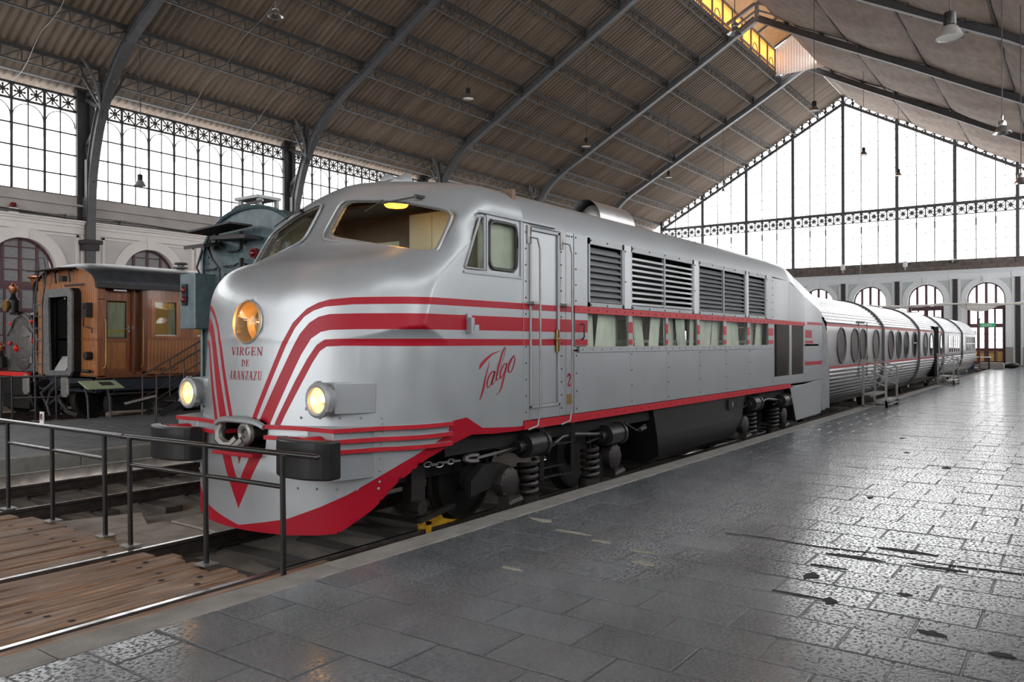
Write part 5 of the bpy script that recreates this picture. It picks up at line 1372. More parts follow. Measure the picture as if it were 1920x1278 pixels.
for x0, x1 in GL:
    a = x0+.02+random.uniform(0, .15); 
    while a < x1-.1:
        w_ = random.uniform(.10, .34); c_ = min(a+w_, x1); sl = random.uniform(-.12, .12); dep = random.uniform(.04, .14)
        b = MB(); b.grid(lambda u, v, a=a, c_=c_, sl=sl, dep=dep: (a+(c_-a)*u+sl*v, SIDE+dep+.012*math.sin(u*17), 1.63+.45*v), 10, 3); b.build('window_drape', MT['pale'] if random.random() < .75 else MT['curtain_grey'], LOCO)  # strips added behind the glass to give the windows pale reflections
        a = c_+random.choice((.02, .05, .16))
for x0, x1 in zip([g[1] for g in GL], [g[0] for g in GL[1:]]+[15.58]):
    b = MB(); b.mat(1).box((x0, SIDE-.008, 1.655), (x1, SIDE+.02, 2.06)); b.mat(0).box((x0, SIDE-.010, 1.83), (x1, SIDE-.007, 1.975)); b.box((x0, SIDE-.010, 1.672), (x1, SIDE-.007, 1.745)); b.build('window_post', [MT['red_trim'], MT['silver_dull']], LOCO)
# lower panels
LP = [8.11, 9.54, 10.70, 11.89, 13.02, 14.19, 15.58]
for i, (x0, x1) in enumerate(zip(LP[:-1], LP[1:])): panel('lower_panel', x0, x1, .86, 1.585, rivets=vr(x0+.05, .92, 1.55, 4))
b = MB(); b.box((7.06, SIDE-.016, .765), (16.70, SIDE+.03, .855)); o = b.build('red_sill', MT['red_trim'], LOCO)
r = MB()
for x in np.arange(8.2, 16.6, .235): r.sphere((x, SIDE-.017, .81), .012, 6, 4)
r.build('rivets', MT['red'], o, kind='stuff')
# rear bay: tall windows and the sloping fairing
for x0, x1 in ((15.65, 16.64), (16.79, 17.66)): b = MB(); b.box((x0, SIDE+.004, 1.03), (x1, SIDE+.010, 2.05)); b.build('tall_window', MT['dark_glass'], LOCO)
b = MB(); b.box((15.6, SIDE+.3, .9), (17.7, SIDE+.32, 2.1)); b.build('rear_vestibule', MT['black_dirty'], LOCO)
for x0, x1 in ((15.58, 15.65), (16.64, 16.79), (17.66, 17.74)): b = MB(); b.box((x0, SIDE-.008, .86), (x1, SIDE+.02, 2.06)); b.build('window_post', MT['silver'], LOCO)
panel('lower_panel', 15.58, 16.72, .86, 1.03); panel('lower_panel', 16.72, 17.74, .86, 1.03)
for x0, x1 in ((15.50, 16.62), ): panel('upper_panel', x0, x1, 2.14, 2.96, rivets=vr(x0+.05, 2.2, 2.9, 6))
for x0, x1, a, c in ((16.62, 17.70, 2.94, 2.72), (17.70, 18.90, 2.70, 2.46)):
    b = MB(); b.prism([(x0+.004, 2.14), (x1-.004, 2.14), (x1-.004, c), (x0+.004, a)], 'xz', SIDE-.006, SIDE+.02); b.build('upper_panel', MT['silver'], LOCO, bevel=.003)
panel('rear_panel', 17.74, 18.90, 1.66, 2.14); panel('rear_panel', 17.74, 18.90, .86, 1.62, rivets=vr(17.8, 1.0, 1.6, 3)); panel('rear_post', 18.90, 19.16, .86, 2.42)
b = MB(); b.box((17.95, SIDE-.010, 2.09), (19.14, SIDE-.004, 2.15)); b.box((17.80, SIDE-.010, 1.80), (18.3, SIDE-.005, 1.97)); b.box((17.80, SIDE-.010, 1.68), (18.4, SIDE-.005, 1.74)); b.box((17.74, SIDE-.010, 1.20), (19.14, SIDE-.004, 1.28)); b.build('red_band', MT['red'], LOCO)
b = MB(); b.prism([(16.70, .76), (19.14, .86), (19.10, .14), (18.95, .08), (17.10, .06)], 'xz', SIDE-.008, SIDE+.02); b.build('rear_skirt', MT['silver'], LOCO, bevel=.004)
b = MB(); b.prism([(16.70, .74), (16.74, .74), (17.12, .06), (17.08, .06)], 'xz', SIDE, SIDE+1.2); b.build('skirt_edge', MT['black_dirty'], LOCO)
# gangway bellows between locomotive and first coach
b = MB()
def bel(u, v):
    a = PI*1.0*v; y = YC-(HB-.02)*math.cos(a)*1.0; z = .15+2.55*min(1, math.sin(a)**.35 if 0 < v < 1 else 0); 
    return (19.14+.44*u, y+(-.03-.08*math.sin(PI*u)+.03*math.sin(u*34+2*math.sin(v*15)))*(1 if v < .5 else -1), z+.04*math.sin(PI*u)-.02*math.sin(u*20)+.2*u*(1 if z > 1.5 else 0))
b.grid(bel, 22, 40); b.build('gangway_bellows', MT.setdefault('bellow', mat('grey_canvas', (.21, .22, .225), .65, var=.12, vscale=5, bump=.3, bscale=14)), LOCO, smooth=True, angle=180)
# roof: cowl, horn, walkway
cw = MB(); cy, cz = 5.42, 3.42
def cow(u, v): a = PI*v; return (9.25+1.0*u, cy-.25*math.cos(a), cz-.10+.30*math.sin(a))
cw.grid(cow, 2, 16); cw.add([(10.25, cy-.25*math.cos(PI*i/15), cz-.10+.30*math.sin(PI*i/15)) for i in range(16)], [tuple(range(16))])
o = cw.build('roof_cowl', MT['alu'], LOCO, smooth=True)
b = MB(); b.sphere((9.48, cy, cz-.03), .19, 14, 8, (.5, 1, 1)); b.build('cowl_insert', MT['steel'], o, smooth=True)
b = MB(); b.lathe([(.13, -.02), (.10, .05), (.05, .16), (.03, .30)], (6.85, YC-.02, 3.56), axis=(-1, .25, -.05), n=16, cap=False); b.sphere((6.62, YC+.02, 3.55), .09, 10, 8); b.prism([(6.35, 3.44), (7.0, 3.44), (7.0, 3.5), (6.55, 3.56)], 'xz', YC-.15, YC+.15); b.build('horn', MT['silver_dull'], LOCO, smooth=True)
b = MB()
for y0, y1 in ((5.85, 5.97), (6.0, 6.12), (6.15, 6.27)): b.box((8.3, y0, 3.50), (18.2 if False else 15.6, y1, 3.53))
for x in np.arange(8.4, 15.6, 1.0): b.box((x, 5.85, 3.42), (x+.05, 6.27, 3.50))
b.build('roof_walkway', MT['iron_dark'], LOCO)
b = MB()
for x in (7.6, 8.1): b.tube([(x, 5.55, 3.36), (x, 5.55, 3.46), (x+.3, 5.55, 3.46), (x+.3, 5.55, 3.36)], .012, 5)
for x in (13.4, 14.6, 15.6): b.cbox((x, 5.7, 3.46), (.22, .14, .08))
b.build('roof_fittings', MT['steel'], LOCO)

# ---------------- underframe
UY = SIDE+.12
b = MB(); b.box((5.9, UY, .60), (16.7, YC+1.4, .80)); b.build('underframe', MT['black_dirty'], LOCO)
# fuel tank with curved lower edges
b = MB(); prof = [(SIDE+.05, .76), (SIDE+.05, .35), (SIDE+.12, .05), (SIDE+.35, -.08), (YC+1.2, -.08), (YC+1.35, .2), (YC+1.35, .76)]
b.prism(prof, 'yz', 10.35, 14.15); 
for i in range(len(b.v)):
    x, y, z = b.v[i]
    b.v[i] = (x+(.0 if z > .6 else (.42*(1-(z+.08)/.7)**1.2))*(1 if x < 12 else -1.3), y, z)
o = b.build('fuel_tank', MT['black'], LOCO, bevel=.01)
b = MB(); b.box((13.25, SIDE+.02, .55), (13.62, SIDE+.06, .72)); b.build('filler_recess', MT['black_dirty'], o); b = MB(); b.cyl((13.42, SIDE+.01, .63), (13.42, SIDE+.05, .63), .05, 12); b.build('filler_cap', MT['iron'], o)
def wheel(b, x, y, r=.46):
    b.lathe([(r-.10, -.09), (r+.03, -.08), (r+.03, -.05), (r, -.035), (r-.01, .06), (r-.06, .07), (r-.08, .03), (.16, .02), (.14, .09), (.05, .1)], (x, y, RZ+r), axis=(0, -1, 0), n=28)
def bogie(xa, xb, front):
    root = empty('bogie', (XS, YC, RZ)) if False else None
    f = MB(); ya, yb = UY+.02, UY+.10
    f.prism([(xa-.55, .30), (xa-.35, .44), (xa-.10, .44), (xa+.12, .38), (xa+.55, -.13), (xa+.75, -.20), (xb-.75, -.20), (xb-.45, -.10), (xb-.12, .42), (xb+.25, .42), (xb+.25, .25), (xb+.05, .22), (xb-.28, -.17), (xb-.62, -.24), (xa+.62, -.24), (xa+.36, -.12), (xa+.02, .22), (xa-.55, .14)], 'xz', ya, yb)
    o = f.build('bogie_frame', MT['black_dirty'], LOCO)
    for s in (-1, 1):
        for x in (xa, xb):
            w = MB(); wheel(w, x, YC+s*.83) ; w.build('wheel', MT['grime'], LOCO, smooth=True)
    for x in (xa, xb): ax = MB(); ax.cyl((x, YC-.9, RZ+.46), (x, YC+.9, RZ+.46), .08, 10); ax.build('axle', MT['grime'], LOCO)
    for x in (xa, xb):
        b = MB(); b.lathe([(.0, .07), (.13, .07), (.16, .05), (.17, 0), (.17, -.05)], (x, UY-.02, .22), axis=(0, -1, 0), n=18); b.cbox((x+.02, UY-.05, .02), (.22, .14, .12)); b.cyl((x-.08, UY-.08, .0), (x+.14, UY-.1, .03), .05, 8)
        for a in range(8): b.sphere((x+.15*math.cos(a*PI/4), UY-.07, .22+.15*math.sin(a*PI/4)), .02, 6, 4)
        b.build('axle_box', MT['grime'], LOCO, smooth=True)
    for x in (xa+.42, xb-.55):
        b = MB(); pts = [(x+.10*math.cos(t), UY-.01+.10*math.sin(t), .02+.38*t/(2*PI*5)) for t in np.linspace(0, 2*PI*5, 70)]; b.tube(pts, .026, 6); b.cyl((x, UY, -.12), (x, UY, .02), .13, 12); b.build('coil_spring', MT['grime'], LOCO, smooth=True)
    for x0, x1, z in ((xa+.25, xa+.62, .58), (xb-.28, xb+.12, .52)):
        b = MB(); b.cyl((x0, UY-.06, z), (x1, UY-.06, z), .135, 18); b.cyl((x1-.05, UY-.06, z), (x1, UY-.06, z), .15, 18); b.cyl((x0-.12, UY-.06, z-.01), (x0, UY-.06, z), .07, 12); b.tube([(x0-.45, UY-.06, z-.05), (x0-.1, UY-.06, z-.01)], .016, 6); b.build('brake_cylinder', MT['black'], LOCO, smooth=True)
    b = MB(); b.tube([(xa+.62, UY-.08, .52), (xa+.85, UY-.06, .53), (xa+1.05, UY-.06, .60), (xa+1.3, UY-.06, .61), (xb-.3, UY-.06, .54)], .028, 8); b.build('brake_pipe', MT['black'], LOCO, smooth=True)
    return o
bogie(6.88, 9.22, True); bogie(14.15, 16.45, False)
# cab step frame
b = MB()
for x, dz in ((7.45, 0), (8.12, .02)): b.bar((x, SIDE+.02, .76), (x+.04, SIDE+.05, .16+dz), .05, .07)
for z in (.17, .53): b.bar((7.47, SIDE+.04, z+.02), (8.15, SIDE+.04, z), .05, .02)
b.box((7.5, SIDE+.10, .26), (8.1, SIDE+.35, .28)); b.build('step_ladder', MT['black'], LOCO)
b = MB(); b.tube([(9.6, SIDE+.1, .62), (9.9, SIDE+.08, .5), (10.2, SIDE+.1, .55)], .014, 6); b.cyl((9.95, SIDE+.06, .50), (10.12, SIDE+.06, .52), .03, 8); b.build('hose', MT['iron_dark'], LOCO)
# safety chain
b = MB()
for i in range(6):
    x = 5.72+i*.085; z = .545-.012*i*(1 if i < 3 else .3)
    ring = [(x+.055*math.cos(t), SIDE+.18+(.024*math.sin(t) if i % 2 else 0), z+(0 if i % 2 else .024*math.sin(t))) for t in np.linspace(0, 2*PI, 13)]
    b.tube(ring, .008, 5, cap=False)
b.tube([(6.27, SIDE+.18, .54), (6.36, SIDE+.18, .56), (6.48, SIDE+.17, .55), (6.48, SIDE+.17, .49), (6.36, SIDE+.18, .50), (6.27, SIDE+.18, .53)], .022, 6); b.tube([(6.48, SIDE+.17, .52), (7.05, SIDE+.1, .56)], .016, 6); b.build('chain', MT['steel'], LOCO)
# behind the apron: dark inner parts
b = MB(); b.box((5.5, YC-.85, .25), (6.1, YC+.85, .62)); b.box((5.6, UY+.35, .35), (6.6, UY+.45, .55)); b.build('pilot_frame', MT['black_dirty'], LOCO)
b = MB(); b.box((5.75, UY+.30, .0), (5.95, UY+.42, .5)); b.cyl((5.8, UY+.2, .1), (5.8, UY+.5, .1), .07, 10); b.bar((5.85, UY+.3, -.05), (6.4, UY+.3, .02), .05, .05); b.build('brake_hanger', MT['grime'], LOCO)
# yellow wheel stop on the near rail
ws = empty('wheel_chock', (6.45, 5.62, RZ), 'yellow iron wheel chock on the rail beside the kerb, under the locomotive', 'chock')
MT['yellow'] = mat('yellow_paint', (.55, .30, .015), .5, var=.3, vscale=12)
b = MB(); b.prism([(6.22, RZ+.004), (6.72, RZ+.004), (6.72, RZ+.02), (6.54, RZ+.07), (6.48, RZ+.15), (6.36, RZ+.15), (6.33, RZ+.08), (6.22, RZ+.04)], 'xz', 5.585, 5.655); b.build('wedge', MT['yellow'], ws, bevel=.004)
b = MB(); b.box((6.25, 5.545, RZ-.05), (6.30, 5.58, RZ+.08)); b.box((6.25, 5.66, RZ-.05), (6.30, 5.695, RZ+.08)); b.box((6.25, 5.545, RZ+.05), (6.30, 5.695, RZ+.08)); b.build('clamp', MT['yellow'], ws)
b = MB(); b.box((6.7, 5.60, RZ+.004), (6.95, 5.64, RZ+.02)); b.build('tongue', MT['yellow'], ws)
# ================================================================== THE ALUMINIUM COACHES
MT['alu_flute'] = mat('fluted_aluminium', (.32, .33, .345), .25, 1.0, var=.04, vscale=3, rvar=.05)
MT['alu_band'] = mat('smooth_aluminium', (.47, .47, .47), .30, .9, var=.06, vscale=1.6, rvar=.07)
MT['void'] = mat('dark_interior', (.006, .006, .006), 1.0, spec=.05)  # flat black painted in for the shade inside openings
MT['coach_red'] = mat('faded_coach_red', (.30, .035, .035), .4, .2, var=.1)
MT['coach_glass'] = thin_glass('coach_window_glass', (.40, .42, .42), .5)
MT['coach_inside'] = mat('coach_interior', (.42, .40, .36), .7, var=.3, vscale=1.5)
CP = smooth_path([(0, 2.95), (.45, 2.93), (.9, 2.80), (1.25, 2.56), (1.46, 2.30), (1.545, 2.12), (1.55, 1.8), (1.55, 1.4), (1.548, 1.10), (1.52, .85), (1.44, .58), (1.31, .34), (1.14, .15), (.98, .08)], 14)
CP = np.array(CP)
def coach_skin(x0, x1, zlo, zhi, flute, taper=0., nx=2):
    """strip of the coach skin between two heights, both flanks; taper > 0 rounds the tail in"""
    b = MB(); P = CP[(CP[:, 1] >= zlo-1e-6) & (CP[:, 1] <= zhi+1e-6)]
    # arc length for the flutes
    L = np.concatenate([[0], np.cumsum(np.hypot(*np.diff(P, axis=0).T))]); n = max(8, int(L[-1]/.0125)) if flute else 14
    t = np.linspace(0, L[-1], n); Q = np.stack([np.interp(t, L, P[:, 0]), np.interp(t, L, P[:, 1])], 1)
    T = np.gradient(Q, axis=0); T /= np.linalg.norm(T, axis=1, keepdims=True); N = np.stack([-T[:, 1], T[:, 0]], 1); N *= np.sign((N*(Q-np.array((0, 1.5)))).sum(1))[:, None]
    if flute: Q = Q+N*(.020*np.sin(PI*t/.098)**2)[:, None]
    xs = np.linspace(x0, x1, nx)
    for s in (-1, 1):
        vs = []
        for x in xs:
            k = 1.0
            if taper: 
                d = max(0, (x-(x1-taper))/taper); k = 1-.22*d**2.4
            vs += [(x, YC+s*q[0]*k, 1.45+(q[1]-1.45)*(1-.12*max(0, (x-(x1-taper))/taper)**2.4 if taper else 1)) for q in Q]
        m = len(Q); b.add(vs, [(i*m+j, (i+1)*m+j, (i+1)*m+j+1, i*m+j+1) for i in range(nx-1) for j in range(m-1)])
    return b
def oval(cx, w, z, h, n=28): return [(cx+w/2*math.cos(2*PI*k/n), z+h/2*math.sin(2*PI*k/n)) for k in range(n)]
CARS = [(19.60, 26.02, [21.0, 22.45, 23.42, 25.12], 'first fluted aluminium coach, coupled behind the locomotive, with a closed door and oval windows'),
        (26.12, 32.48, [27.35, 28.65, 30.05, 31.70], 'second fluted aluminium coach with four oval windows and no door'),
        (32.58, 38.82, [34.15, 35.60, 38.35], 'third fluted aluminium coach with an open doorway and boarding steps'),
        (38.92, 45.40, 'wide', 'fourth fluted aluminium coach with a wide mullioned window'),
        (45.50, 53.8, 'wide', 'last fluted aluminium coach with the rounded observation tail')]
for ci, (x0, x1, wins, lab) in enumerate(CARS):
    root = empty('articulated_coach', (x0, YC, RZ), lab, 'coach', 'cars of the aluminium train')
    tp = 2.2 if ci == 4 else 0; nx = 10 if tp else 2
    coach_skin(x0, x1, 2.13, 2.96, True, tp, nx).build('fluted_roof', MT['alu_flute'], root, smooth=True, angle=50)
    coach_skin(x0, x1, .07, 1.07, True, tp, nx).build('fluted_apron', MT['alu_flute'], root, smooth=True, angle=50)
    if isinstance(wins, list):
        # smooth band, cut into pieces round the openings is not needed: windows sit just proud of it
        dx = [(x0, x1)] if ci != 2 else [(x0, 36.3), (37.55, x1)]
        for a, c in dx: coach_skin(a, c, 1.07, 2.13, False).build('window_band', MT['alu_band'], root, smooth=True)
        for a, c in dx:
            b = MB()
            for z0, z1 in ((2.09, 2.15), (1.065, 1.125)): b.box((a, SIDE-.006, z0), (c, SIDE+.01, z1))
            b.build('red_band', MT['coach_red'], root)
        for w in wins:
            b = MB(); b.prism(oval(w, .80, 1.62, .84), 'xz', SIDE-.012, SIDE-.004); o = b.build('oval_window', MT['coach_glass'], root)
            b = MB(); b.prism(oval(w, .80, 1.62, .84), 'xz', SIDE-.0035, SIDE-.002); b.build('window_shade', MT['coach_inside'], o)
            b = MB(); q = [(p[0], SIDE-.01, p[1]) for p in oval(w, .83, 1.62, .87)]; b.tube(q+[q[0], q[1]], .026, 6, cap=False); b.build('window_rim', MT['iron'], o, smooth=True)
        if ci in (1, 2):
            for w in wins[-1:] if ci == 1 else wins[1:2]:
                b = MB(); b.box((w-.38, SIDE-.016, 1.66), (w+.38, SIDE-.012, 1.69)); b.build('window_bar', MT['alu'], root)
        if ci == 0:
            b = MB()
            for xx in (22.92, 23.92): b.box((xx-.012, SIDE-.012, .75), (xx+.012, SIDE+.01, 2.26))
            b.box((22.92, SIDE+.03, 2.25), (23.92, SIDE+.05, 2.28)); b.build('door_outline', MT['iron'], root)
            b = MB(); b.box((23.80, SIDE-.05, 1.26), (23.95, SIDE-.02, 1.32)); b.box((23.84, SIDE-.04, 1.2), (23.87, SIDE, 1.4)); b.build('door_handle', MT['steel'], root)
        if ci == 2:
            b = MB(); b.box((36.3, SIDE+.01, .35), (37.55, SIDE+.03, 2.3)); b.box((36.3, SIDE-.01, .3), (36.36, SIDE+.3, 2.35)); b.box((37.49, SIDE-.01, .3), (37.55, SIDE+.3, 2.35)); b.build('open_doorway', MT['void'], root)
            b = MB(); coach_side = [(SIDE-.012, .30), (SIDE-.012, 2.30), (SIDE+.3, 2.36), (SIDE+.3, .3)]; b.prism(coach_side, 'yz', 36.34, 37.5); b.build('doorway_void', MT['void'], root)  # solid black block stands for the shade inside the doorway
    else:
        coach_skin(x0, x1, 1.07, 2.13, False, tp, nx).build('window_band', MT['alu_band'], root, smooth=True)
        wa, wb = (40.6, 44.6) if ci == 3 else (47.2, 51.3)
        b = MB(); b.box((wa, SIDE-.012, 1.24), (wb, SIDE-.004, 2.0)); o = b.build('panorama_window', MT['coach_glass'], root)
        b = MB(); b.box((wa, SIDE-.0035, 1.24), (wb, SIDE-.002, 2.0)); b.build('window_shade', MT['coach_inside'], o)
        b = MB()
        for xx in np.linspace(wa, wb, 6): b.box((xx-.04, SIDE-.03, 1.22), (xx+.04, SIDE-.002, 2.02))
        for z in (1.22, 1.62, 2.0): b.box((wa, SIDE-.026, z-.02), (wb, SIDE-.002, z+.02))
        b.build('window_frame', MT['alu'], o)
    if ci == 4:
        b = MB(); Q = [q for q in CP]; ring = [(x1, YC+q[0]*.78, 1.45+(q[1]-1.45)*.88) for q in Q]+[(x1, YC-q[0]*.78, 1.45+(q[1]-1.45)*.88) for q in Q[::-1]]
        b.add(ring+[(x1+.9, YC, 1.5)], [(i, (i+1) % len(ring), len(ring)) for i in range(len(ring))]); b.build('tail_cone', MT['alu_flute'], root, smooth=True)
        b = MB(); b.sphere((53.4, YC-1.36, 2.28), .09, 10, 8); b.cbox((53.3, YC-1.4, 2.2), (.3, .12, .1)); b.build('tail_lamp', MT['white'], root, smooth=True)
    # rubber joint in front of each car
    b = MB(); xj = x0-.05
    ring = [(xj, YC-(q[0]+.012), q[1]+.012*(1 if q[1] > 1.5 else 0)) for q in CP[::4]][::-1]+[(xj, YC+(q[0]+.012), q[1]) for q in CP[::4]]
    
    if ci: b.tube(ring, .055, 6); b.build('joint_ring', MT['iron'], root, smooth=True)
    b = MB(); b.box((x0, YC-.95, .05), (x1-(2.0 if tp else 0), YC+.95, .12)); b.box((x0+.4, YC-.9, -.0), (x0+1.6, YC+.9, .08)); b.build('underframe', MT['black_dirty'], root)
    for s in (-1, 1):
        w = MB(); wheel(w, x0+.55, YC+s*.83, .36); w.build('wheel', MT['grime'], root, smooth=True)
    b = MB()
    for xx in (x0+1.0, x1-1.2): b.box((xx, SIDE+.5, -.02), (xx+.05, SIDE+.55, .12))
    b.build('jacking_lug', MT['white'], root, kind='stuff')
    b = MB(); xm = (x0+x1)/2
    if ci in (2,): b.box((xm-2.9, YC-.9, 2.80), (xm-1.5, YC-.3, 2.98)); b.box((xm+1.0, YC-.9, 2.80), (xm+2.4, YC-.3, 2.96)); b.build('roof_ventilator', MT['alu'], root, bevel=.03)
# boarding steps
def boarding_steps(x0, label):
    root = empty('boarding_steps', (x0, 4.5, 0), label, 'steps', 'aluminium boarding steps')
    x1 = x0+1.55; ya, yb = 4.12, 4.74
    b = MB(); b.box((x0, yb-.32, .30), (x1, yb, .345)); b.box((x0, ya, .14), (x1, ya+.34, .185)); b.build('tread', MT['steel'], root)
    b = MB()
    for x in (x0, x1-.05):
        b.box((x, ya, .0), (x+.05, yb, .05)); b.box((x, ya, .10), (x+.05, yb-.3, .14)); b.box((x, yb-.32, .05), (x+.05, yb-.28, .30)); b.box((x, ya, 0.0), (x+.05, ya+.05, .15))
    b.box((x0, ya, .05), (x1, ya+.03, .10)); b.build('frame', MT['steel'], root)
    for x in (x0, x1-.05):
        b = MB(); b.box((x, ya+.01, .0), (x+.05, ya+.06, 1.02)); b.box((x, yb-.05, .0), (x+.05, yb, 1.22))
        b.bar((x+.025, ya-.12, .98), (x+.025, yb+.02, 1.24), .045, .045); b.bar((x+.025, ya+.03, .55), (x+.025, yb-.02, .80), .03, .03); b.bar((x+.025, ya+.03, .78), (x+.025, yb-.02, 1.02), .03, .03); b.build('handrail', MT['steel'], root)
boarding_steps(22.5, 'grey metal boarding steps with handrails at the closed door of the first coach')
boarding_steps(35.9, 'grey metal boarding steps with handrails under the open doorway of the third coach')
# ================================================================== PLANK CROSSING AND BARRIERS
def wood_mat():
    m = bpy.data.materials.new('weathered_deck_timber'); m.use_nodes = True; nt = m.node_tree; N = nt.nodes; L = nt.links; p = N['Principled BSDF']
    tc = N.new('ShaderNodeTexCoord'); oi = N.new('ShaderNodeObjectInfo'); mp = N.new('ShaderNodeMapping'); mp.inputs['Scale'].default_value = (.7, 14, 14)
    ad = N.new('ShaderNodeVectorMath'); ad.operation = 'ADD'; L.new(tc.outputs['Object'], ad.inputs[0]); sc = N.new('ShaderNodeVectorMath'); sc.operation = 'SCALE'; cb = N.new('ShaderNodeCombineXYZ')
    for i in range(3): L.new(oi.outputs['Random'], cb.inputs[i])
    L.new(cb.outputs[0], sc.inputs[0]); sc.inputs['Scale'].default_value = 37; L.new(sc.outputs[0], ad.inputs[1]); L.new(ad.outputs[0], mp.inputs[0])
    n1 = N.new('ShaderNodeTexNoise'); n1.inputs['Scale'].default_value = 2.2; n1.inputs['Detail'].default_value = 7; n1.inputs['Roughness'].default_value = .65; L.new(mp.outputs[0], n1.inputs['Vector'])
    n2 = N.new('ShaderNodeTexNoise'); n2.inputs['Scale'].default_value = 1.6; n2.inputs['Detail'].default_value = 4; L.new(ad.outputs[0], n2.inputs['Vector'])
    r = N.new('ShaderNodeValToRGB'); e = r.color_ramp.elements; e[0].position = .30; e[0].color = (.036, .019, .010, 1); e[1].position = .72; e[1].color = (.46, .31, .20, 1); k = e.new(.52); k.color = (.20, .118, .07, 1)
    L.new(n1.outputs['Fac'], r.inputs[0])
    mx = N.new('ShaderNodeMix'); mx.data_type = 'RGBA'; r2 = N.new('ShaderNodeValToRGB'); r2.color_ramp.elements[0].position = .55; r2.color_ramp.elements[1].position = .78; r2.color_ramp.elements[1].color = (.6, .6, .6, 1); L.new(n2.outputs['Fac'], r2.inputs[0])
    L.new(r2.outputs[0], mx.inputs[0]); L.new(r.outputs[0], mx.inputs[6]); mx.inputs[7].default_value = (.33, .30, .27, 1); L.new(mx.outputs[2], p.inputs['Base Color'])
    rr = N.new('ShaderNodeMapRange'); rr.inputs[3].default_value = .38; rr.inputs[4].default_value = .75; L.new(n1.outputs['Fac'], rr.inputs[0]); L.new(rr.outputs[0], p.inputs['Roughness'])
    bp = N.new('ShaderNodeBump'); bp.inputs['Strength'].default_value = .9; bp.inputs['Distance'].default_value = .012; L.new(n1.outputs['Fac'], bp.inputs['Height']); L.new(bp.outputs[0], p.inputs['Normal'])
    return m
MT['deck'] = wood_mat(); MT['knot'] = mat('bolt_hole', (.008, .006, .005), .8)
DK = empty('plank_crossing', (0, 8, RZ), 'weathered timber plank crossing over the rails in the lower left corner', 'boardwalk')
random.seed(5)
def plank(y0, y1, xe, z=0.0, x0=-6.0):
    b = MB(); n = 14; xs = np.linspace(x0, xe, n); zt = RZ+z
    vs = []; ph = random.uniform(0, 9)
    for i, x in enumerate(xs):
        w = .006*math.sin(x*1.7+ph)+.004*math.sin(x*4.1+ph); a, c = y0+.013+w*.5, y1-.013+w; e = .016
        zz = zt+.004*math.sin(x*2.3+ph)
        vs += [(x, a, zt-.20), (x, a, zz-.012), (x, a+e, zz), (x, c-e, zz), (x, c, zz-.012), (x, c, zt-.20)]
    fs = [(i*6+k, i*6+(k+1) % 6, i*6+6+(k+1) % 6, i*6+6+k) for i in range(n-1) for k in range(6)]+[(5, 4, 3, 2, 1, 0), tuple(range((n-1)*6, n*6))]
    b.add(vs, fs); o = b.build('plank', MT['deck'], DK)
    h = MB()
    for x in (xe-.30-random.uniform(0, .1), xe-1.5+random.uniform(-.2, .2), xe-2.6):
        c = (x, (y0+y1)/2+random.uniform(-.03, .03), zt+.0045)
        h.lathe([(.028, 0), (.012, .0005)], c, n=8)
    h.build('bolt_holes', MT['knot'], o, kind='stuff')
y = 5.70; xe0 = 4.12
for w in (.20, .21, .19, .22, .20, .21, .24):
    if y+w > 7.20: w = 7.20-y
    plank(y, y+w, xe0+random.uniform(-.06, .10), random.uniform(-.012, .004)); y += w
y = 7.33
ws_ = [.27, .30, .28, .33, .30, .32, .30, .29, .28]
for w in ws_:
    plank(y, y+w, xe0+random.uniform(-.07, .10), random.uniform(-.012, .006)); y += w
plank(10.32, 11.75, 4.0); plank(4.84, 5.585, 4.85, -.004)

MT['rail_black'] = mat('glossy_black_paint', (.012, .012, .013), .28, .1, coat=.3)
def barrier(posts, z0, ztop, zmid, a, c, label, r=.023, plates=True):
    """posts along a line, top rail from a to c, mid rail between the end posts"""
    root = empty('barrier_railing', posts[0]+(z0,), label, 'railing', None)
    for p in posts:
        b = MB(); b.cyl(p+(z0,), (p[0]-.012, p[1], ztop), r, 12); o = b.build('post', MT['rail_black'], root, smooth=True)
        if plates: b = MB(); b.box((p[0]-.07, p[1]-.08, z0), (p[0]+.07, p[1]+.08, z0+.012)); b.build('base_plate', MT['steel'], o)
    b = MB(); b.cyl(a+(ztop,), c+(ztop,), r*1.05, 12); b.sphere(c+(ztop,), r*1.05, 10, 6); b.build('top_rail', MT['rail_black'], root, smooth=True)
    for p, q in zip(posts[:-1], posts[1:]):
        b = MB(); b.cyl(p+(zmid,), q+(zmid,), r*.9, 10); b.build('mid_rail', MT['rail_black'], root, smooth=True)
    return root
barrier([(4.18, 10.26), (4.17, 9.15), (4.15, 8.0)], RZ+.012, .80, .545, (4.19, 12.4), (4.12, 7.62), 'black tube railing on the plank crossing, its posts left of the metal rail')
barrier([(4.09, 7.42), (4.13, 6.25), (4.16, 5.24)], RZ+.012, .80, .545, (4.11, 7.565), (4.24, 4.93), 'black tube railing on the plank crossing in front of the locomotive nose')
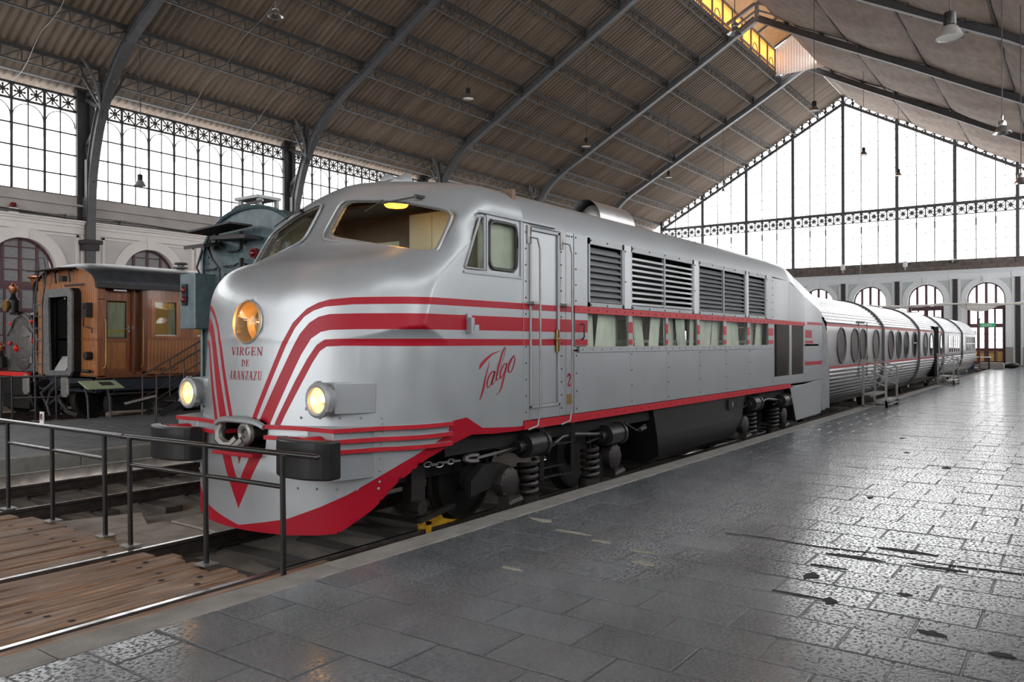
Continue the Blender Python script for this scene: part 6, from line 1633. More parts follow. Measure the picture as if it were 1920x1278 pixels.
# far barriers on the next platform
barrier([(7.15, 19.2), (7.62, 19.05)], 0, .98, .52, (6.6, 19.4), (7.74, 19.0), 'far black railing cut by the left edge, before the small steam engine', r=.022)
barrier([(7.80, 18.95), (8.21, 18.80), (8.55, 18.58)], 0, .98, .52, (7.80, 18.95), (8.78, 18.5), 'far black railing between the steam engine and the coach gangway', r=.022)
ns = empty('warning_sign', (8.0, 18.0, 0), 'small white no touching sign standing on the far platform', 'sign')
b = MB(); b.box((7.99, 17.95, .0), (8.01, 18.12, .26)); b.build('plate', MT['white'], ns)
def sgn_(u, v): return (7.985, 18.035-u, .15+v)
b = MB(); script(b, [([(.062*math.cos(t), .062*math.sin(t)) for t in np.linspace(0, 2*PI, 24)], [.016, .016]), ([(-.042, .042), (.042, -.042)], [.014, .014])], sgn_); b.build('red_ring', MT['red'], ns)
b = MB(); script(b, [([(-.02, -.04), (-.015, .02), (.02, .035)], [.03, .03]), ([(.0, -.04), (.015, .0)], [.02, .02])], sgn_); b.build('hand_symbol', MT['black'], ns)
# slanted information boards
ip = empty('information_board', (9.1, 18.3, 0), 'green slanted information board on two legs before the wooden coach', 'sign')
b = MB()
for x, y_ in ((9.12, 18.32), (9.60, 18.28)): b.tube([(x, y_, 0), (x-.03, y_-.02, .45), (x-.1, y_-.02, .74)], .022, 8)
b.build('legs', MT['iron'], ip)
MT['board_green'] = mat('pale_green_board', (.32, .42, .27), .4, var=.05)
b = MB(); b.obox((9.35, 18.2, .77), (.40, -.03, 0), (.0, .22, .08), (0, -.004, .010)); b.build('board', MT['board_green'], ip)
b = MB(); b.obox((9.47, 18.22, .79), (.14, -.01, 0), (0, .10, .036), (0, -.002, .005)); b.build('printed_picture', MT['iron_dark'], ip)
ip = empty('information_board', (9.05, 15.43, 0), 'grey slanted information board on one bent leg behind the left buffer', 'sign')
b = MB(); b.tube([(9.05, 15.43, 0), (9.03, 15.45, .45), (8.95, 15.5, .55), (8.6, 15.65, .50)], .02, 8); b.build('leg', MT['iron_dark'], ip)
b = MB(); b.obox((8.78, 15.55, .57), (.26, -.12, .07), (.07, .16, 0), (0, 0, .010)); b.build('board', MT['steel'], ip)
# ================================================================== VARNISHED WOODEN COACH
def varnish(name, col, dirx=True):
    m = mat(name, col, .34, 0, var=.38, vscale=2.2, stretch=(14, 14, .8), detail=6, coat=.35); return m
MT['teak'] = varnish('varnished_teak', (.22, .075, .026)); MT['teak_light'] = varnish('light_varnished_boards', (.30, .115, .036)); MT['teak_dark'] = varnish('dark_varnished_frame', (.14, .046, .017))
MT['coach_roof'] = mat('tarred_canvas_roof', (.035, .042, .050), .38, .1, var=.3, vscale=5, bump=.25, bscale=14)
MT['curtain'] = mat('linen_curtain', (.46, .43, .34), .9, var=.15, vscale=8, stretch=(3, 3, .3))
MT['gold'] = mat('gilt_letters', (.62, .35, .03), .4, .3); MT['cosy'] = mat('lit_coach_interior', (.30, .17, .05), .7, emit=.10, ecol=(1.0, .55, .15))
WY, WC = 18.78, 20.25; WX0, WX1 = 9.55, 19.5
wc = empty('wooden_coach', (WX0, WC, RZ), 'varnished brown wooden passenger coach with a black arched roof and end gangway', 'coach')
hw = WC-WY
def boards_z(name, x0, x1, z0, z1, y, m, pitch=.092, parent=wc):
    """vertical matchboards, each a piece of its own"""
    n = max(1, round((x1-x0)/pitch)); w = (x1-x0)/n
    b = MB(); b.box((x0+.003, y-.008, z0), (x0+w-.003, y+.02, z1)); o = b.build(name, m, parent, bevel=.003)
    for i in range(1, n): inst(o, parent, (i*w, 0, 0))
b = MB(); b.box((WX0+.05, WY+.03, .92), (9.75, WC+hw-.03, 3.1)); b.box((10.80, WY+.03, .92), (10.98, WC+hw-.03, 3.1)); b.box((9.7, WY+.4, .92), (WX1, WY+.45, 1.8)); b.box((WX0+.05, WC+hw-.06, .92), (WX1, WC+hw, 3.1)); b.box((WX0, WY+.03, .88), (WX1, WC+hw, .94)); b.build('body_frame', MT['teak_dark'], wc)
boards_z('matchboard', 10.78, WX1, .95, 1.79, WY, MT['teak_light'])
b = MB(); b.box((10.78, WY-.02, 1.79), (WX1, WY+.03, 1.86)); b.build('waist_rail', MT['teak'], wc)
b = MB(); b.box((10.78, WY-.006, 2.80), (WX1, WY+.03, 3.02)); b.build('letter_board', MT['teak'], wc); b = MB(); b.box((10.78, WY-.03, 3.02), (WX1, WY+.03, 3.12)); b.build('cornice_board', MT['teak_light'], wc)
xw = [10.98+1.16*i for i in range(7)]; px = 10.78
for i, x in enumerate(xw):
    b = MB(); b.box((px+.004, WY-.004, 1.86), (x-.10, WY+.03, 2.80)); b.build('side_panel', MT['teak'], wc, bevel=.004)
    b = MB()
    for x0, x1, z0, z1 in ((x-.10, x, 1.86, 2.80), (x+.58, x+.68, 1.86, 2.80), (x, x+.58, 2.74, 2.80), (x-.02, x+.6, 1.86, 1.90)): b.box((x0, WY-.018, z0), (x1, WY+.03, z1))
    fo = b.build('window_frame', MT['teak_light'], wc, bevel=.004)
    b = MB(); b.box((x, WY+.012, 1.90), (x+.58, WY+.016, 2.74)); b.build('window_pane', MT['glass'], fo)
    b = MB(); b.box((x, WY-.004, 1.90), (x+.58, WY+.01, 1.925)); b.build('window_sill', MT['chrome'], fo)
    b = MB(); b.grid(lambda u, v, x=x: (x+.40+.18*u, WY+.06+.02*math.sin(u*22), 1.9+.84*v), 24, 2); b.build('curtain', MT['curtain'], fo)
    b = MB(); b.box((x-.05, WY+.34, 1.86), (x+.66, WY+.36, 2.8)); b.build('lit_compartment', MT['cosy'], fo)  # panel with weak emission stands for lamplight inside the compartment
    px = x+.68
b = MB(); stroke_text(b, 'AhoL', lambda u, v: (11.50-u, WY+.010, 2.615+v), .10, .2); b.box((11.0, WY+.009, 2.58), (11.54, WY+.011, 2.59)); b.build('gilt_lettering', MT['gold'], wc)
b = MB(); stroke_text(b, 'renfe', lambda u, v: (10.97+u, WY-.011, 1.02+v), .085, .16)
script(b, [([(.05*math.cos(t), .035*math.sin(t)) for t in np.linspace(0, 2*PI, 20)], [.014, .014]), ([(.05, .0), (.10, .015)], [.02, .02]), ([(.09, .02), (.12, .02)], [.03, .01])], lambda u, v: (11.48+u, WY-.011, 1.06+v)); b.build('painted_lettering', MT['black'], wc)
# corner, recessed door, reveal
b = MB(); b.box((WX0, WY-.006, .95), (9.74, WY+.03, 1.79)); b.box((WX0, WY-.006, 1.84), (9.74, WY+.03, 2.74)); b.box((WX0, WY-.006, 2.76), (9.74, WY+.03, 3.05)); b.box((WX0, WY-.02, 1.79), (9.74, WY+.03, 1.84)); b.build('corner_post', MT['teak'], wc, bevel=.004)
dr_y = WY+.16
b = MB()
for x0, x1, z0, z1 in ((9.76, 9.85, 1.02, 2.98), (10.33, 10.43, 1.02, 2.98), (9.85, 10.33, 2.74, 2.98), (9.85, 10.33, 1.74, 1.84), (9.85, 10.33, 1.02, 1.10)): b.box((x0, dr_y-.02, z0), (x1, dr_y+.02, z1))
dd = b.build('vestibule_door', MT['teak'], wc, bevel=.004)
b = MB(); b.box((9.85, dr_y, 1.10), (10.33, dr_y+.01, 1.74)); b.build('door_panel', MT['teak_light'], dd)
b = MB(); b.box((9.85, dr_y-.002, 1.84), (10.33, dr_y+.002, 2.74)); b.build('door_pane', MT['glass'], dd)
b = MB()
for x0, x1, z0, z1 in ((9.85, 9.865, 1.84, 2.74), (10.315, 10.33, 1.84, 2.74), (9.85, 10.33, 2.725, 2.74), (9.85, 10.33, 1.84, 1.855)): b.box((x0, dr_y-.024, z0), (x1, dr_y-.004, z1))
b.build('pane_bead', MT['gasket'], dd)
b = MB(); b.grid(lambda u, v: (9.86+.46*u, dr_y+.03+.012*math.sin(u*40+3*v), 1.86+.84*v), 40, 3); b.mat(1)
for z0, z1 in ((2.0, 2.04), (1.95, 1.96), (2.69, 2.70)): b.box((9.86, dr_y+.014, z0), (10.31, dr_y+.016, z1))
b.build('door_curtain', [MT['curtain'], MT['gold']], dd)
b = MB(); b.tube([(10.38, dr_y-.02, 2.06), (10.38, dr_y-.07, 2.06), (10.26, dr_y-.07, 2.05)], .014, 6); b.box((10.36, dr_y-.03, 1.98), (10.41, dr_y-.018, 2.14)); b.build('door_handle', MT['chrome'], dd)
b = MB(); b.box((10.44, WY+.0, .95), (10.47, WY+.2, 3.05)); b.box((10.47, dr_y-.01, .95), (10.66, dr_y+.02, 3.05)); b.box((10.66, WY-.0, .95), (10.785, WY+.2, 3.05)); b.box((9.74, WY, .90), (10.78, WY+.2, 1.02)); b.build('door_reveal', MT['teak_dark'], wc)
b = MB(); b.box((9.95, WY-.03, 2.965), (10.25, WY+.02, 3.0)); b.build('door_lamp', MT['white'], wc)
for x in (9.70, 10.62):
    b = MB(); b.tube([(x, WY-.01, 2.30), (x, WY-.07, 2.28), (x+.02, WY-.07, 2.2), (x+.02, WY-.07, 1.22), (x, WY-.06, 1.15), (x-.02, WY-.01, 1.13)], .012, 7); b.build('grab_rail', MT['brass'], wc, smooth=True)
# end wall of matchboards
n = 30; w = 2*hw/n
for i in range(n):
    y0 = WY+i*w; yc = y0+w/2; zt = 3.10+.50*math.sqrt(max(0, 1-((yc-WC)/(hw+.12))**2))-.02
    b = MB(); b.box((WX0-.008, y0+.003, .95), (WX0+.03, y0+w-.003, zt)); b.build('end_matchboard', MT['teak_light'], wc, bevel=.003)
b = MB(); b.box((WX0-.02, WY, 1.78), (WX0+.0, WC+hw, 1.84)); b.build('end_waist_rail', MT['teak'], wc)
# arched roof, domed at the near end
b = MB()
def rf(u, v):
    a = PI*v; x = WX0-.10+u*(WX1-WX0); e = min(1, (u*(WX1-WX0)/.95)); d = math.sqrt(max(0, 1-(1-e)**2)); k = .72+.28*d
    return (x, WC-(hw+.10)*math.cos(a), 3.06+.08*math.sin(a)**.5+.58*k*math.sin(a)**.9)
b.grid(lambda u, v: rf(u**2.2, v), 34, 25); b.build('roof', MT['coach_roof'], wc, smooth=True, angle=60)
b = MB(); b.box((WX0-.05, WY-.10, 3.04), (WX1, WY-.02, 3.14)); b.box((WX0-.04, WY-.13, 3.02), (10.8, WY+.02, 3.10)); b.build('roof_gutter', MT['iron_dark'], wc)
b = MB(); b.lathe([(.10, 3.66), (.10, 3.76), (.20, 3.78), (.20, 3.81), (.09, 3.82), (.09, 3.87), (.19, 3.89), (.17, 3.93), (0, 3.95)], (12.6, WC, 0), n=16); b.build('roof_ventilator', MT['iron'], wc, smooth=True)
# gangway: riveted grey frame, dark bellows, fall plate
GX, GC = 9.30, 20.17; gw, go = .70, .49
MT['gang'] = mat('grey_riveted_steel', (.15, .155, .16), .45, .4, var=.25, vscale=9, bump=.2)
b = MB(); hp = [(GC-gw, 1.05), (GC-gw-.0, 2.92), (GC-gw+.1, 3.04), (GC+gw-.1, 3.04), (GC+gw, 2.92), (GC+gw, 1.05), (GC+gw-.12, .92), (GC-gw+.12, .92)]
ip_ = [(GC-go, 1.10), (GC-go, 2.80), (GC-go+.02, 2.84), (GC+go-.02, 2.84), (GC+go, 2.80), (GC+go-.09, 1.10), (GC+go-.1, 1.06), (GC-go+.02, 1.06)]
vs = [(x, y_, z) for x in (GX, GX+.05) for y_, z in hp]+[(x, y_, z) for x in (GX, GX+.05) for y_, z in ip_]
fs = [(i, (i+1) % 8, 16+(i+1) % 8, 16+i) for i in range(8)]+[(i, (i+1) % 8, 8+(i+1) % 8, 8+i) for i in range(8)]+[(16+i, 16+(i+1) % 8, 24+(i+1) % 8, 24+i) for i in range(8)]
b.add(vs, fs); g_ = b.build('gangway_frame', MT['gang'], wc)
b = MB(); b.add([(x, y_*.94+GC*.06, z) for x in (GX+.05, WX0) for y_, z in hp], [(i, (i+1) % 8, 8+(i+1) % 8, 8+i) for i in range(8)]); b.build('gangway_bellows', MT['black_dirty'], wc)
b = MB(); b.box((WX0-.02, GC-.6, 1.0), (WX0-.012, GC+.6, 2.9)); b.build('gangway_curtain', MT['void'], wc)  # black sheet added for the shade within the gangway
b = MB(); b.obox((GX+.1, GC-.12, 1.22), (.0, .28, .0), (.10, 0, .17), (.01, 0, -.01)); b.build('fall_plate', MT['steel'], wc)
b = MB(); b.sphere((GX-.02, GC-.42, 2.78), .03, 8, 6); b.sphere((GX-.02, GC+.42, 2.78), .03, 8, 6); b.build('eye_bolts', MT['chrome'], g_, kind='stuff')
# end fittings
for z, r in ((2.50, .13), (1.42, .10)):
    b = MB()
    if z > 2: b.cbox((WX0-.10, WY+.26, z), (.16, .18, .34)); b.cyl((WX0-.2, WY+.26, z+.08), (WX0-.16, WY+.26, z+.08), .05, 10); b.tube([(WX0-.15, WY+.32, 2.35), (WX0-.15, WY+.34, 2.12), (WX0-.12, WY+.12, 2.08), (WX0-.1, WY+.05, 2.06), (WX0-.1, WY+.05, 1.95)], .018, 6)
    else: b.cyl((WX0-.16, WY+.26, z), (WX0, WY+.26, z), r, 14); b.cyl((WX0-.12, WY+.1, 1.06), (WX0-.12, WY+.42, 1.06), .04, 8)
    b.build('end_lamp' if z > 2 else 'end_socket', MT['black'], wc, bevel=.01)
b = MB()
for y_ in (19.9, 20.6, 21.2): b = MB(); b.tube([(WX0-.05, y_, 3.5), (WX0-.12, y_, 3.45), (WX0-.1, y_-.02, 3.2)], .03, 6); b.build('roof_bracket', MT['iron_dark'], wc)
b = MB(); b.cbox((WX0-.06, 20.3, 3.3), (.12, .2, .12)); b.build('tail_lamp_iron', MT['iron_dark'], wc); b = MB(); b.tube([(WX0-.05, 19.3, 3.12), (WX0-.35, 19.6, 3.08)], .025, 6); b.build('gangway_stay', MT['iron_dark'], wc)
b = MB(); b.obox((WX0-.25, 20.45, 3.52), (.22, 0, .02), (0, .85, -.0), (0, 0, .012)); b.tube([(WX0-.2, 21.2, 3.5), (WX0-.22, 21.25, 3.85), (WX0-.22, 20.95, 3.85), (WX0-.2, 20.85, 3.5)], .016, 6); b.build('roof_step', MT['iron_dark'], wc)
b = MB()
for y_ in (21.25, 21.68): b.tube([(WX0-.12, y_, .75), (WX0-.12, y_, 2.7), (WX0-.15, y_-.22, 3.2), (WX0-.2, y_-.4, 3.5)], .022, 6)
for z in np.linspace(.9, 2.7, 7): b.cyl((WX0-.12, 21.25, z), (WX0-.12, 21.68, z), .016, 6)
b.build('end_ladder', MT['iron'], wc)
for y_ in (19.27, 21.23):
    b = MB(); b.lathe([(.06, 0), (.06, .28), (.10, .28), (.10, .30), (.12, .52), (.13, .56)], (9.08, y_, .72), axis=(1, 0, 0), n=14); b.build('buffer_stem', MT['black'], wc, smooth=True)
    b = MB(); b.prism([(y_-.17, .52), (y_-.15, .88), (y_-.08, .95), (y_+.1, .95), (y_+.17, .88), (y_+.17, .56), (y_+.09, .46), (y_-.09, .46)], 'yz', 9.03, 9.08); b.build('buffer_head', MT['steel'], wc, bevel=.01)
b = MB(); b.tube([(9.5, 20.25, .7), (9.15, 20.2, .55), (9.05, 20.15, .25), (9.1, 20.1, 0)], .035, 7); b.tube([(9.5, 19.95, .7), (9.2, 19.9, .4), (9.3, 19.7, .1), (9.45, 19.5, .0)], .055, 8)
for t in range(5): b.sphere((9.2, 19.75, .6-.14*t), .03, 6, 5)
b.tube([(9.45, 20.7, .75), (9.2, 20.75, .5), (9.25, 20.6, .2), (9.5, 20.5, .4)], .05, 8); b.build('screw_coupling_and_hoses', MT['iron_dark'], wc, smooth=True)
b = MB(); b.box((WX0, WY+.1, .58), (WX1, WY+.22, .92)); b.box((WX0, WC+hw-.22, .58), (WX1, WC+hw-.1, .92)); b.box((WX0, WY+.05, .55), (WX0+.12, WC+hw-.05, .92)); b.build('sole_bar', MT['teal'] if False else mat('dark_blue_frame', (.012, .018, .03), .5, var=.3), wc)
b = MB(); b.box((9.8, WY-.22, .50), (10.95, WY+.05, .53)); b.box((10.0, WY-.25, .02), (11.6, WY-.0, .05)); b.bar((9.9, WY-.1, .53), (9.9, WY-.1, .9), .03, .03); b.bar((10.9, WY-.1, .05), (10.9, WY-.1, .5), .03, .03); b.build('footboard', MT['iron_dark'], wc)
b = MB(); b.tube([(9.75, WY-.02, .02), (9.85, WY-.05, .05), (10.8, WY-.05, .03)], .06, 10); b.build('steam_pipe', mat('lagged_pipe', (.24, .19, .15), .8, var=.2), wc, smooth=True)
for x in (10.6, 12.6):
    for s in (-1, 1): w = MB(); wheel(w, x, 20.3+s*.83, .48); w.build('wheel', MT['grime'], wc, smooth=True)
b = MB(); b.box((10.1, WC-1.1, .0), (13.2, WC-.95, .4)); b.build('bogie_frame', MT['black_dirty'], wc)
# access stairs
sx = empty('access_stairs', (10.3, 17.5, 0), 'brown iron stairs with handrails beside the wooden coach', 'stairs')
for y_ in (17.55, 18.15):
    b = MB(); b.tube([(10.30, y_, 0), (10.30, y_, .95), (12.3, y_, 2.02), (12.6, y_, 2.02)], .024, 7); b.tube([(10.32, y_, .42), (12.3, y_, 1.48)], .016, 6)
    for t in (.35, .7): b.cyl((10.3+2*t, y_, .95+1.07*t-1.0), (10.3+2*t, y_, .95+1.07*t), .018, 6)
    b.build('handrail', mat('brown_iron', (.05, .035, .03), .5) if y_ < 17.6 else bpy.data.materials['brown_iron'], sx, smooth=True)
for k in range(6):
    b = MB(); b.box((10.5+.33*k, 17.57, .14+.176*k), (10.8+.33*k, 18.13, .17+.176*k)); b.build('tread', MT['iron_dark'], sx)
b = MB(); b.bar((10.4, 17.56, .05), (12.4, 17.56, 1.1), .03, .14); b.bar((10.4, 18.14, .05), (12.4, 18.14, 1.1), .03, .14); b.build('stringer', MT['iron_dark'], sx)

# ================================================================== SMALL BLACK STEAM ENGINE
SX, SY = 10.15, 23.95
se = empty('steam_locomotive', (SX, SY, RZ), 'small black steam engine with a copper capped chimney, its smokebox door towards us', 'locomotive')
MT['smoke'] = mat('graphite_smokebox', (.15, .145, .14), .42, .6, var=.3, vscale=8, bump=.25); MT['copper'] = mat('old_copper', (.42, .17, .09), .4, .9, var=.35, vscale=12)
b = MB(); pr = [(SY-.95, .95), (SY-.90, 1.2), (SY-.80, 1.45)]+[(SY-.86*math.cos(t), 1.72+.86*math.sin(t)) for t in np.linspace(.1, PI-.1, 18)]+[(SY+.80, 1.45), (SY+.90, 1.2), (SY+.95, .95)]
b.prism(pr, 'yz', SX, SX+.75); b.build('smokebox', MT['black_dirty'], se)
b = MB(); b.prism([(SY+(p[0]-SY)*1.0, p[1]) for p in pr], 'yz', SX-.02, SX); sb = b.build('smokebox_front', MT['smoke'], se)
b = MB()
for p in smooth_path(pr, 2): b.sphere((SX-.02, SY+(p[0]-SY)*.93, 1.4+(p[1]-1.4)*.94), .018, 6, 4)
for t in np.linspace(0, 2*PI, 48)[:-1]: b.sphere((SX-.02, SY+.70*math.cos(t), 1.62+.70*math.sin(t)), .015, 6, 4)
b.build('rivets', MT['steel'], sb, kind='stuff')
b = MB(); b.lathe([(.62, 0), (.62, .03), (.5, .07), (.25, .10), (0, .11)], (SX-.02, SY-.02, 1.60), axis=(-1, 0, 0), n=32); dr = b.build('smokebox_door', MT['smoke'], se, smooth=True)
b = MB()
for z in (1.92, 1.27): b.bar((SX-.09, SY-.52, z), (SX-.09, SY-.12, z), .07, .03); b.cyl((SX-.05, SY-.56, z-.09), (SX-.05, SY-.56, z+.09), .03, 8)
b.build('door_hinge', MT['steel'], dr)
b = MB(); b.sphere((SX-.15, SY+.12, 1.58), .07, 8, 6); b.box((SX-.17, SY+.0, 1.55), (SX-.13, SY+.24, 1.61)); b.box((SX-.17, SY+.09, 1.47), (SX-.13, SY+.15, 1.69)); b.build('door_dart', mat('scarlet', (.6, .02, .015), .4), dr)
b = MB()
for y_, z in ((SY+.72, 1.72), (SY-.66, 1.78), (SY-.60, 2.32), (SY+.66, 2.28)): b.sphere((SX-.06, y_, z), .055, 8, 6)
b.build('valve_caps', bpy.data.materials['scarlet'], se, kind='stuff')
b = MB(); b.tube([(SX-.05, SY+.95, 1.95), (SX-.05, SY+.72, 2.1), (SX-.05, SY+.45, 2.42), (SX-.05, SY, 2.52), (SX-.05, SY-.40, 2.42), (SX-.05, SY-.62, 2.12), (SX-.05, SY-.82, 2.0)], .03, 7); b.build('blower_pipe', MT['steel'], se, smooth=True)
b = MB(); b.lathe([(.42, 2.50), (.31, 2.58), (.28, 2.72), (.27, 3.30)], (SX+.42, SY-.25+.0, 0), n=24); b.build('chimney', MT['black'], se, smooth=True)
b = MB(); b.lathe([(.27, 3.28), (.29, 3.34), (.34, 3.50), (.42, 3.55), (.42, 3.58), (.30, 3.58)], (SX+.42, SY-.25, 0), n=24); b.build('chimney_cap', MT['copper'], se, smooth=True)
b = MB(); b.cyl((SX+.7, SY, 1.72), (SX+5, SY, 1.72), .80, 24); b.build('boiler', MT['black'], se, smooth=True)
def oil_lamp(y_, z, s=1.0):
    b = MB(); c = (SX-.18, y_, z); b.lathe([(.15*s, -.18*s), (.15*s, .12*s), (.08*s, .2*s), (.05*s, .3*s)], c, n=12); o = b.build('oil_lamp', MT['black'], se, smooth=True)
    b = MB(); b.cyl((c[0]-.14*s, y_, z-.02), (c[0]-.19*s, y_, z-.02), .14*s, 16); b.build('lamp_face', MT['brass'], o, smooth=True)
    b = MB(); b.lathe([(.05*s, .28*s), (.1*s, .36*s), (.1*s, .44*s), (.05*s, .48*s), (.02*s, .55*s)], c, n=12); b.build('lamp_chimney', MT['copper'], o, smooth=True)
oil_lamp(SY+.22, 2.78, 1.15); oil_lamp(SY+.98, 1.22, 1.0)
b = MB(); b.box((SX-.15, SY-.0, 2.52), (SX+.1, SY+.5, 2.60)); b.build('lamp_bracket', MT['black'], se)
b = MB(); b.box((SX-.45, SY-1.25, .84), (SX-.35, SY+1.3, .95)); b.mat(1).box((SX-.42, SY-1.2, .35), (SX-.34, SY+1.25, .84)); b.build('buffer_beam', [bpy.data.materials['scarlet'], MT['black_dirty']], se)
b = MB(); b.box((SX-.4, SY-1.2, .88), (SX+5, SY+1.2, .93)); b.build('running_plate', MT['black'], se)
b = MB(); b.cyl((SX-.8, SY+.98, .62), (SX-.35, SY+.98, .62), .1, 12); b.cyl((SX-.84, SY+.98, .62), (SX-.8, SY+.98, .62), .2, 16); b.build('buffer', mat('scarlet_dull', (.5, .02, .02), .4), se, smooth=True)
for s in (-1, 1):
    for x in (SX+.35, SX+2.2):
        w = MB(); r = .55; w.lathe([(r-.1, -.06), (r+.03, -.05), (r, -.02), (r-.02, .06), (r-.08, .05), (r-.09, -.04)], (x, SY+s*.83, RZ+r), axis=(0, -1, 0), n=26); w.lathe([(.10, .08), (.10, -.06)], (x, SY+s*.83, RZ+r), axis=(0, -1, 0), n=12)
        for k in range(9): a = k*2*PI/9; w.bar((x+.08*math.cos(a), SY+s*.83, RZ+r+.08*math.sin(a)), (x+.47*math.cos(a), SY+s*.83, RZ+r+.47*math.sin(a)), .06, .05, up=(0, 1, 0))
        w.build('spoked_wheel', MT['grime'], se, smooth=True)
b = MB(); b.box((SX-.2, SY-.8, -.05), (SX+4.8, SY+.8, .8)); b.build('frames', MT['black_dirty'], se)

# ================================================================== DARK TENDER BEHIND THE NOSE
tx, tc = 8.05, 10.98
tn = empty('tender', (tx, tc, RZ), 'dark blue green riveted tender end with a marker light box, behind the silver nose', 'tender')
b = MB(); hwid = 1.28
pr = [(tc-hwid, .4), (tc-hwid, 3.05)]+[(tc-hwid*math.cos(t), 3.05+.86*math.sin(t)**.85) for t in np.linspace(.05, PI-.05, 26)]+[(tc+hwid, 3.05), (tc+hwid, .4)]
b.prism(pr, 'yz', tx, tx+6.5); b.build('tank', MT['teal'], tn)
b = MB(); P = [(tx-.02, y_, z) for y_, z in pr]; b.tube(P, .035, 6); b.build('edge_angle', MT['teal'], tn, smooth=True)
b = MB(); b.box((tx-.35, tc+.98, 1.95), (tx+.02, tc+1.42, 2.87)); mb_ = b.build('marker_box', MT.setdefault('marker_grey', mat('marker_box_grey', (.10, .14, .155), .4, .2, var=.2, vscale=8)), tn, bevel=.008)
b = MB(); mc = tc+1.27
for dz in (2.60, 2.44): b.lathe([(.085, 0), (.085, .03), (.06, .03), (.06, .01)], (tx-.35, mc, dz), axis=(-1, 0, 0), n=14)
b.cbox((tx-.36, mc, 2.52), (.02, .15, .36)); b.build('lamp_bezel', MT['black'], mb_)
for dz in (2.60, 2.44): b = MB(); b.sphere((tx-.365, mc, dz), .052, 10, 8); b.build('red_lens', MT['signal_red'], mb_, smooth=True)
b = MB(); b.cyl((tx-.06, tc-.16, 3.15), (tx-.01, tc-.16, 3.15), .09, 14); b.sphere((tx-.06, tc-.16, 3.15), .06, 10, 6); b.build('tail_lamp', MT['signal_red'], tn, smooth=True)
b = MB(); b.obox((tx-.30, tc+.40, 3.56), (.22, 0, .0), (0, .58, -.03), (0, 0, .015)); b.obox((tx-.26, tc+.92, 3.33), (.16, 0, .03), (0, .28, -.0), (0, 0, .03)); b.obox((tx-.2, tc+.1, 3.40), (.16, 0, 0), (0, .45, .02), (0, 0, .03)); b.build('foot_shelf', MT['iron_dark'], tn)
b = MB()
for y_, z in ((tc+.78, 3.40), (tc+.12, 3.38), (tc+.1, 2.95)): b.lathe([(.06, 0), (.06, .06), (.03, .07)], (tx-.01, y_, z), axis=(-1, 0, 0), n=10); b.box((tx-.12, y_-.02, z-.14), (tx-.05, y_+.02, z+.14))
for y_, z in ((tc+.98, 2.95), (tc+.45, 2.98), (tc+.35, 3.22)): b.tube([(tx, y_+.16, z), (tx-.07, y_+.16, z), (tx-.07, y_-.14, z), (tx, y_-.14, z+.04)], .014, 5)
b.tube([(tx-.02, tc+1.05, 3.5), (tx-.1, tc+.98, 3.3), (tx-.1, tc+.86, 3.1), (tx-.1, tc+.68, 2.95), (tx-.1, tc+.66, 2.4)], .02, 6); b.tube([(tx-.05, tc+1.24, 3.3), (tx-.1, tc+1.32, 3.0), (tx-.04, tc+1.3, 2.85)], .02, 6); b.build('pipes_and_hooks', MT['iron_dark'], tn, smooth=True)
b = MB()
for y_ in np.linspace(tc-1.1, tc+1.1, 16): b.sphere((tx-.005, y_, 2.86), .016, 6, 4)
for z in np.linspace(2.95, 3.6, 7): b.sphere((tx-.005, tc+1.12-.25*max(0, z-3.2), z), .016, 6, 4)
b.build('rivets', MT['teal'], tn, kind='stuff')
b = MB(); b.box((tx+.15, tc+.0, 4.10), (tx+.62, tc+.62, 4.15))
for y_ in (tc+.06, tc+.55):
    for x in (tx+.2, tx+.55): b.box((x, y_-.04, 3.70), (x+.05, y_+.04, 4.11))
b.build('top_platform', mat('pale_grey_steel', (.30, .32, .32), .5, .2, var=.1), tn)
b = MB(); b.tube([(tx+.1, tc+1.0, 3.45), (tx+.1, tc+1.0, 3.72), (tx+.1, tc+.5, 3.98), (tx+.1, tc-.2, 4.02)], .022, 6); b.build('grab_rail', MT['steel'], tn, smooth=True)
for s in (-1, 1):
    for x in (tx+1.3, tx+3.0): w = MB(); wheel(w, x, 11.03+s*.83, .5); w.build('wheel', MT['grime'], tn, smooth=True)
b = MB(); b.box((tx+.1, tc-1.0, .2), (tx+6, tc+1.0, .42)); b.build('frame', MT['black_dirty'], tn)
# ================================================================== SMALL THINGS AT THE FAR END
tb = empty('work_table', (57.2, 5.4, 0), 'white topped work table at the far end beside the tail of the train', 'table')
b = MB(); b.box((56.9, 4.6, .74), (57.6, 6.3, .79)); b.build('tabletop', MT['white'], tb)
for y in (4.7, 6.2):
    for x in (56.95, 57.5): b = MB(); b.box((x, y-.03, 0), (x+.05, y+.03, .74)); b.build('leg', MT['iron_dark'], tb)
b = MB(); b.lathe([(.16, 0), (.17, .35), (.14, .42), (.05, .44), (.05, .5)], (56.6, 6.05, 0), n=14); setp(b.build('canister', mat('bright_blue', (.01, .16, .55), .4), None, smooth=True), 'bright blue canister on the floor under the far white table', 'canister')
b = MB(); b.lathe([(.03, 0), (.03, 3.05), (.06, 3.06), (.06, 3.14)], (55.6, 5.05, 0), n=8); b.lathe([(.14, 0), (.14, .03), (.04, .05)], (55.6, 5.05, 0), n=12); setp(b.build('marker_pole', mat('dark_red_pole', (.12, .012, .02), .5), None), 'tall thin dark red pole standing at the end of the platform track', 'pole')
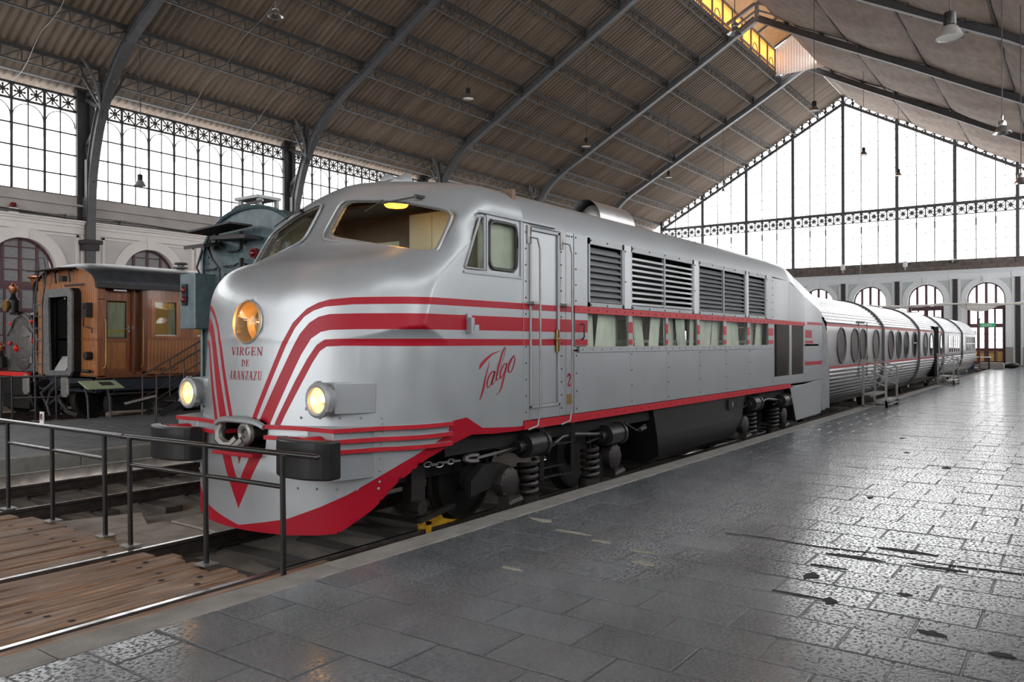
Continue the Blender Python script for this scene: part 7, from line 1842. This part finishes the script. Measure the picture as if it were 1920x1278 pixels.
b = MB(); b.box((58.4, 4.0, .0), (59.2, 5.4, .32)); b.box((58.45, 4.05, .32), (59.15, 5.35, .40)); setp(b.build('concrete_block', MT['stone_plinth'], None, bevel=.03), 'low pale concrete block on the floor before the end door', 'block')
b = MB(); b.sphere((60.2, 3.7, .20), .30, 12, 8, (1, 1.5, .65)); b.sphere((60.25, 4.05, .16), .22, 10, 8, (1, 1.2, .7)); setp(b.build('bin_bag', MT['black'], None, smooth=True), 'black sack lying beside the concrete block at the end door', 'bag')
fr = empty('far_railing', (61, 4.2, 0), 'low dark railing before the ochre panelled end door', 'railing')
for y in (4.55, 5.2, 5.85, 6.5): b = MB(); b.box((61, y-.02, 0), (61.04, y+.02, 1.02)); b.build('post', MT['iron_dark'], fr)
b = MB(); b.box((61, 4.5, .98), (61.04, 6.6, 1.02)); b.build('top_rail', MT['iron_dark'], fr)
cab_ = empty('control_stand', (58.2, 5.75, 0), 'blue and orange control stand beside the far railing', 'stand')
b = MB(); b.box((58.1, 5.6, 0), (58.4, 5.9, .95)); b.build('body', mat('navy', (.012, .025, .08), .5), cab_, bevel=.02); b = MB(); b.box((58.05, 5.45, .95), (58.45, 6.0, 1.12)); b.build('top', mat('orange', (.6, .22, .02), .5), cab_, bevel=.03)
bn = empty('rolled_banner', (61, 7, 4.2), 'long rolled white canvas hanging across before the end doors, one part sagging', 'banner')
b = MB(); b.tube([(61, y, 4.22+.05*math.sin(y*1.1)) for y in np.linspace(1.2, 13.2, 30)], [.085+.03*math.sin(i*1.7) for i in range(30)], 7); b.build('roll', mat('white_canvas', (.62, .60, .57), .8, var=.1), bn, smooth=True)
b = MB(); b.grid(lambda u, v: (61-.05*math.sin(PI*v), 4.3+2.5*u, 4.22-v*.50*math.sin(PI*u)**.8), 16, 6); b.build('sagging_fold', bpy.data.materials['white_canvas'], bn, smooth=True)
b = MB()
for y in (6.3, 9.6): b.tube([(60.9, y, 2.6), (60.9, y, 4.6), (60.9, y-.35, 4.5)], .022, 5)
for y in (1.3, 13.1): b.tube([(61, y, 4.2), (62.5, y, 9), (64.9, y, 9.2)], .012, 4)
b.build('hanger', MT['steel'], bn)
